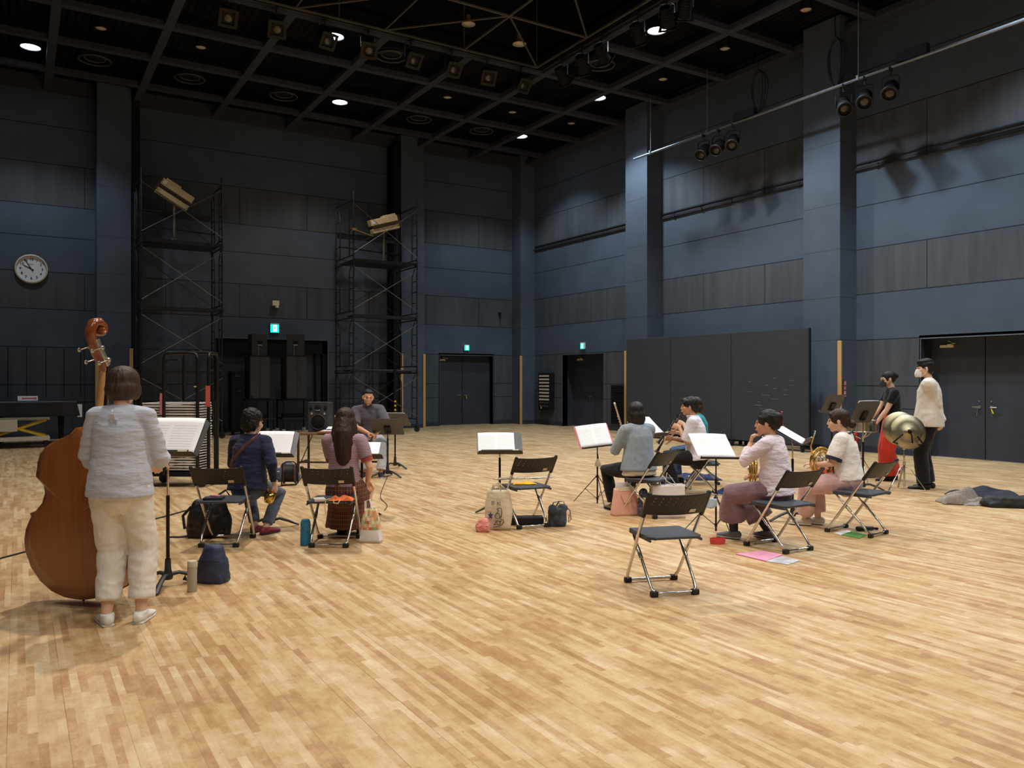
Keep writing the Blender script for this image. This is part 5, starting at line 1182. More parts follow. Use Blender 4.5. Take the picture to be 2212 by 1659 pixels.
for q in range(nF): Fs.append(((rings-1)*nF+q, (rings-1)*nF+(q+1) % nF, rings*nF))
e.add(V, Fs); e.build('back_plate', M_BBACK, r, smooth=True, solid=.006)
e = MB(); plate(e, .19, .197, 1.01); e.build('front_plate', varnish('bass_front_varnish', (160, 84, 30), (186, 108, 48)), r)
e = MB(); e.M = LM; e.tube([(0, .1, 1.16), (0, .135, 1.26), (0, .145, 1.45), (0, .15, 1.60)], [(.05, .05), (.026, .024), (.0235, .02), (.021, .02)], 12, xd=(1, 0, 0)); e.build('neck', M_NECK, r, smooth=True)
e = MB(); e.M = LM; e.box((0, .215, .95), (.075, .02, .5)); e.box((0, .178, 1.4), (.052, .016, .46), Euler((.03, 0, 0))); e.build('fingerboard', M_EBONY, r, bevel=.004)
YS = .15
path = [(0, 1.59), (-.02, 1.645), (-.055, 1.70), (-.095, 1.755), (-.125, 1.81), (-.13, 1.86), (-.108, 1.90), (-.068, 1.912), (-.035, 1.89), (-.03, 1.855), (-.055, 1.835), (-.078, 1.85), (-.068, 1.868)]
rad = [(.026, .022), (.036, .03), (.038, .033), (.037, .034), (.035, .034), (.035, .034), (.037, .034), (.041, .032), (.045, .028), (.049, .024), (.054, .02), (.059, .016), (.064, .012)]
e = MB(); e.M = LM; e.tube([(0, YS+y, z) for y, z in path], rad, 16, xd=(1, 0, 0)); e.build('scroll', M_SCROLL, r, smooth=True)
for s in (-1, 1):
    e = MB(); e.M = LM; e.tube([(s*.0385, YS+.008, 1.625), (s*.0395, YS-.042, 1.69), (s*.0385, YS-.080, 1.745), (s*.0375, YS-.105, 1.79)], (.003, .021), 6, xd=(1, 0, 0)); pl = e.build('machine_plate', M_SILVER, r)
    for z, y in ((1.66, -.005), (1.74, -.07)):
        e = MB(); e.M = LM; e.cyl((s*.048, YS+y, z), .016, .012, Euler((0, pi/2, 0))); e.tube([(s*.05, YS+y-.005, z), (s*.052, YS+y-.045, z-.012), (s*.052, YS+y-.075, z-.02)], .0035, 6)
        e.ell((s*.052, YS+y-.09, z-.024), (.004, .017, .014)); e.build('tuner_key', M_SILVER, r, smooth=True)
for k in range(4):
    e = MB(); e.M = LM; x = (k-1.5)*.011; e.tube([(x*.8, .165, 1.60), (x*1.5, .30, .66), (x*1.4, .25, .35)], .0014, 5); e.build('string', M_STEEL, r)
e = MB(); e.M = LM; e.box((0, .25, .66), (.14, .015, .12), taper=.7); e.build('bridge', M_NECK, r)
e = MB(); e.M = LM; e.tube([(0, .245, .16), (0, .25, .36)], [(.022, .008), (.04, .009)], 8, xd=(1, 0, 0)); e.build('tailpiece', M_EBONY, r)
e = MB(); e.M = LM; e.tube([(0, .09, .085), (0, .09, .03)], .009, 10); e.cyl((0, .09, .06), .016, .02); e.build('endpin', M_EBONY, r, smooth=True)
e = MB(); e.M = LM; e.tube([(0, .09, .04), (0, .09, .008)], .0055, 8); e.build('endpin_rod', M_STEEL, r, smooth=True)
# ---------------------------------------------------------------- wind instruments
M_BRASS = mat('gold_lacquer', (222, 184, 104), .2, 1.0, var=.1, nscale=30); M_BBLK = mat('clarinet_black', (20, 19, 22), .3, coat=.4); M_SKEY = mat('silver_key', (214, 212, 210), .2, 1.0)
def world_of(p, v): return Matrix.Translation(p.r.location) @ Matrix.Rotation(p.r.rotation_euler.z, 4, 'Z') @ Vector(v)
def clarinet(p, m, d, label):
    d = Vector(d).normalized(); r = thing('clarinet', label, 'clarinet', 'clarinets', p.r.location, p.r.rotation_euler.z)
    P = lambda t: m+d*t
    e = MB(); e.tube([P(0), P(.045)], [.004, .012], 8); e.tube([P(.04), P(.56)], [.0125, .0135], 12, flat=(True, True)); e.tube([P(.54), P(.60), P(.635)], [.0145, .02, .034], 14, flat=(True, True)); e.build('clarinet_tube', M_BBLK, r, smooth=True, auto=50)
    e = MB()
    for t in (.04, .10, .30, .53, .633): e.tube([P(t), P(t+.006)], .0155 if t < .6 else .035, 12, flat=(True, True))
    e.build('metal_rings', M_SKEY, r)
    e = MB(); n = d.cross(Vector((1, 0, 0))).normalized()
    for t in (.14, .17, .20, .23, .34, .37, .40, .44, .47): e.ell(P(t)-n*.016, (.007, .007, .004))
    for s in (-1, 1): e.tube([P(.13)+Vector((s*.015, 0, 0)), P(.50)+Vector((s*.016, 0, 0))], .002, 5)
    e.build('keys', M_SKEY, r, smooth=True)
clarinet(PC, PC.cm, PC.cd, 'black clarinet with silver keys played by the person in the white shirt')
clarinet(PT, PT.cm, PT.cd, 'black clarinet played by the hidden person in teal')
# flute at the cardigan player
def cw(px, D, z): x, y = R2(PX(px, D), D); return Vector((x, y, z))
def zpx(py, D): return HC-(py-HZ)*D/F
M_ROSE = mat('pale_gold_flute', (222, 200, 184), .3, .4)
r = thing('flute', 'slender pale gold flute rising left of the dark head of the cardigan player', 'flute', None)
a_, b_ = cw(1352, 9.25, zpx(950, 9.25)), cw(1328, 9.1, zpx(873, 9.1)); d_ = (b_-a_).normalized()
e = MB(); e.tube([a_, b_], .0095, 10); e.build('flute_tube', M_ROSE, r, smooth=True)
e = MB(); n = d_.cross(Vector((0, 0, 1))).normalized()
for k in range(7): e.ell(a_+d_*(.10+.035*k)+n*.012, (.009, .009, .009))
e.build('keys', M_SKEY, r, smooth=True); e = MB(); e.tube([b_-d_*.004, b_+d_*.01], .012, 10); e.build('end_cap', M_WHITE, r)
def horn(M, label):
    r = thing('french_horn', label, 'french horn', 'french horns'); r.matrix_world = M
    e = MB()
    def loop(rx, rz, y, cx=0, cz=0, rr=.009, sq=1): e.tube([(cx+rx*cos(t), y, cz+rz*sin(t)) for t in [2*pi*k/28 for k in range(28)]], (rr, rr), 8, closed=True)
    loop(.145, .15, 0, rr=.010); loop(.13, .135, .022, .004); loop(.118, .125, -.022, .0, -.01); loop(.055, .1, .03, -.03, .02, .008); loop(.05, .085, .03, .05, .02, .008); loop(.09, .05, .034, 0, -.04, .008)
    e.tube([(-.12, .0, .08), (-.16, -.02, .17), (-.17, -.07, .27)], [.009, .007, .005], 8); e.build('tubing', M_BRASS, r, smooth=True)
    e = MB(); e.tube([(.14, 0, .03), (.145, .0, -.06), (.11, -.03, -.115), (.05, -.05, -.11)], [.012, .018, .026, .036], 14, flat=(False, True)); e.lathe([(.036, 0), (.045, .03), (.07, .07), (.12, .10), (.122, .103)], (.05, -.05, -.11), Euler((radians(78), 0, radians(20))), 28, cap=False); e.build('bell', M_BRASS, r, smooth=True)
    e = MB(); [e.cyl((-.05+.05*k, .03, .03), .02, .045, Euler((pi/2, 0, 0)), 14) for k in range(3)]; [e.tube([(-.05+.05*k, .03, .05), (-.07+.04*k, .05, .13)], .004, 6) for k in range(3)]; e.build('rotary_valves', M_SKEY, r, smooth=True, auto=40)
    e = MB(); e.tube([(-.17, -.07, .27), (-.172, -.085, .31), (-.173, -.092, .33)], [.005, .007, .012], 10, flat=(False, True)); e.build('mouthpiece', M_SKEY, r, smooth=True)
def at(px, py, D, a=0, tilt=0, roll=0): x, y = R2(PX(px, D), D); return Matrix.Translation((x, y, zpx(py, D))) @ Matrix.Rotation(radians(a)-TH, 4, 'Z') @ Matrix.Rotation(radians(roll), 4, 'Y') @ Matrix.Rotation(radians(tilt), 4, 'X')
horn(at(1628, 1020, 7.72, 70, 0, 10), 'french horn on the lap of the player in the pale pink shirt')
horn(at(1774, 998, 8.24, 24, 0, 0), 'golden french horn held upright by the player in the navy trimmed blouse')
# saxophone
r = thing('saxophone', 'golden saxophone hanging at the right hip of the player in navy', 'saxophone')
def ax(px, D, z): return cw(px, D, z)
e = MB(); e.tube([ax(566, 7.98, .78), ax(572, 7.9, .60), ax(576, 7.82, .42), ax(578, 7.76, .35), ax(582, 7.7, .36), ax(585, 7.68, .43)], [.012, .018, .026, .032, .040, .052], 14, flat=(False, True)); e.build('sax_tube', M_BRASS, r, smooth=True)
e = MB()
for k in range(9): e.ell(ax(572+k*1.0, 7.84-.012*k, .68-.032*k), (.016, .016, .012))
e.tube([ax(570, 7.84, .68), ax(578, 7.74, .42)], .004, 6); e.build('keys', M_BRASS, r, smooth=True)
# flute lying on the chair
sz = .424
r = thing('flute', 'silver flute lying across the folding chair beside a yellow cloth', 'flute', None)
a_, b_ = cw(1068, 8.42, sz+.05), cw(1192, 8.55, sz+.05); d_ = (b_-a_).normalized()
e = MB(); e.tube([a_, a_+d_*.62], .0095, 10); e.build('flute_tube', M_SKEY, r, smooth=True)
e = MB()
for k in range(13): e.ell(a_+d_*(.06+.028*k)+Vector((0, 0, .012)), (.009, .009, .005))
e.build('keys', M_STEEL, r, smooth=True)
def cloth_pile(name, label, cat, px, D, z, sx, sy, h, m, a=0, n=14, seed=1, amp=.5, group=None):
    x, y = R2(PX(px, D), D); r = thing(name, label, cat, group, (x, y, z), radians(a)-TH); e = MB()
    def fn(u, v):
        X_, Y_ = (u-.5)*2, (v-.5)*2; ed = max(0, 1-max(abs(X_), abs(Y_))**3); q = noise.noise(Vector((X_*1.7+seed, Y_*1.7, seed*3.1)))
        return (X_*sx/2*(1+.12*noise.noise(Vector((Y_*2, seed, 1)))), Y_*sy/2*(1+.12*noise.noise(Vector((X_*2, seed, 5)))), .003+h*ed*(.55+amp*q*1.4))
    e.grid(fn, n*2, n); e.build('fabric', m, r, smooth=True, solid=.004, sub=1); return r
M_YEL = cloth('yellow_polish_cloth', (232, 172, 40)); M_ORG = cloth('orange_pouch_cloth', (232, 116, 58)); 
cloth_pile('polishing_cloth', 'crumpled yellow polishing cloth under the flute on the chair', 'cloth', 1133, 8.40, .424, .24, .12, .035, M_YEL, 8, seed=3)
r = cloth_pile('drawstring_pouch', 'small orange drawstring pouch on the chair behind the long haired woman', 'pouch', 738, 7.26, .424, .22, .11, .05, M_ORG, -4, seed=6)
e = MB(); e.tube([(-.10, -.03, .02), (-.13, -.06, .01), (-.13, -.075, -.04), (-.125, -.075, -.11)], .005, 6); e.tube([(-.06, -.05, .02), (-.05, -.08, -.01), (-.01, -.085, -.015), (0, -.06, .01)], .005, 6); e.build('yellow_cord', mat('pale_yellow_cord', (226, 208, 140), .8), r, smooth=True)
def flat(name, label, cat, px, D, z, w, d, m, a=0, h=.004, group=None):
    x, y = R2(PX(px, D), D); e = MB(); e.box((0, 0, h/2), (w, d, h)); o = e.build(name, m, bevel=.001); o.location = (x, y, z); o.rotation_euler = (0, 0, radians(a)-TH); return tag(o, label, cat, group)
flat('small_notebook', 'small off white notebook beside the orange pouch', 'notebook', 690, 7.27, .4235, .10, .15, M_RIM, 20, .018)
M_NVC = mat('navy_case', (34, 40, 66), .6); M_PKC = mat('pink_tissue_pack', (226, 140, 150), .6)
flat('phone_pouch', 'flat dark blue pouch on the chair behind the player in navy', 'pouch', 462, 7.34, .4235, .17, .12, M_NVC, 8, .02)
flat('tissue_pack', 'small pink tissue pack lying on the dark pouch', 'tissue pack', 466, 7.36, .445, .07, .05, M_PKC, -15, .015)
# ---------------------------------------------------------------- bench
stz = thing('wooden_bench', 'dark bench under the conductor in grey', 'bench'); place(stz, -2.28, 13.0, 0)
e = MB(); e.box((0, 0, .475), (.5, .34, .05)); e.build('seat', M_BLACK, stz, bevel=.01)
for sx_ in (-1, 1):
    for sy_ in (-1, 1): e = MB(); e.box((sx_*.22, sy_*.14, .225), (.04, .04, .45)); e.build('leg', mat('dark_brown_wood', (58, 46, 38), .5), stz)
e = MB(); e.box((0, -.14, .2), (.42, .02, .03)); e.build('stretcher', mat('dark_brown_wood', (58, 46, 38), .5), stz)
# ---------------------------------------------------------------- bags and belongings
def bagblob(name, label, cat, px, D, w, d, h, m, a=0, top=.7, parts=(), fold=(.008, 7, 7, 9), z=0, vox=.009):
    x, y = R2(PX(px, D), D); r = thing(name, label, cat, None, (x, y, z), radians(a)-TH); e = MB()
    R_ = lambda q, k_: q/2*k_
    ts = [(.03, 1), (h*.3, 1.05), (h*.55, 1.0), (h*.75, .5+.5*top), (h*.9, .3+.68*top), (h*.97, top*.85)]
    e.tube([(0, 0, z_) for z_, k_ in ts], [(R_(w, k_), R_(d, k_**1.3)) for z_, k_ in ts], 20, xd=(1, 0, 0), flat=(False, True)); e.box((0, 0, .03), (w*.86, d*.86, .056))
    for c, rr in parts: e.ell(c, rr)
    blob(e, 'bag_body', m, r, vox, 3, fold); return r
M_BKP = mat('black_nylon', (24, 24, 28), .5, var=.2, bump=.3, bscale=18); M_NVP = mat('navy_nylon', (38, 50, 78), .6, var=.12, bump=.3, bscale=14)
r = bagblob('backpack', 'black backpack slumped under the chair behind the player in navy', 'backpack', 452, 7.78, .40, .24, .36, M_BKP, 10, .7, fold=(.016, 8, 8, 6))
e = MB(); e.tube([(-.15, -.08, .30), (-.22, -.1, .22), (-.20, -.12, .1)], (.016, .004), 6); e.build('side_strap', M_BKP, r); e = MB(); e.tube([(.0, 0, .34), (.15, .02, .44), (.2, .03, .36)], (.014, .004), 6); e.build('top_strap', M_BKP, r); e = MB(); e.tube([(-.16, -.05, .02), (-.26, -.05, .008), (-.36, -.03, .008)], (.012, .003), 6); e.build('shoulder_strap', M_BKP, r)
r = bagblob('backpack', 'navy backpack standing on the floor beside the beige bottle', 'backpack', 461, 6.02, .23, .17, .29, M_NVP, -10, .55)
e = MB(); e.tube([(-.09, -.05, .05), (-.17, -.07, .09), (-.21, -.05, .03), (-.13, -.04, .015)], (.02, .006), 8); e.build('shoulder_strap', M_BKP, r); e = MB(); e.tube([(-.1, -.085, .17), (0, -.098, .18), (.1, -.085, .17)], .003, 6); e.build('zip_seam', M_BLACK, r)
r = thing('beige_bottle', 'tall plain beige cylinder bottle on the floor beside the navy backpack', 'bottle'); place(r, PX(415, 5.75), 5.75)
e = MB(); e.lathe([(.001, 0), (.031, 0), (.033, .004), (.033, .175)], cap=False, seg=28); e.build('bottle_body', mat('beige_coating', (172, 164, 146), .6), r, smooth=True, auto=40)
e = MB(); e.lathe([(.033, .176), (.033, .214), (.030, .22), (.001, .22)], cap=False, seg=28); e.build('bottle_cap', mat('beige_lid', (190, 182, 164), .6), r, smooth=True, auto=40)
r = thing('bottle_pouch', 'blue furry bottle pouch standing left of the chair behind the long haired woman', 'bottle'); place(r, PX(660, 7.36), 7.36)
e = MB(); e.lathe([(.001, 0), (.043, 0), (.046, .02), (.044, .2), (.035, .235), (.001, .24)], cap=False); blob(e, 'pouch_body', mat('teal_blue_fleece', (58, 128, 164), .95, var=.2, nscale=60, bump=.6, bscale=120), r, .006, 2, (.003, 40, 40, 40))
# patterned tote
def tote(name, label, px, D, w, d, h, m, a=0, topw=None, cat='tote bag', bulge=.02):
    x, y = R2(PX(px, D), D); r = thing(name, label, cat, None, (x, y, 0), radians(a)-TH); tw = topw or w; e = MB()
    def fn(u, v):
        t = u*4; s_ = int(t) % 4; f = t-int(t); ww = (w+(tw-w)*v)/2; dd = d/2*(1-.45*v); cs = [(-ww, -dd), (ww, -dd), (ww, dd), (-ww, dd)]
        A, B = cs[s_], cs[(s_+1) % 4]; x_, y_ = A[0]+(B[0]-A[0])*f, A[1]+(B[1]-A[1])*f; b = bulge*sin(pi*v)*sin(pi*f); q = noise.noise(Vector((x_*12, y_*12+px, v*4)))*.008*v
        nx, ny = (0, -1) if s_ == 0 else (1, 0) if s_ == 1 else (0, 1) if s_ == 2 else (-1, 0); return (x_+nx*(b+q), y_+ny*(b+q), .004+h*v)
    e.grid(fn, 48, 14, True); e.bb(-w/2, w/2, -d/2, d/2, .003, .007); e.build('bag_body', m, r, smooth=True, solid=.003, auto=50); return r
t = NT('colour_patch_tote'); tc = t.new('ShaderNodeTexCoord'); mp = t.new('ShaderNodeMapping'); mp.inputs['Scale'].default_value = (46, 46, 34); t.lk(tc.outputs['Object'], mp.inputs[0]); sn = t.new('ShaderNodeVectorMath', operation='FLOOR'); t.lk(mp.outputs[0], sn.inputs[0]); wn = t.new('ShaderNodeTexWhiteNoise'); t.lk(sn.outputs[0], wn.inputs['Vector'])
pc = t.ramp(wn.outputs['Value'], [(0, srgb(226, 140, 96)), (.3, srgb(232, 206, 150)), (.5, srgb(120, 160, 110)), (.7, srgb(236, 224, 196)), (1, srgb(208, 90, 70))]); sp = t.new('ShaderNodeSeparateXYZ'); t.lk(tc.outputs['Object'], sp.inputs[0])
t.lk(t.mix(t.math('LESS_THAN', sp.outputs[2], .12), pc, srgb(232, 232, 234)), t.b.inputs['Base Color']); t.b.inputs['Roughness'].default_value = .8
r = tote('shopping_bag', 'shopping bag with small coloured patches, standing beside the plaid skirt', 801, 7.5, .20, .10, .31, t.m, -6, .10)
e = MB(); e.tube([(-.05, 0, .3), (-.05, .0, .38), (-.01, 0, .40), (.02, 0, .3)], (.012, .003), 6); e.build('handle', M_WHITE, r)
M_CANV = cloth('natural_canvas', (222, 208, 182), fold=.35, fscale=9)
r = tote('canvas_tote', 'natural canvas tote with black line drawing and two characters beside the flute chair', 1077, 8.15, .235, .13, .40, M_CANV, -3, .21, bulge=.03)
for k, ch in enumerate('愛知'): text_mesh(ch, .042, M_INK, 'printed_character', r, (-.05+.058*k, -.092, .275-.008*k), (pi/2, 0, 0), .0006)
e = MB()
def ln(pts, w_=.0035): e.tube([(x, -.098+abs(x)*.05, z) for x, z in pts], w_, 6)
ln([(-.01, .215), (.0, .225), (.035, .225), (.04, .19), (.035, .15), (.025, .13)]); ln([(0, .222), (.002, .195), (-.002, .18)]); ln([(-.03, .15), (-.01, .18), (.01, .17), (.022, .14), (.0, .12), (-.02, .13), (-.03, .15)]); ln([(-.035, .06), (-.01, .10), (-.01, .06), (-.045, .062)])
ln([(-.03, .095), (.02, .095)]); ln([(.02, .12), (.05, .11), (.062, .095), (.04, .06), (.01, .042), (-.05, .035)]); ln([(.035, .1), (.02, .085), (.025, .065), (.0, .055)]); e.build('printed_drawing', M_INK, r)
e = MB(); star = [(-.075+.03*(1 if k % 2 == 0 else .45)*sin(k*pi/5), .15+.045*(1 if k % 2 == 0 else .45)*cos(k*pi/5)) for k in range(10)]; e.prism(star, .093, .0945, Matrix.Rotation(pi/2, 4, 'X')); e.build('printed_star', mat('navy_print', (58, 72, 122), .8), r)
e = MB(); e.tube([(-.07, -.03, .40), (-.05, -.06, .45), (.0, -.07, .455), (.03, -.085, .40), (.02, -.11, .33)], (.013, .003), 6, xd=(0, 0, 1)); e.tube([(-.08, .02, .38), (-.05, .03, .44), (.0, .03, .46), (.06, .03, .40)], (.013, .003), 6, xd=(0, 0, 1)); e.build('handle', M_CANV, r)
e = MB(); e.ell((.02, 0, .38), (.075, .035, .045)); e.ell((-.05, 0, .37), (.03, .03, .05)); e.build('dark_contents', mat('taupe_fabric', (104, 94, 84), .9), r, smooth=True)
r = bagblob('drawstring_pouch', 'round pink gathered pouch leaning on the canvas tote', 'pouch', 1043, 8.02, .14, .11, .13, cloth('coral_pink_cloth', (232, 150, 140), fold=.9, fscale=20), 0, .6, fold=(.010, 16, 16, 8), vox=.006)
r = thing('flute_case', 'long black instrument case on the floor under the flute chair', 'instrument case'); place(r, PX(1137, 8.42), 8.42, 6)
e = MB(); e.box((0, 0, .045), (.36, .11, .085)); e.build('case_body', M_BKP, r, bevel=.018); e = MB(); e.box((0, -.056, .05), (.35, .003, .004)); e.build('zip_seam', M_DARK, r)
M_CHB = cloth('charcoal_handbag_cloth', (66, 70, 80), fold=.4, fscale=14)
r = bagblob('handbag', 'charcoal handbag with looped straps right of the flute chair', 'handbag', 1204, 8.32, .19, .13, .19, M_CHB, 5, .95, [((-.05, -.03, .17), (.05, .05, .05)), ((.05, .01, .18), (.055, .05, .045))], fold=(.014, 12, 12, 8), vox=.008)
e = MB(); e.tube([(-.07, -.05, .17), (-.05, -.06, .25), (.0, -.06, .265), (.04, -.07, .2), (.02, -.078, .1)], (.012, .004), 6); e.tube([(-.02, .03, .18), (.02, .03, .25), (.07, .02, .25), (.09, .02, .18)], (.012, .004), 6); e.tube([(.09, 0, .2), (.13, -.02, .16), (.14, -.02, .07), (.115, -.02, .04), (.12, -.02, .12)], (.008, .003), 6); e.build('strap', M_CHB, r)
M_PINKB = mat('pink_paper', (240, 184, 166), .7, var=.04)
r = tote('gift_bag', 'pink paper bag with white papers inside, in front of the cardigan player', 1350, 8.98, .31, .10, .30, M_PINKB, 12, .24, cat='paper bag', bulge=.004)
e = MB(); e.box((-.02, .01, .31), (.18, .012, .12), Euler((.05, .05, 0))); e.build('white_papers', M_PLAIN, r); e = MB(); e.box((0, -.035, .30), (.19, .004, .05)); e.build('cream_card', M_CREAM, r)
e = MB(); e.tube([(-.06, -.045, .25), (-.03, -.055, .16), (0, -.06, .14), (.04, -.055, .17), (.07, -.045, .25)], (.006, .002), 6); e.build('handle', M_PINKB, r)
M_WPB = mat('white_paper_bag', (232, 226, 228), .6, var=.03)
r = tote('gift_bag', 'large white paper bag with rope handles behind the empty front chair', 1442, 8.85, .36, .16, .36, M_WPB, 6, .36, cat='paper bag', bulge=.004)
e = MB(); e.tube([(-.09, -.045, .36), (-.10, -.04, .42), (-.06, -.03, .46), (-.02, -.045, .40), (.06, -.045, .36)], .005, 6); e.tube([(-.02, .02, .36), (0, .02, .49), (.04, .02, .44), (.1, .02, .36)], .005, 6); e.build('rope_handle', M_WHITE, r, smooth=True)
r = bagblob('small_bag', 'small black and white patterned bag between the pink and white paper bags', 'bag', 1390, 8.92, .12, .12, .26, mat('black_white_pattern', (84, 90, 112), .8, var=.9, nscale=40), 0, .9, [((.0, 0, .26), (.05, .05, .05))])
flatb = thing('cardboard_box', 'small tan cardboard box between the paper bags', 'box'); place(flatb, PX(1399, 8.8), 8.8, 4); e = MB(); e.box((0, 0, .11), (.085, .1, .22)); e.build('carton', mat('tan_cardboard', (206, 176, 132), .8), flatb, bevel=.002)
M_PET = mat('clear_plastic', (226, 236, 240), .08, var=0, trans=.9)
def pet(name, px, D, z, h, label):
    r = thing(name, label, 'bottle'); x, y = R2(PX(px, D), D); r.location = (x, y, z)
    e = MB(); e.lathe([(.001, 0), (.031, 0), (.033, .01), (.033, h*.62), (.014, h*.88), (.014, h*.92)], cap=False); e.build('bottle_body', M_PET, r, smooth=True)
    e = MB(); e.lathe([(.0335, h*.25), (.0335, h*.52)], cap=False); e.build('bottle_label', mat('pale_blue_label', (180, 200, 230), .5), r, smooth=True); e = MB(); e.cyl((0, 0, h*.96), .015, h*.08); e.build('bottle_cap', M_WHITE, r)
pet('water_bottle', 1489, 11.1, 0, .19, 'clear water bottle on the floor left of the white shirted clarinet player\'s chair')
r = thing('clarinet_peg', 'small black conical clarinet peg stand on the floor by the water bottle', 'instrument stand'); place(r, PX(1476, 11.2), 11.2); e = MB(); e.lathe([(.05, 0), (.045, .01), (.012, .05), (.010, .14), (.001, .145)], cap=False); e.build('peg_cone', M_BLACK, r, smooth=True, auto=50)
M_NVCL = cloth('navy_case_cloth', (36, 46, 84), fold=.3)
r = cloth_pile('soft_case', 'flat navy soft case on the floor between the thin stand and the mauve trousers', 'soft case', 1584, 10.7, 0, .42, .5, .09, M_NVCL, 20, seed=8)
r = cloth_pile('soft_case', 'dark blue soft case lying under the chair of the player in teal', 'soft case', 1512, 12.3, 0, .6, .5, .14, M_NVCL, 0, seed=12)
# hanging face mask on thin stand
r = thing('face_mask', 'pale blue surgical face mask hanging on the thin music stand', 'face mask'); place(r, PX(1531, 7.98), 7.98, 14, zpx(1086, 7.98))
e = MB(); e.grid(lambda u, v: ((u-.5)*.17, -.04*cos((u-.5)*2.6), (v-.5)*.11*(1-.35*abs(u-.5)*2)), 13, 7); e.build('mask_panel', mat('pale_blue_mask', (196, 220, 240), .8, var=.05), r, smooth=True, solid=.003)
e = MB(); e.tube([(-.07, -.01, .03), (0, -.0, .085), (.09, .0, .075), (.07, -.01, .03)], .0018, 5); e.tube([(-.07, -.01, -.03), (.02, 0, .09), (.09, 0, .08)], .0018, 5); e.build('ear_loop', M_WHITE, r)
r = thing('hanging_pouch', 'small beige pouch hanging from the thin stand with the pink folder', 'pouch'); place(r, 1.055, 9.82, 0, zpx(998, 9.82))
e = MB(); e.tube([(0, 0, .035), (0, 0, 0), (0, 0, -.045)], [(.012, .008), (.035, .014), (.042, .015)], 12, xd=(1, 0, 0)); e.build('pouch_body', M_CANV, r, smooth=True); e = MB(); e.tube([(0, 0, .035), (-.005, .0, .09)], .008, 6); e.build('clip', M_BLACK, r)
# red oval box
r = thing('oval_box', 'small open red oval box on the floor under the thin stand', 'box'); place(r, PX(1550, 7.42), 7.42, 5)
def ovl(t_, s_=1): return (.075*s_*cos(t_)*(1-.12*sin(t_)**2), .05*s_*sin(t_))
e = MB(); N_ = 28; V = []; 
for (s_, z_) in ((.92, 0), (1, .045), (1, .05), (.94, .05), (.88, .004)): V += [(*ovl(2*pi*k/N_, s_), z_) for k in range(N_)]
Fs = [(i*N_+k, i*N_+(k+1) % N_, (i+1)*N_+(k+1) % N_, (i+1)*N_+k) for i in range(4) for k in range(N_)]+[tuple(range(N_-1, -1, -1)), tuple(4*N_+k for k in range(N_))]
e.add(V, Fs); e.build('box_shell', mat('coral_red_plastic', (214, 74, 78), .4), r, smooth=True, auto=40)
# papers on the floor
def quad(name, label, cat, pts, m, h=.006, group=None):
    P = [R2(*on_floor(a_, b_)) for a_, b_ in pts]; cx_ = sum(p_[0] for p_ in P)/4; cy_ = sum(p_[1] for p_ in P)/4
    e = MB(); e.prism([(p_[0]-cx_, p_[1]-cy_) for p_ in P], 0, h); o = e.build(name, m, bevel=.001); o.location = (cx_, cy_, .001); return tag(o, label, cat, group)
M_PKB = mat('pink_booklet_cover', (232, 160, 190), .6, var=.1, nscale=12); M_GYB = mat('grey_photo_cover', (200, 200, 210), .4, var=.35, nscale=9); M_GRB = mat('green_book_cover', (96, 160, 84), .5, var=.2, nscale=14)
quad('magazine', 'grey picture magazine under the pink booklet on the floor', 'magazine', [(1652, 1213), (1688, 1203), (1728, 1212), (1702, 1221)], M_GYB)
quad('booklet', 'pink booklet on the floor behind the front right chair', 'booklet', [(1589, 1198), (1646, 1192), (1691, 1200), (1655, 1214)], M_PKB, .010)
quad('booklet', 'green booklet on the floor under the rightmost chair', 'booklet', [(1818, 1156), (1842, 1148), (1872, 1157), (1856, 1164)], M_GRB)
quad('paper_sheet', 'white paper sheet on the floor beside the green booklet', 'paper', [(1800, 1151), (1830, 1146), (1842, 1149), (1816, 1156)], M_PLAIN, .003)
r = thing('folded_umbrella', 'short black folded umbrella on the floor under the rightmost chair', 'umbrella'); place(r, PX(1874, 8.05), 8.05, 5); e = MB(); e.tube([(-.1, 0, .025), (.05, 0, .025)], [.024, .02], 10); e.build('umbrella_cover', M_BKP, r, smooth=True); e = MB(); e.tube([(.05, 0, .024), (.1, 0, .02)], [.01, .014], 8); e.build('grip', M_BLACK, r, smooth=True)
M_TWEED = mat('grey_tweed', (142, 132, 122), .95, var=.35, nscale=90, bump=.5, bscale=120)
cloth_pile('tweed_jacket', 'folded grey tweed jacket on the floor left of the black bag', 'jacket', 2078, 9.85, 0, .52, .32, .21, M_TWEED, -8, seed=21)
cloth_pile('tweed_sleeve_cloth', 'flat strip of tweed cloth between jacket and black bag', 'cloth', 2112, 9.70, 0, .36, .16, .05, M_TWEED, -6, seed=25)
cloth_pile('dark_coat', 'dark navy coat spread on the floor behind the tweed jacket', 'coat', 2125, 10.4, 0, .85, .34, .15, mat('dark_navy_coat', (28, 30, 44), .7, bump=.3, bscale=14), -10, seed=31)
r = bagblob('duffel_bag', 'long black soft bag on the floor at the right edge', 'bag', 2195, 9.55, .78, .26, .13, mat('black_canvas', (30, 30, 30), .7, var=.2, bump=.4, bscale=30), -9, .9, fold=(.012, 8, 8, 8), vox=.012)
# red cloth on lap
PH = PH2; x, y, z = world_of(PH, (.06, .26, .56)); o = cloth_pile('lap_cloth', 'crumpled red cloth on the lap under the golden horn', 'cloth', 1106, 1, 0, .22, .16, .03, cloth('coral_red_cloth', (222, 92, 70)), 0, seed=44); o.location = (x, y, z); o.rotation_euler = PH.r.rotation_euler
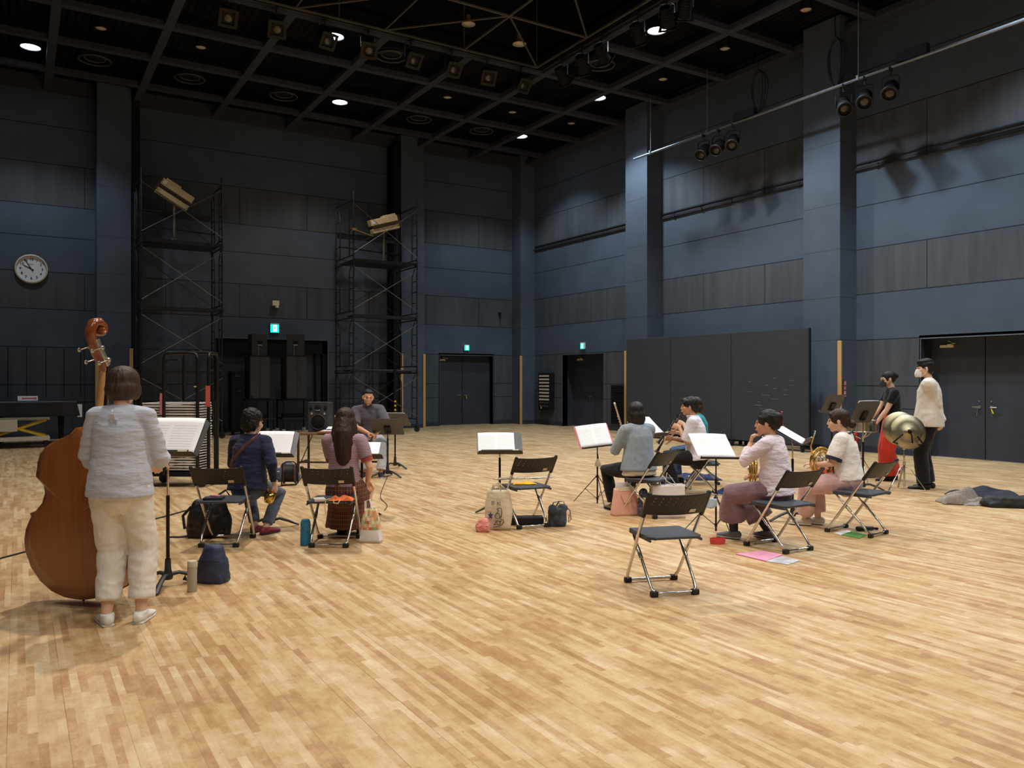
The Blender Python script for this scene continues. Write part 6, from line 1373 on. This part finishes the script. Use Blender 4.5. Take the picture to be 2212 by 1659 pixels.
# ---------------------------------------------------------------- percussion
r = thing('snare_drum', 'chrome snare drum on its stand in front of the percussionist in red', 'drum'); D_ = 11.75; place(r, PX(1862, D_), D_, 0)
zt = zpx(907, D_)
e = MB(); e.lathe([(.185, zt-.16), (.185, zt-.01)], cap=False, seg=32); e.build('shell', M_CHROME, r, smooth=True)
e = MB()
for z_ in (zt-.165, zt-.005): e.tube([(.195*cos(t_), .195*sin(t_), z_) for t_ in [2*pi*k/32 for k in range(32)]], (.008, .012), 8, closed=True)
e.build('hoop', M_CHROME, r, smooth=True)
e = MB(); e.cyl((0, 0, zt-.004), .184, .006, None, 32); e.build('drum_head', M_WHITE, r); e = MB(); e.cyl((0, 0, zt-.166), .184, .006, None, 32); e.build('bottom_head', M_WHITE, r)
for k in range(8):
    e = MB(); a_ = 2*pi*k/8; e.box((.2*cos(a_), .2*sin(a_), zt-.085), (.022, .022, .05), Euler((0, 0, a_))); e.tube([(.2*cos(a_), .2*sin(a_), zt-.165), (.2*cos(a_), .2*sin(a_), zt)], .004, 6); e.build('lug', M_CHROME, r, smooth=False)
e = MB(); e.tube([(0, 0, .18), (0, 0, zt-.26)], .013, 10)
for k in range(3):
    a_ = 2*pi*k/3+.4; e.tube([(0, 0, zt-.28), (.1*cos(a_), .1*sin(a_), zt-.24), (.19*cos(a_), .19*sin(a_), zt-.19), (.205*cos(a_), .205*sin(a_), zt-.15)], .008, 8)
e.build('basket_stand', M_CHROME, r, smooth=True)
for k in range(3):
    a_ = 2*pi*k/3+.4; e = MB(); e.tube([(0, 0, .38), (.14*cos(a_), .14*sin(a_), .2), (.27*cos(a_), .27*sin(a_), .012)], .009, 8); e.build('stand_leg', M_CHROME, r, smooth=True)
for k, (dx, dy, a_) in enumerate(((-.1, .05, .5), (-.05, .0, .8))):
    o = thing('drum_stick', 'wooden drum stick lying on the snare drum, '+('tip to the left' if k == 0 else 'nearer one'), 'drum stick', 'drum sticks', (0, 0, 0)); x, y = R2(PX(1862, D_)+dx, D_+dy); o.location = (x, y, zt+.012); o.rotation_euler = (0, .1, a_)
    e = MB(); e.tube([(-.2, 0, 0), (.15, 0, 0)], [.008, .006], 8); e.ell((.17, 0, 0), (.01, .006, .006)); e.build('stick', M_WOODSTRIP, o, smooth=True)
M_CYM = mat('bronze_cymbal', (176, 158, 110), .34, 1.0, var=.12, nscale=3); t_ = NT('lathed_bronze'); tc = t_.new('ShaderNodeTexCoord'); sp = t_.new('ShaderNodeSeparateXYZ'); t_.lk(tc.outputs['Object'], sp.inputs[0]); rr_ = t_.math('SQRT', t_.math('ADD', t_.math('MULTIPLY', sp.outputs[0], sp.outputs[0]), t_.math('MULTIPLY', sp.outputs[2], sp.outputs[2])))
t_.lk(t_.ramp(t_.noise(4, 3, .6), [(.3, srgb(150, 142, 118)), (.7, srgb(182, 172, 144))]), t_.b.inputs['Base Color']); t_.b.inputs['Metallic'].default_value = 1; t_.b.inputs['Roughness'].default_value = .45; t_.b.inputs['Anisotropic'].default_value = .5; t_.bump(t_.math('SINE', t_.math('MULTIPLY', rr_, 1500.0)), .12, .001); M_CYM = t_.m
def cymbal(px, py, D, a, tilt, R_, label):
    r = thing('crash_cymbal', label, 'cymbal', 'pair of crash cymbals', (0, 0, 0)); r.matrix_world = at(px, py, D, a, tilt)
    e = MB(); e.lathe([(.004, -.045), (.03, -.043), (.05, -.03), (.06, -.018), (R_*.6, -.008), (R_, .004), (R_, .0055), (R_*.6, -.0065), (.06, -.016), (.03, -.04), (.004, -.043)], rot=Euler((-pi/2, 0, 0)), seg=56, cap=False)
    e.v = [Vector((v.x, -v.y if False else v.y, v.z)) for v in e.v]; e.build('bronze_disc', M_CYM, r, smooth=True)
    for k_, (tx, q_) in enumerate((('SABIAN', -.85),)):
        for j_, ch in enumerate(tx):
            q = q_+.14*j_-.1; text_mesh(ch, .036, M_INK, 'printed_letter', r, (R_*.72*cos(q), -.0085, R_*.72*sin(q)), (pi/2, -(q+pi/2), 0), .0004)
    return r
cymbal(1945, 926, 11.02, -6, -8, .235, 'bronze crash cymbal behind, peeking out on the left of the pair')
rc = cymbal(1962, 933, 10.9, -4, -10, .235, 'bronze crash cymbal in front, facing the camera, with strap')
e = MB(); e.tube([(0, .06, 0), (.0, .07, 0)], .02, 10); e.ell((0, .05, 0), (.03, .012, .03)); e.tube([(0, .06, 0), (.012, .075, -.06), (.016, .07, -.16)], (.010, .004), 6); 
for v in range(len(e.v)): e.v[v].y *= -1
e.build('leather_strap', M_BLACK, rc, smooth=True)
r = thing('cymbal_stand', 'chrome tripod stand with black padded arms cradling the cymbal pair', 'cymbal stand'); place(r, PX(1953, 11.0), 11.0, 0)
e = MB(); e.tube([(0, .0, .06), (0, 0, .36)], .014, 10); e.tube([(0, 0, .3), (0, 0, .58)], .011, 10); e.cyl((0, 0, .37), .02, .04); e.cyl((0, 0, .58), .018, .05); e.tube([(0, 0, .585), (.05, 0, .6)], .006, 6); e.build('pole', M_CHROME, r, smooth=True, auto=40)
for a_ in (radians(200), radians(330), radians(80)):
    e = MB(); e.tube([(0, 0, .32), (.07*cos(a_), .07*sin(a_), .31), (.17*cos(a_), .17*sin(a_), .16), (.27*cos(a_), .27*sin(a_), .01)], [(.013, .006)]*4, 8, xd=(-sin(a_), cos(a_), 0)); e.build('tripod_leg', M_CHROME, r, smooth=True)
for (a0, a1, b0, b1) in ((1930, 955, 1950, 938), (1995, 960, 1983, 944)):
    e = MB(); W0 = Matrix.Rotation(TH, 4, 'Z') @ Matrix.Translation((-r.location.x, -r.location.y, 0)); e.tube([W0 @ cw(a0, 10.8, zpx(a1, 10.8)), W0 @ cw(b0, 10.8, zpx(b1, 10.8))], .011, 8); e.tube([W0 @ cw(a0, 10.82, zpx(a1, 10.82)), W0 @ cw(1953, 11.0, .59)], .008, 6); e.build('padded_arm', M_BLACK, r, smooth=True)
# ---------------------------------------------------------------- chair trolley with flat stacked chairs
M_SLAT = mat('chair_edge_silver', (226, 222, 218), .35, .35, var=.06); DT = 11.35
r = thing('chair_trolley', 'black wheeled trolley with tall hoops carrying the stack of folded chairs', 'trolley'); XT = PX(385, DT); place(r, XT, DT+.2, -4)
e = MB(); 
for y_ in (-.22, .26): e.bb(-.52, .46, y_-.025, y_+.025, .15, .21)
for x_ in (-.5, .44): e.bb(x_-.025, x_+.025, -.22, .26, .15, .21)
e.build('base_frame', M_BLACK, r)
for x_ in (-.42, .36):
    for y_ in (-.2, .24): caster(r, x_, y_, .07, m=M_DARK)
ZT = zpx(764, DT+.2)
def hoop(x0, x1, y0, y1, z, rad_=.024):
    e = MB(); c = .09; e.tube([(x0, y0, .18), (x0, y0, z-c), (x0+(x1-x0)*.04, y0+(y1-y0)*.04, z-.02), (x0+(x1-x0)*.16, y0+(y1-y0)*.16, z), (x0+(x1-x0)*.84, y0+(y1-y0)*.84, z), (x0+(x1-x0)*.96, y0+(y1-y0)*.96, z-.02), (x1, y1, z-c), (x1, y1, .18)], rad_, 10); return e.build('hoop_rail', M_POLE, r, smooth=True)
hoop(-.17, .32, -.25, -.25, ZT); hoop(-.14, .34, .28, .28, ZT+.02); hoop(.42, .42, -.12, .16, ZT)
e = MB(); e.tube([(.33, .28, ZT), (.42, .16, ZT)], .018, 8); e.build('cross_tie', M_POLE, r, smooth=True); e = MB(); e.tube([(-.17, -.25, ZT-.12), (-.10, -.22, ZT-.1), (.02, -.22, ZT-.1)], .014, 8); e.build('side_hook', M_POLE, r, smooth=True)
e = MB(); e.box((.42, -.145, zpx(856, DT)), (.06, .012, .30)); e.build('red_tape', mat('faded_red_tape', (206, 92, 76), .7), r); e = MB(); e.box((-.20, -.275, zpx(872, DT)), (.03, .012, .3)); e.build('pink_tape', mat('faded_pink_tape', (196, 120, 138), .7), r)
e = MB(); e.box((.30, -.278, zpx(835, DT)), (.035, .01, .015)); e.build('yellow_tape', M_KEY, r)
def flat_chair():
    f = thing('folded_chair', '', 'chair', 'folded chairs stacked flat on the trolley')
    e = MB()
    for y_ in (-.21, .21): e.tube([(-.40, y_, 0), (.40, y_, 0)], .0125, 6)
    e.tube([(-.40, -.21, 0), (-.40, .21, 0)], .010, 6); e.tube([(.40, -.21, .0), (.40, .21, .0)], .010, 6); e.build('tube_frame', M_SLAT, f, smooth=True)
    e = MB(); e.bb(-.36, .02, -.20, .20, -.006, .006); e.build('seat', M_SEAT, f); e = MB(); e.bb(.24, .39, -.20, .20, -.006, .006); e.build('backrest', M_BACK, f); return f
fc = flat_chair(); base = r.matrix_world.copy(); bx0, by0 = r.location.x, r.location.y; rz0 = r.rotation_euler.z
NS = 26; ORD = ['second', 'third', 'fourth', 'fifth', 'sixth', 'seventh', 'eighth', 'ninth', 'tenth', 'eleventh', 'twelfth']
ORD += [q_+' lowest' for q_ in reversed(ORD)]
ORD = ORD[:11]+['thirteenth', 'fourteenth']+ORD[11:]; z0, z1 = .245, zpx(872, DT)
for k in range(NS):
    o = fc if k == 0 else copy_tree(fc); zz = z0+(z1-z0)*k/(NS-1); dx, dy = random.uniform(-.008, .008)-.10, random.uniform(-.006, .006)+.01
    o.location = (bx0+dx*cos(rz0)-dy*sin(rz0), by0+dx*sin(rz0)+dy*cos(rz0), zz); o.rotation_euler = (0, 0, rz0+(0 if k % 2 == 0 else pi)); o['label'] = ('folded chair lying flat on the trolley, topmost of the pile' if k == NS-1 else 'folded chair lying flat on the trolley, bottom one of the pile' if k == 0 else 'folded chair lying flat on the trolley, '+(ORD[NS-2-k]+' from the top' if 'lowest' not in ORD[NS-2-k] else ORD[NS-2-k]+' of the pile'))
# ---------------------------------------------------------------- loudspeakers, carts
M_SPK = mat('speaker_carpet', (44, 43, 44), .85, var=.12, bump=.2, bscale=120); M_GRL = mat('speaker_grille', (58, 57, 58), .6, .2, var=.1, bump=.2, bscale=200)
def stack(pxl, pxr, yw, label_c, label_s, label_t, hdl, ry):
    x0, x1 = along_y(pxl, yw), along_y(pxr, yw); xc = (x0+x1)/2; W_ = (x1-x0); D0 = yw*cos(TH)+xc*sin(TH)
    zb, zt_, ztt = zpx(862, D0), zpx(769, D0), zpx(721, D0)
    c = thing('speaker_cart', label_c, 'cart', 'black wheeled carts under the loudspeakers', (xc, yw, 0)); e = MB(); w2 = W_/2+.12
    e.bb(-w2, w2, 0, .7, zb-.05, zb-.01); e.build('top_shelf', M_BLACK, c); e = MB(); e.bb(-w2, w2, 0, .7, .42, .45); e.build('lower_shelf', M_DARK, c)
    for sx_ in (-1, 1):
        for y_ in (.03, .67): e = MB(); e.tube([(sx_*(w2-.03), y_, .13), (sx_*(w2-.03), y_, zb-.02)], .022, 8); e.build('post', M_BLACK, c); caster(c, sx_*(w2-.03), y_, .06, m=M_STEEL)
    e = MB(); e.bb(-w2+.1, w2-.2, .15, .5, .45, .56); e.build('stored_case', M_BLACK, c)
    s = thing('bass_speaker', label_s, 'loudspeaker', 'tall black bass loudspeakers', (xc, yw+.36, zb-.01)); hh = zt_-zb
    e = MB(); e.bb(-W_/2, W_/2, -.28, .28, 0, hh); e.build('cabinet', M_SPK, s, bevel=.01)
    e = MB(); e.prism([(-W_/2+.02, .02 if hdl > 0 else .14), (-W_/2+.12, .02), (W_/2-.02, .02), (W_/2-.02, hh-.02), (-W_/2+.02, hh-.02)], .282, .295, Matrix.Rotation(pi/2, 4, 'X')); e.build('grille', M_GRL, s); e = MB(); e.box((0, -.296, hh/2), (.01, .004, hh-.06)); e.build('centre_seam', M_BLACK, s)
    t = thing('top_speaker', label_t, 'loudspeaker', 'upper black loudspeakers', (xc+.03*hdl, yw+.36, zt_), radians(ry)); h2 = ztt-zt_; w3 = W_*.38
    e = MB(); e.prism([(-w3*1.1, -.2), (w3*1.1, -.2), (w3*.7, .22), (-w3*.7, .22)], 0, h2); e.build('cabinet', M_SPK, t, bevel=.01)
    e = MB(); e.box((0, -.205, h2*.62), (.14, .02, .09)); e.build('horn_mouth', M_BLACK, t, bevel=.004); e = MB(); e.box((0, -.215, h2*.5), (.12, .01, .03)); e.tube([(-.04, -.222, h2*.5), (-.045, -.222, .02)], .009, 6); e.build('strap_buckle', M_STEEL, t)
stack(541, 585, 22.3, 'black wheeled cart under the left bass loudspeaker', 'tall black bass loudspeaker on the left cart', 'small black loudspeaker on top of the left stack', -1, 12)
stack(620, 665, 22.3, 'black wheeled cart under the right bass loudspeaker', 'tall black bass loudspeaker on the right cart', 'small black loudspeaker on top of the right stack', 1, -10)
# dark equipment left of the stacks
r = thing('equipment_rack', 'tall black equipment rack left of the loudspeaker stacks', 'rack', None, (along_y(514, 22.5), 22.5, 0)); e = MB(); e.bb(-.16, .16, 0, .5, .1, 1.75); e.build('rack_case', M_BLACK, r, bevel=.01)
e = MB(); e.box((-.02, -.01, 1.62), (.12, .02, .05)); e.box((.02, -.01, 1.2), (.14, .02, .03)); e.build('front_panel', M_DARK, r)
for x_ in (-.12, .12): caster(r, x_, .08, .045)
# low folding table with monitor speaker
M_TT = mat('brown_table_laminate', (112, 84, 60), .45, var=.1, stretch=(.4, 4, 4)); M_TL = mat('brown_table_leg', (66, 54, 44), .5)
r = thing('folding_table', 'low brown folding table left of the conductor with speaker and papers', 'table'); place(r, -2.78, 12.55, -4)
ZTT = .70; e = MB(); e.bb(-.56, .24, -.30, .32, ZTT-.03, ZTT); e.build('tabletop', M_TT, r, bevel=.006)
for x_ in (-.50, .18):
    for y_ in (-.24, .26): e = MB(); e.bb(x_-.015, x_+.015, y_-.015, y_+.015, 0, ZTT-.03); e.build('leg', M_TL, r)
    e = MB(); e.bb(x_-.01, x_+.01, -.24, .26, .22, .25); e.tube([(x_, -.1, .24), (x_+(.18 if x_ < 0 else -.18), -.1, ZTT-.04)], .008, 6); e.build('leg_brace', M_TL, r)
e = MB(); e.bb(-.5, .18, -.25, -.23, .235, .26); e.build('stretcher', M_TL, r)
xs_, ys_ = -3.02, 12.72
r = thing('monitor_speaker', 'grey studio monitor speaker standing on the low brown table', 'loudspeaker'); place(r, PX(687, 12.55), 12.55, -2, ZTT)
M_MON = mat('graphite_speaker', (54, 57, 62), .4, var=.06); hh = .46
e = MB(); e.bb(-.16, .16, 0, .30, 0, hh); e.build('cabinet', M_MON, r, bevel=.012); e = MB(); e.bb(-.15, .15, -.004, .1, hh, hh+.008); e.build('top_trim', M_STEEL, r)
e = MB(); e.tube([(.115*cos(t_), -.008, .155+.115*sin(t_)) for t_ in [2*pi*k/32 for k in range(32)]], (.008, .008), 6, closed=True); e.build('woofer_ring', M_MON, r, smooth=True)
e = MB(); e.lathe([(.001, .02), (.03, .02), (.1, .0), (.112, -.004)], (0, -.006, .155), Euler((pi/2, 0, 0)), cap=False); e.build('woofer_cone', M_BLACK, r, smooth=True)
e = MB(); e.ell((0, -.006, .38), (.055, .012, .045)); e.ell((-.115, -.006, .375), (.025, .01, .04)); e.ell((.115, -.006, .375), (.025, .01, .04)); e.build('tweeter_horn', M_BLACK, r, smooth=True)
for s_ in (-1, 1): e = MB(); e.ell((s_*.1, -.008, .285), (.018, .008, .018)); e.build('port_plug', M_STEEL, r, smooth=True)
e = MB(); e.tube([(-.03, -.016, .345), (0, -.018, .335), (.03, -.016, .345)], .006, 6); e.build('tweeter_lip', M_STEEL, r, smooth=True)
flat('score_book', 'reddish brown score book on the low table beside the speaker', 'book', 712, 12.35, ZTT, .34, .24, mat('rust_cover', (150, 82, 60), .6), 3, .022)
flat('paper_pile', 'pile of white papers on the red brown score book', 'paper pile', 714, 12.38, ZTT+.023, .24, .2, M_PLAIN, -6, .015)
x, y = R2(PX(718, 12.4), 12.4); o = sheet(Matrix.Translation((x, y, ZTT+.048)) @ Matrix.Rotation(-TH, 4, 'Z') @ Matrix.Rotation(radians(-78), 4, 'X'), .2, .14, 'curled white sheet on top of the table papers', 'paper_sheet', M_PLAIN, None, False, .02, 'paper', group='loose papers on the low table')
pet('plastic_bottle', 725, 12.3, ZTT, .27, 'tall clear plastic bottle on the low table left of the long dark hair')
# cable reel and bag
r = thing('cable_reel', 'black cable reel standing on the floor before the low brown table', 'cable reel'); place(r, PX(626, 11.55), 11.55, 8)
rotx = Euler((0, pi/2, 0))
for x_ in (-.075, .075): e = MB(); e.tube([(x_, .14*cos(t_), .17+.14*sin(t_)) for t_ in [2*pi*k/28 for k in range(28)]], (.008, .008), 6, closed=True); e.cyl((x_, 0, .17), .10, .006, rotx, 28); e.build('reel_flange', mat('dark_red_metal', (74, 40, 36), .5, .3), r, smooth=True, auto=40)
e = MB()
for k in range(9): e.tube([(-.064+.016*k, .115*cos(t_), .17+.115*sin(t_)) for t_ in [2*pi*q/24 for q in range(24)]], (.009, .009), 6, closed=True)
e.cyl((0, 0, .17), .1, .13, rotx, 24); e.build('wound_cable', M_CABLE, r, smooth=True)
e = MB(); e.tube([(-.1, -.1, .012), (-.1, 0, .3), (-.05, 0, .335), (.05, 0, .335), (.1, 0, .3), (.1, -.1, .012), (-.1, -.1, .012)], .009, 8); e.tube([(-.1, .1, .012), (-.1, 0, .3)], .009, 8); e.tube([(.1, .1, .012), (.1, 0, .3)], .009, 8); e.build('reel_frame', M_BLACK, r, smooth=True)
M_SPB = mat('grey_blue_sport_bag', (72, 78, 98), .6, var=.25, nscale=12, bump=.2)
r = bagblob('sports_bag', 'dark blue and grey sports bag with white piping behind the cable reel', 'bag', 618, 12.0, .40, .22, .20, M_SPB, -5, .75, [((.02, 0, .22), (.1, .08, .07))]); e = MB(); e.tube([(-.19, -.115, .03), (-.16, -.12, .13), (-.06, -.125, .16)], .006, 6); e.tube([(-.2, -.12, .015), (-.1, -.13, .03), (-.08, -.13, .01)], .006, 6); e.build('white_piping', M_WHITE, r, smooth=True)
def cable(pts, label, rad_=.006):
    P = [Vector((*R2(*on_floor(a_, b_)), .007)) for a_, b_ in pts]; Q = []
    for i in range(len(P)-1):
        p0, p1, p2, p3 = P[max(0, i-1)], P[i], P[i+1], P[min(len(P)-1, i+2)]
        for k in range(6): t_ = k/6; Q.append(.5*((2*p1)+(-p0+p2)*t_+(2*p0-5*p1+4*p2-p3)*t_*t_+(-p0+3*p1-3*p2+p3)*t_**3))
    Q.append(P[-1]); e = MB(); e.tube(Q, rad_, 6); tag(e.build('floor_cable', M_CABLE, smooth=True), label, 'cable', 'black cables on the floor')
cable([(0, 1208), (60, 1192), (130, 1172), (250, 1140), (340, 1121), (402, 1104)], 'black cable running across the floor behind the bass and its player', .008)
cable([(596, 1053), (625, 1048), (640, 1046), (652, 1031)], 'short black cable from the cable reel toward the table')
cable([(838, 1028), (828, 1052), (822, 1075), (836, 1092), (830, 1104)], 'thin brown looping wire on the floor near the conductor\'s stand', .004)
# ---------------------------------------------------------------- piano and lift cart
M_COVER = mat('black_quilted_cover', (30, 30, 35), .5, var=.2, nscale=5, bump=.4, bscale=9)
r = thing('grand_piano', 'grand piano under a black cover at the left edge of the photo', 'piano', None, (-.35, 21.9, 0))
e = MB()
def fn(u, v):
    t_ = u*2*pi; x_, y_ = 1.55*cos(t_), .72*sin(t_); q = max(abs(cos(t_)), abs(sin(t_))); x_, y_ = x_/q*.98, y_/q*.92; fl = 1+.03*sin(t_*14)*v+.02*v
    return (x_*fl, y_*fl, 1.02-.34*v)
e.grid(fn, 72, 10, True); e.grid(lambda u, v: ((u-.5)*3.04, (v-.5)*1.32, 1.02), 8, 4); e.build('quilted_cover', M_COVER, r, smooth=True, solid=.01, auto=60)
for x_, y_ in ((1.22, -.4), (-1.2, -.4), (0, .5)):
    e = MB(); e.tube([(x_, y_, .7), (x_, y_, .14)], [.07, .05], 8, flat=(True, True)); e.build('leg', M_BLACK, r); e = MB(); e.box((x_, y_, .05), (.16, .1, .03)); e.cyl((x_, y_, .035), .035, .03, Euler((pi/2, 0, 0))); e.build('caster', M_BLACK, r)
r = thing('notice_card', 'white folded notice card standing on the covered piano', 'card', None, (along_y(60, 21.6), 21.6, 1.03)); e = MB(); e.box((0, 0, .055), (.40, .02, .11), Euler((-.25, 0, 0))); e.build('card_body', M_WHITE, r); e = MB(); e.box((0, -.013, .06), (.24, .003, .03), Euler((-.25, 0, 0))); e.box((.15, -.013, .06), (.05, .003, .05), Euler((-.25, 0, 0))); e.build('printed_lines', M_PINKF, r)
o = flat('hanging_note', 'small blank white note hanging at the right end of the piano cover', 'note', 1106, 1, 0, .1, .30, M_PLAIN, 0); o.location = (along_y(172, 21.3), 21.3, zpx(887, 21.3*cos(TH)+along_y(172, 21.3)*sin(TH))); o.rotation_euler = (pi/2, 0, 0)
r = thing('lift_cart', 'white and yellow scissor lift cart on casters under the piano', 'lift cart', None, (.12, 21.0, 0)); M_YST = mat('yellow_steel', (222, 190, 50), .5)
e = MB(); e.bb(-.75, .5, -.3, .3, .16, .25); e.build('base_plate', M_RIM, r, bevel=.01); e = MB(); e.bb(-.75, .5, -.3, .3, .62, .66); e.build('platform', mat('worn_beige_plate', (150, 138, 116), .6), r)
e = MB(); e.bb(-.6, -.12, -.315, -.3, .38, .64); e.build('info_plate', M_RIM, r)
for y_ in (-.24, .24):
    e = MB(); e.box((-.1, y_, .43), (1.12, .03, .05), Euler((0, .33, 0))); e.box((-.1, y_+.03, .43), (1.12, .03, .05), Euler((0, -.33, 0))); e.build('scissor_arm', M_YST, r)
for x_ in (-.68, .43):
    for y_ in (-.24, .24): caster(r, x_, y_, .06, m=M_DARK)
# yellow marks on the tower post
r = thing('marked_post', 'black post behind the conductor with four yellow square marks', 'post', None, (along_y(853, 21.0), 21.0, 0)); e = MB(); e.box((0, 0, .9), (.07, .05, 1.8)); e.box((0, 0, .015), (.3, .3, .03)); e.build('post_body', M_BLACK, r)
for k in range(4): e = MB(); e.box((0, -.027, .98-.105*k if False else zpx(867+9.2*k, 21.0*cos(TH)+along_y(853, 21.0)*sin(TH))), (.05, .004, .05)); e.build('yellow_mark', M_KEY, r)
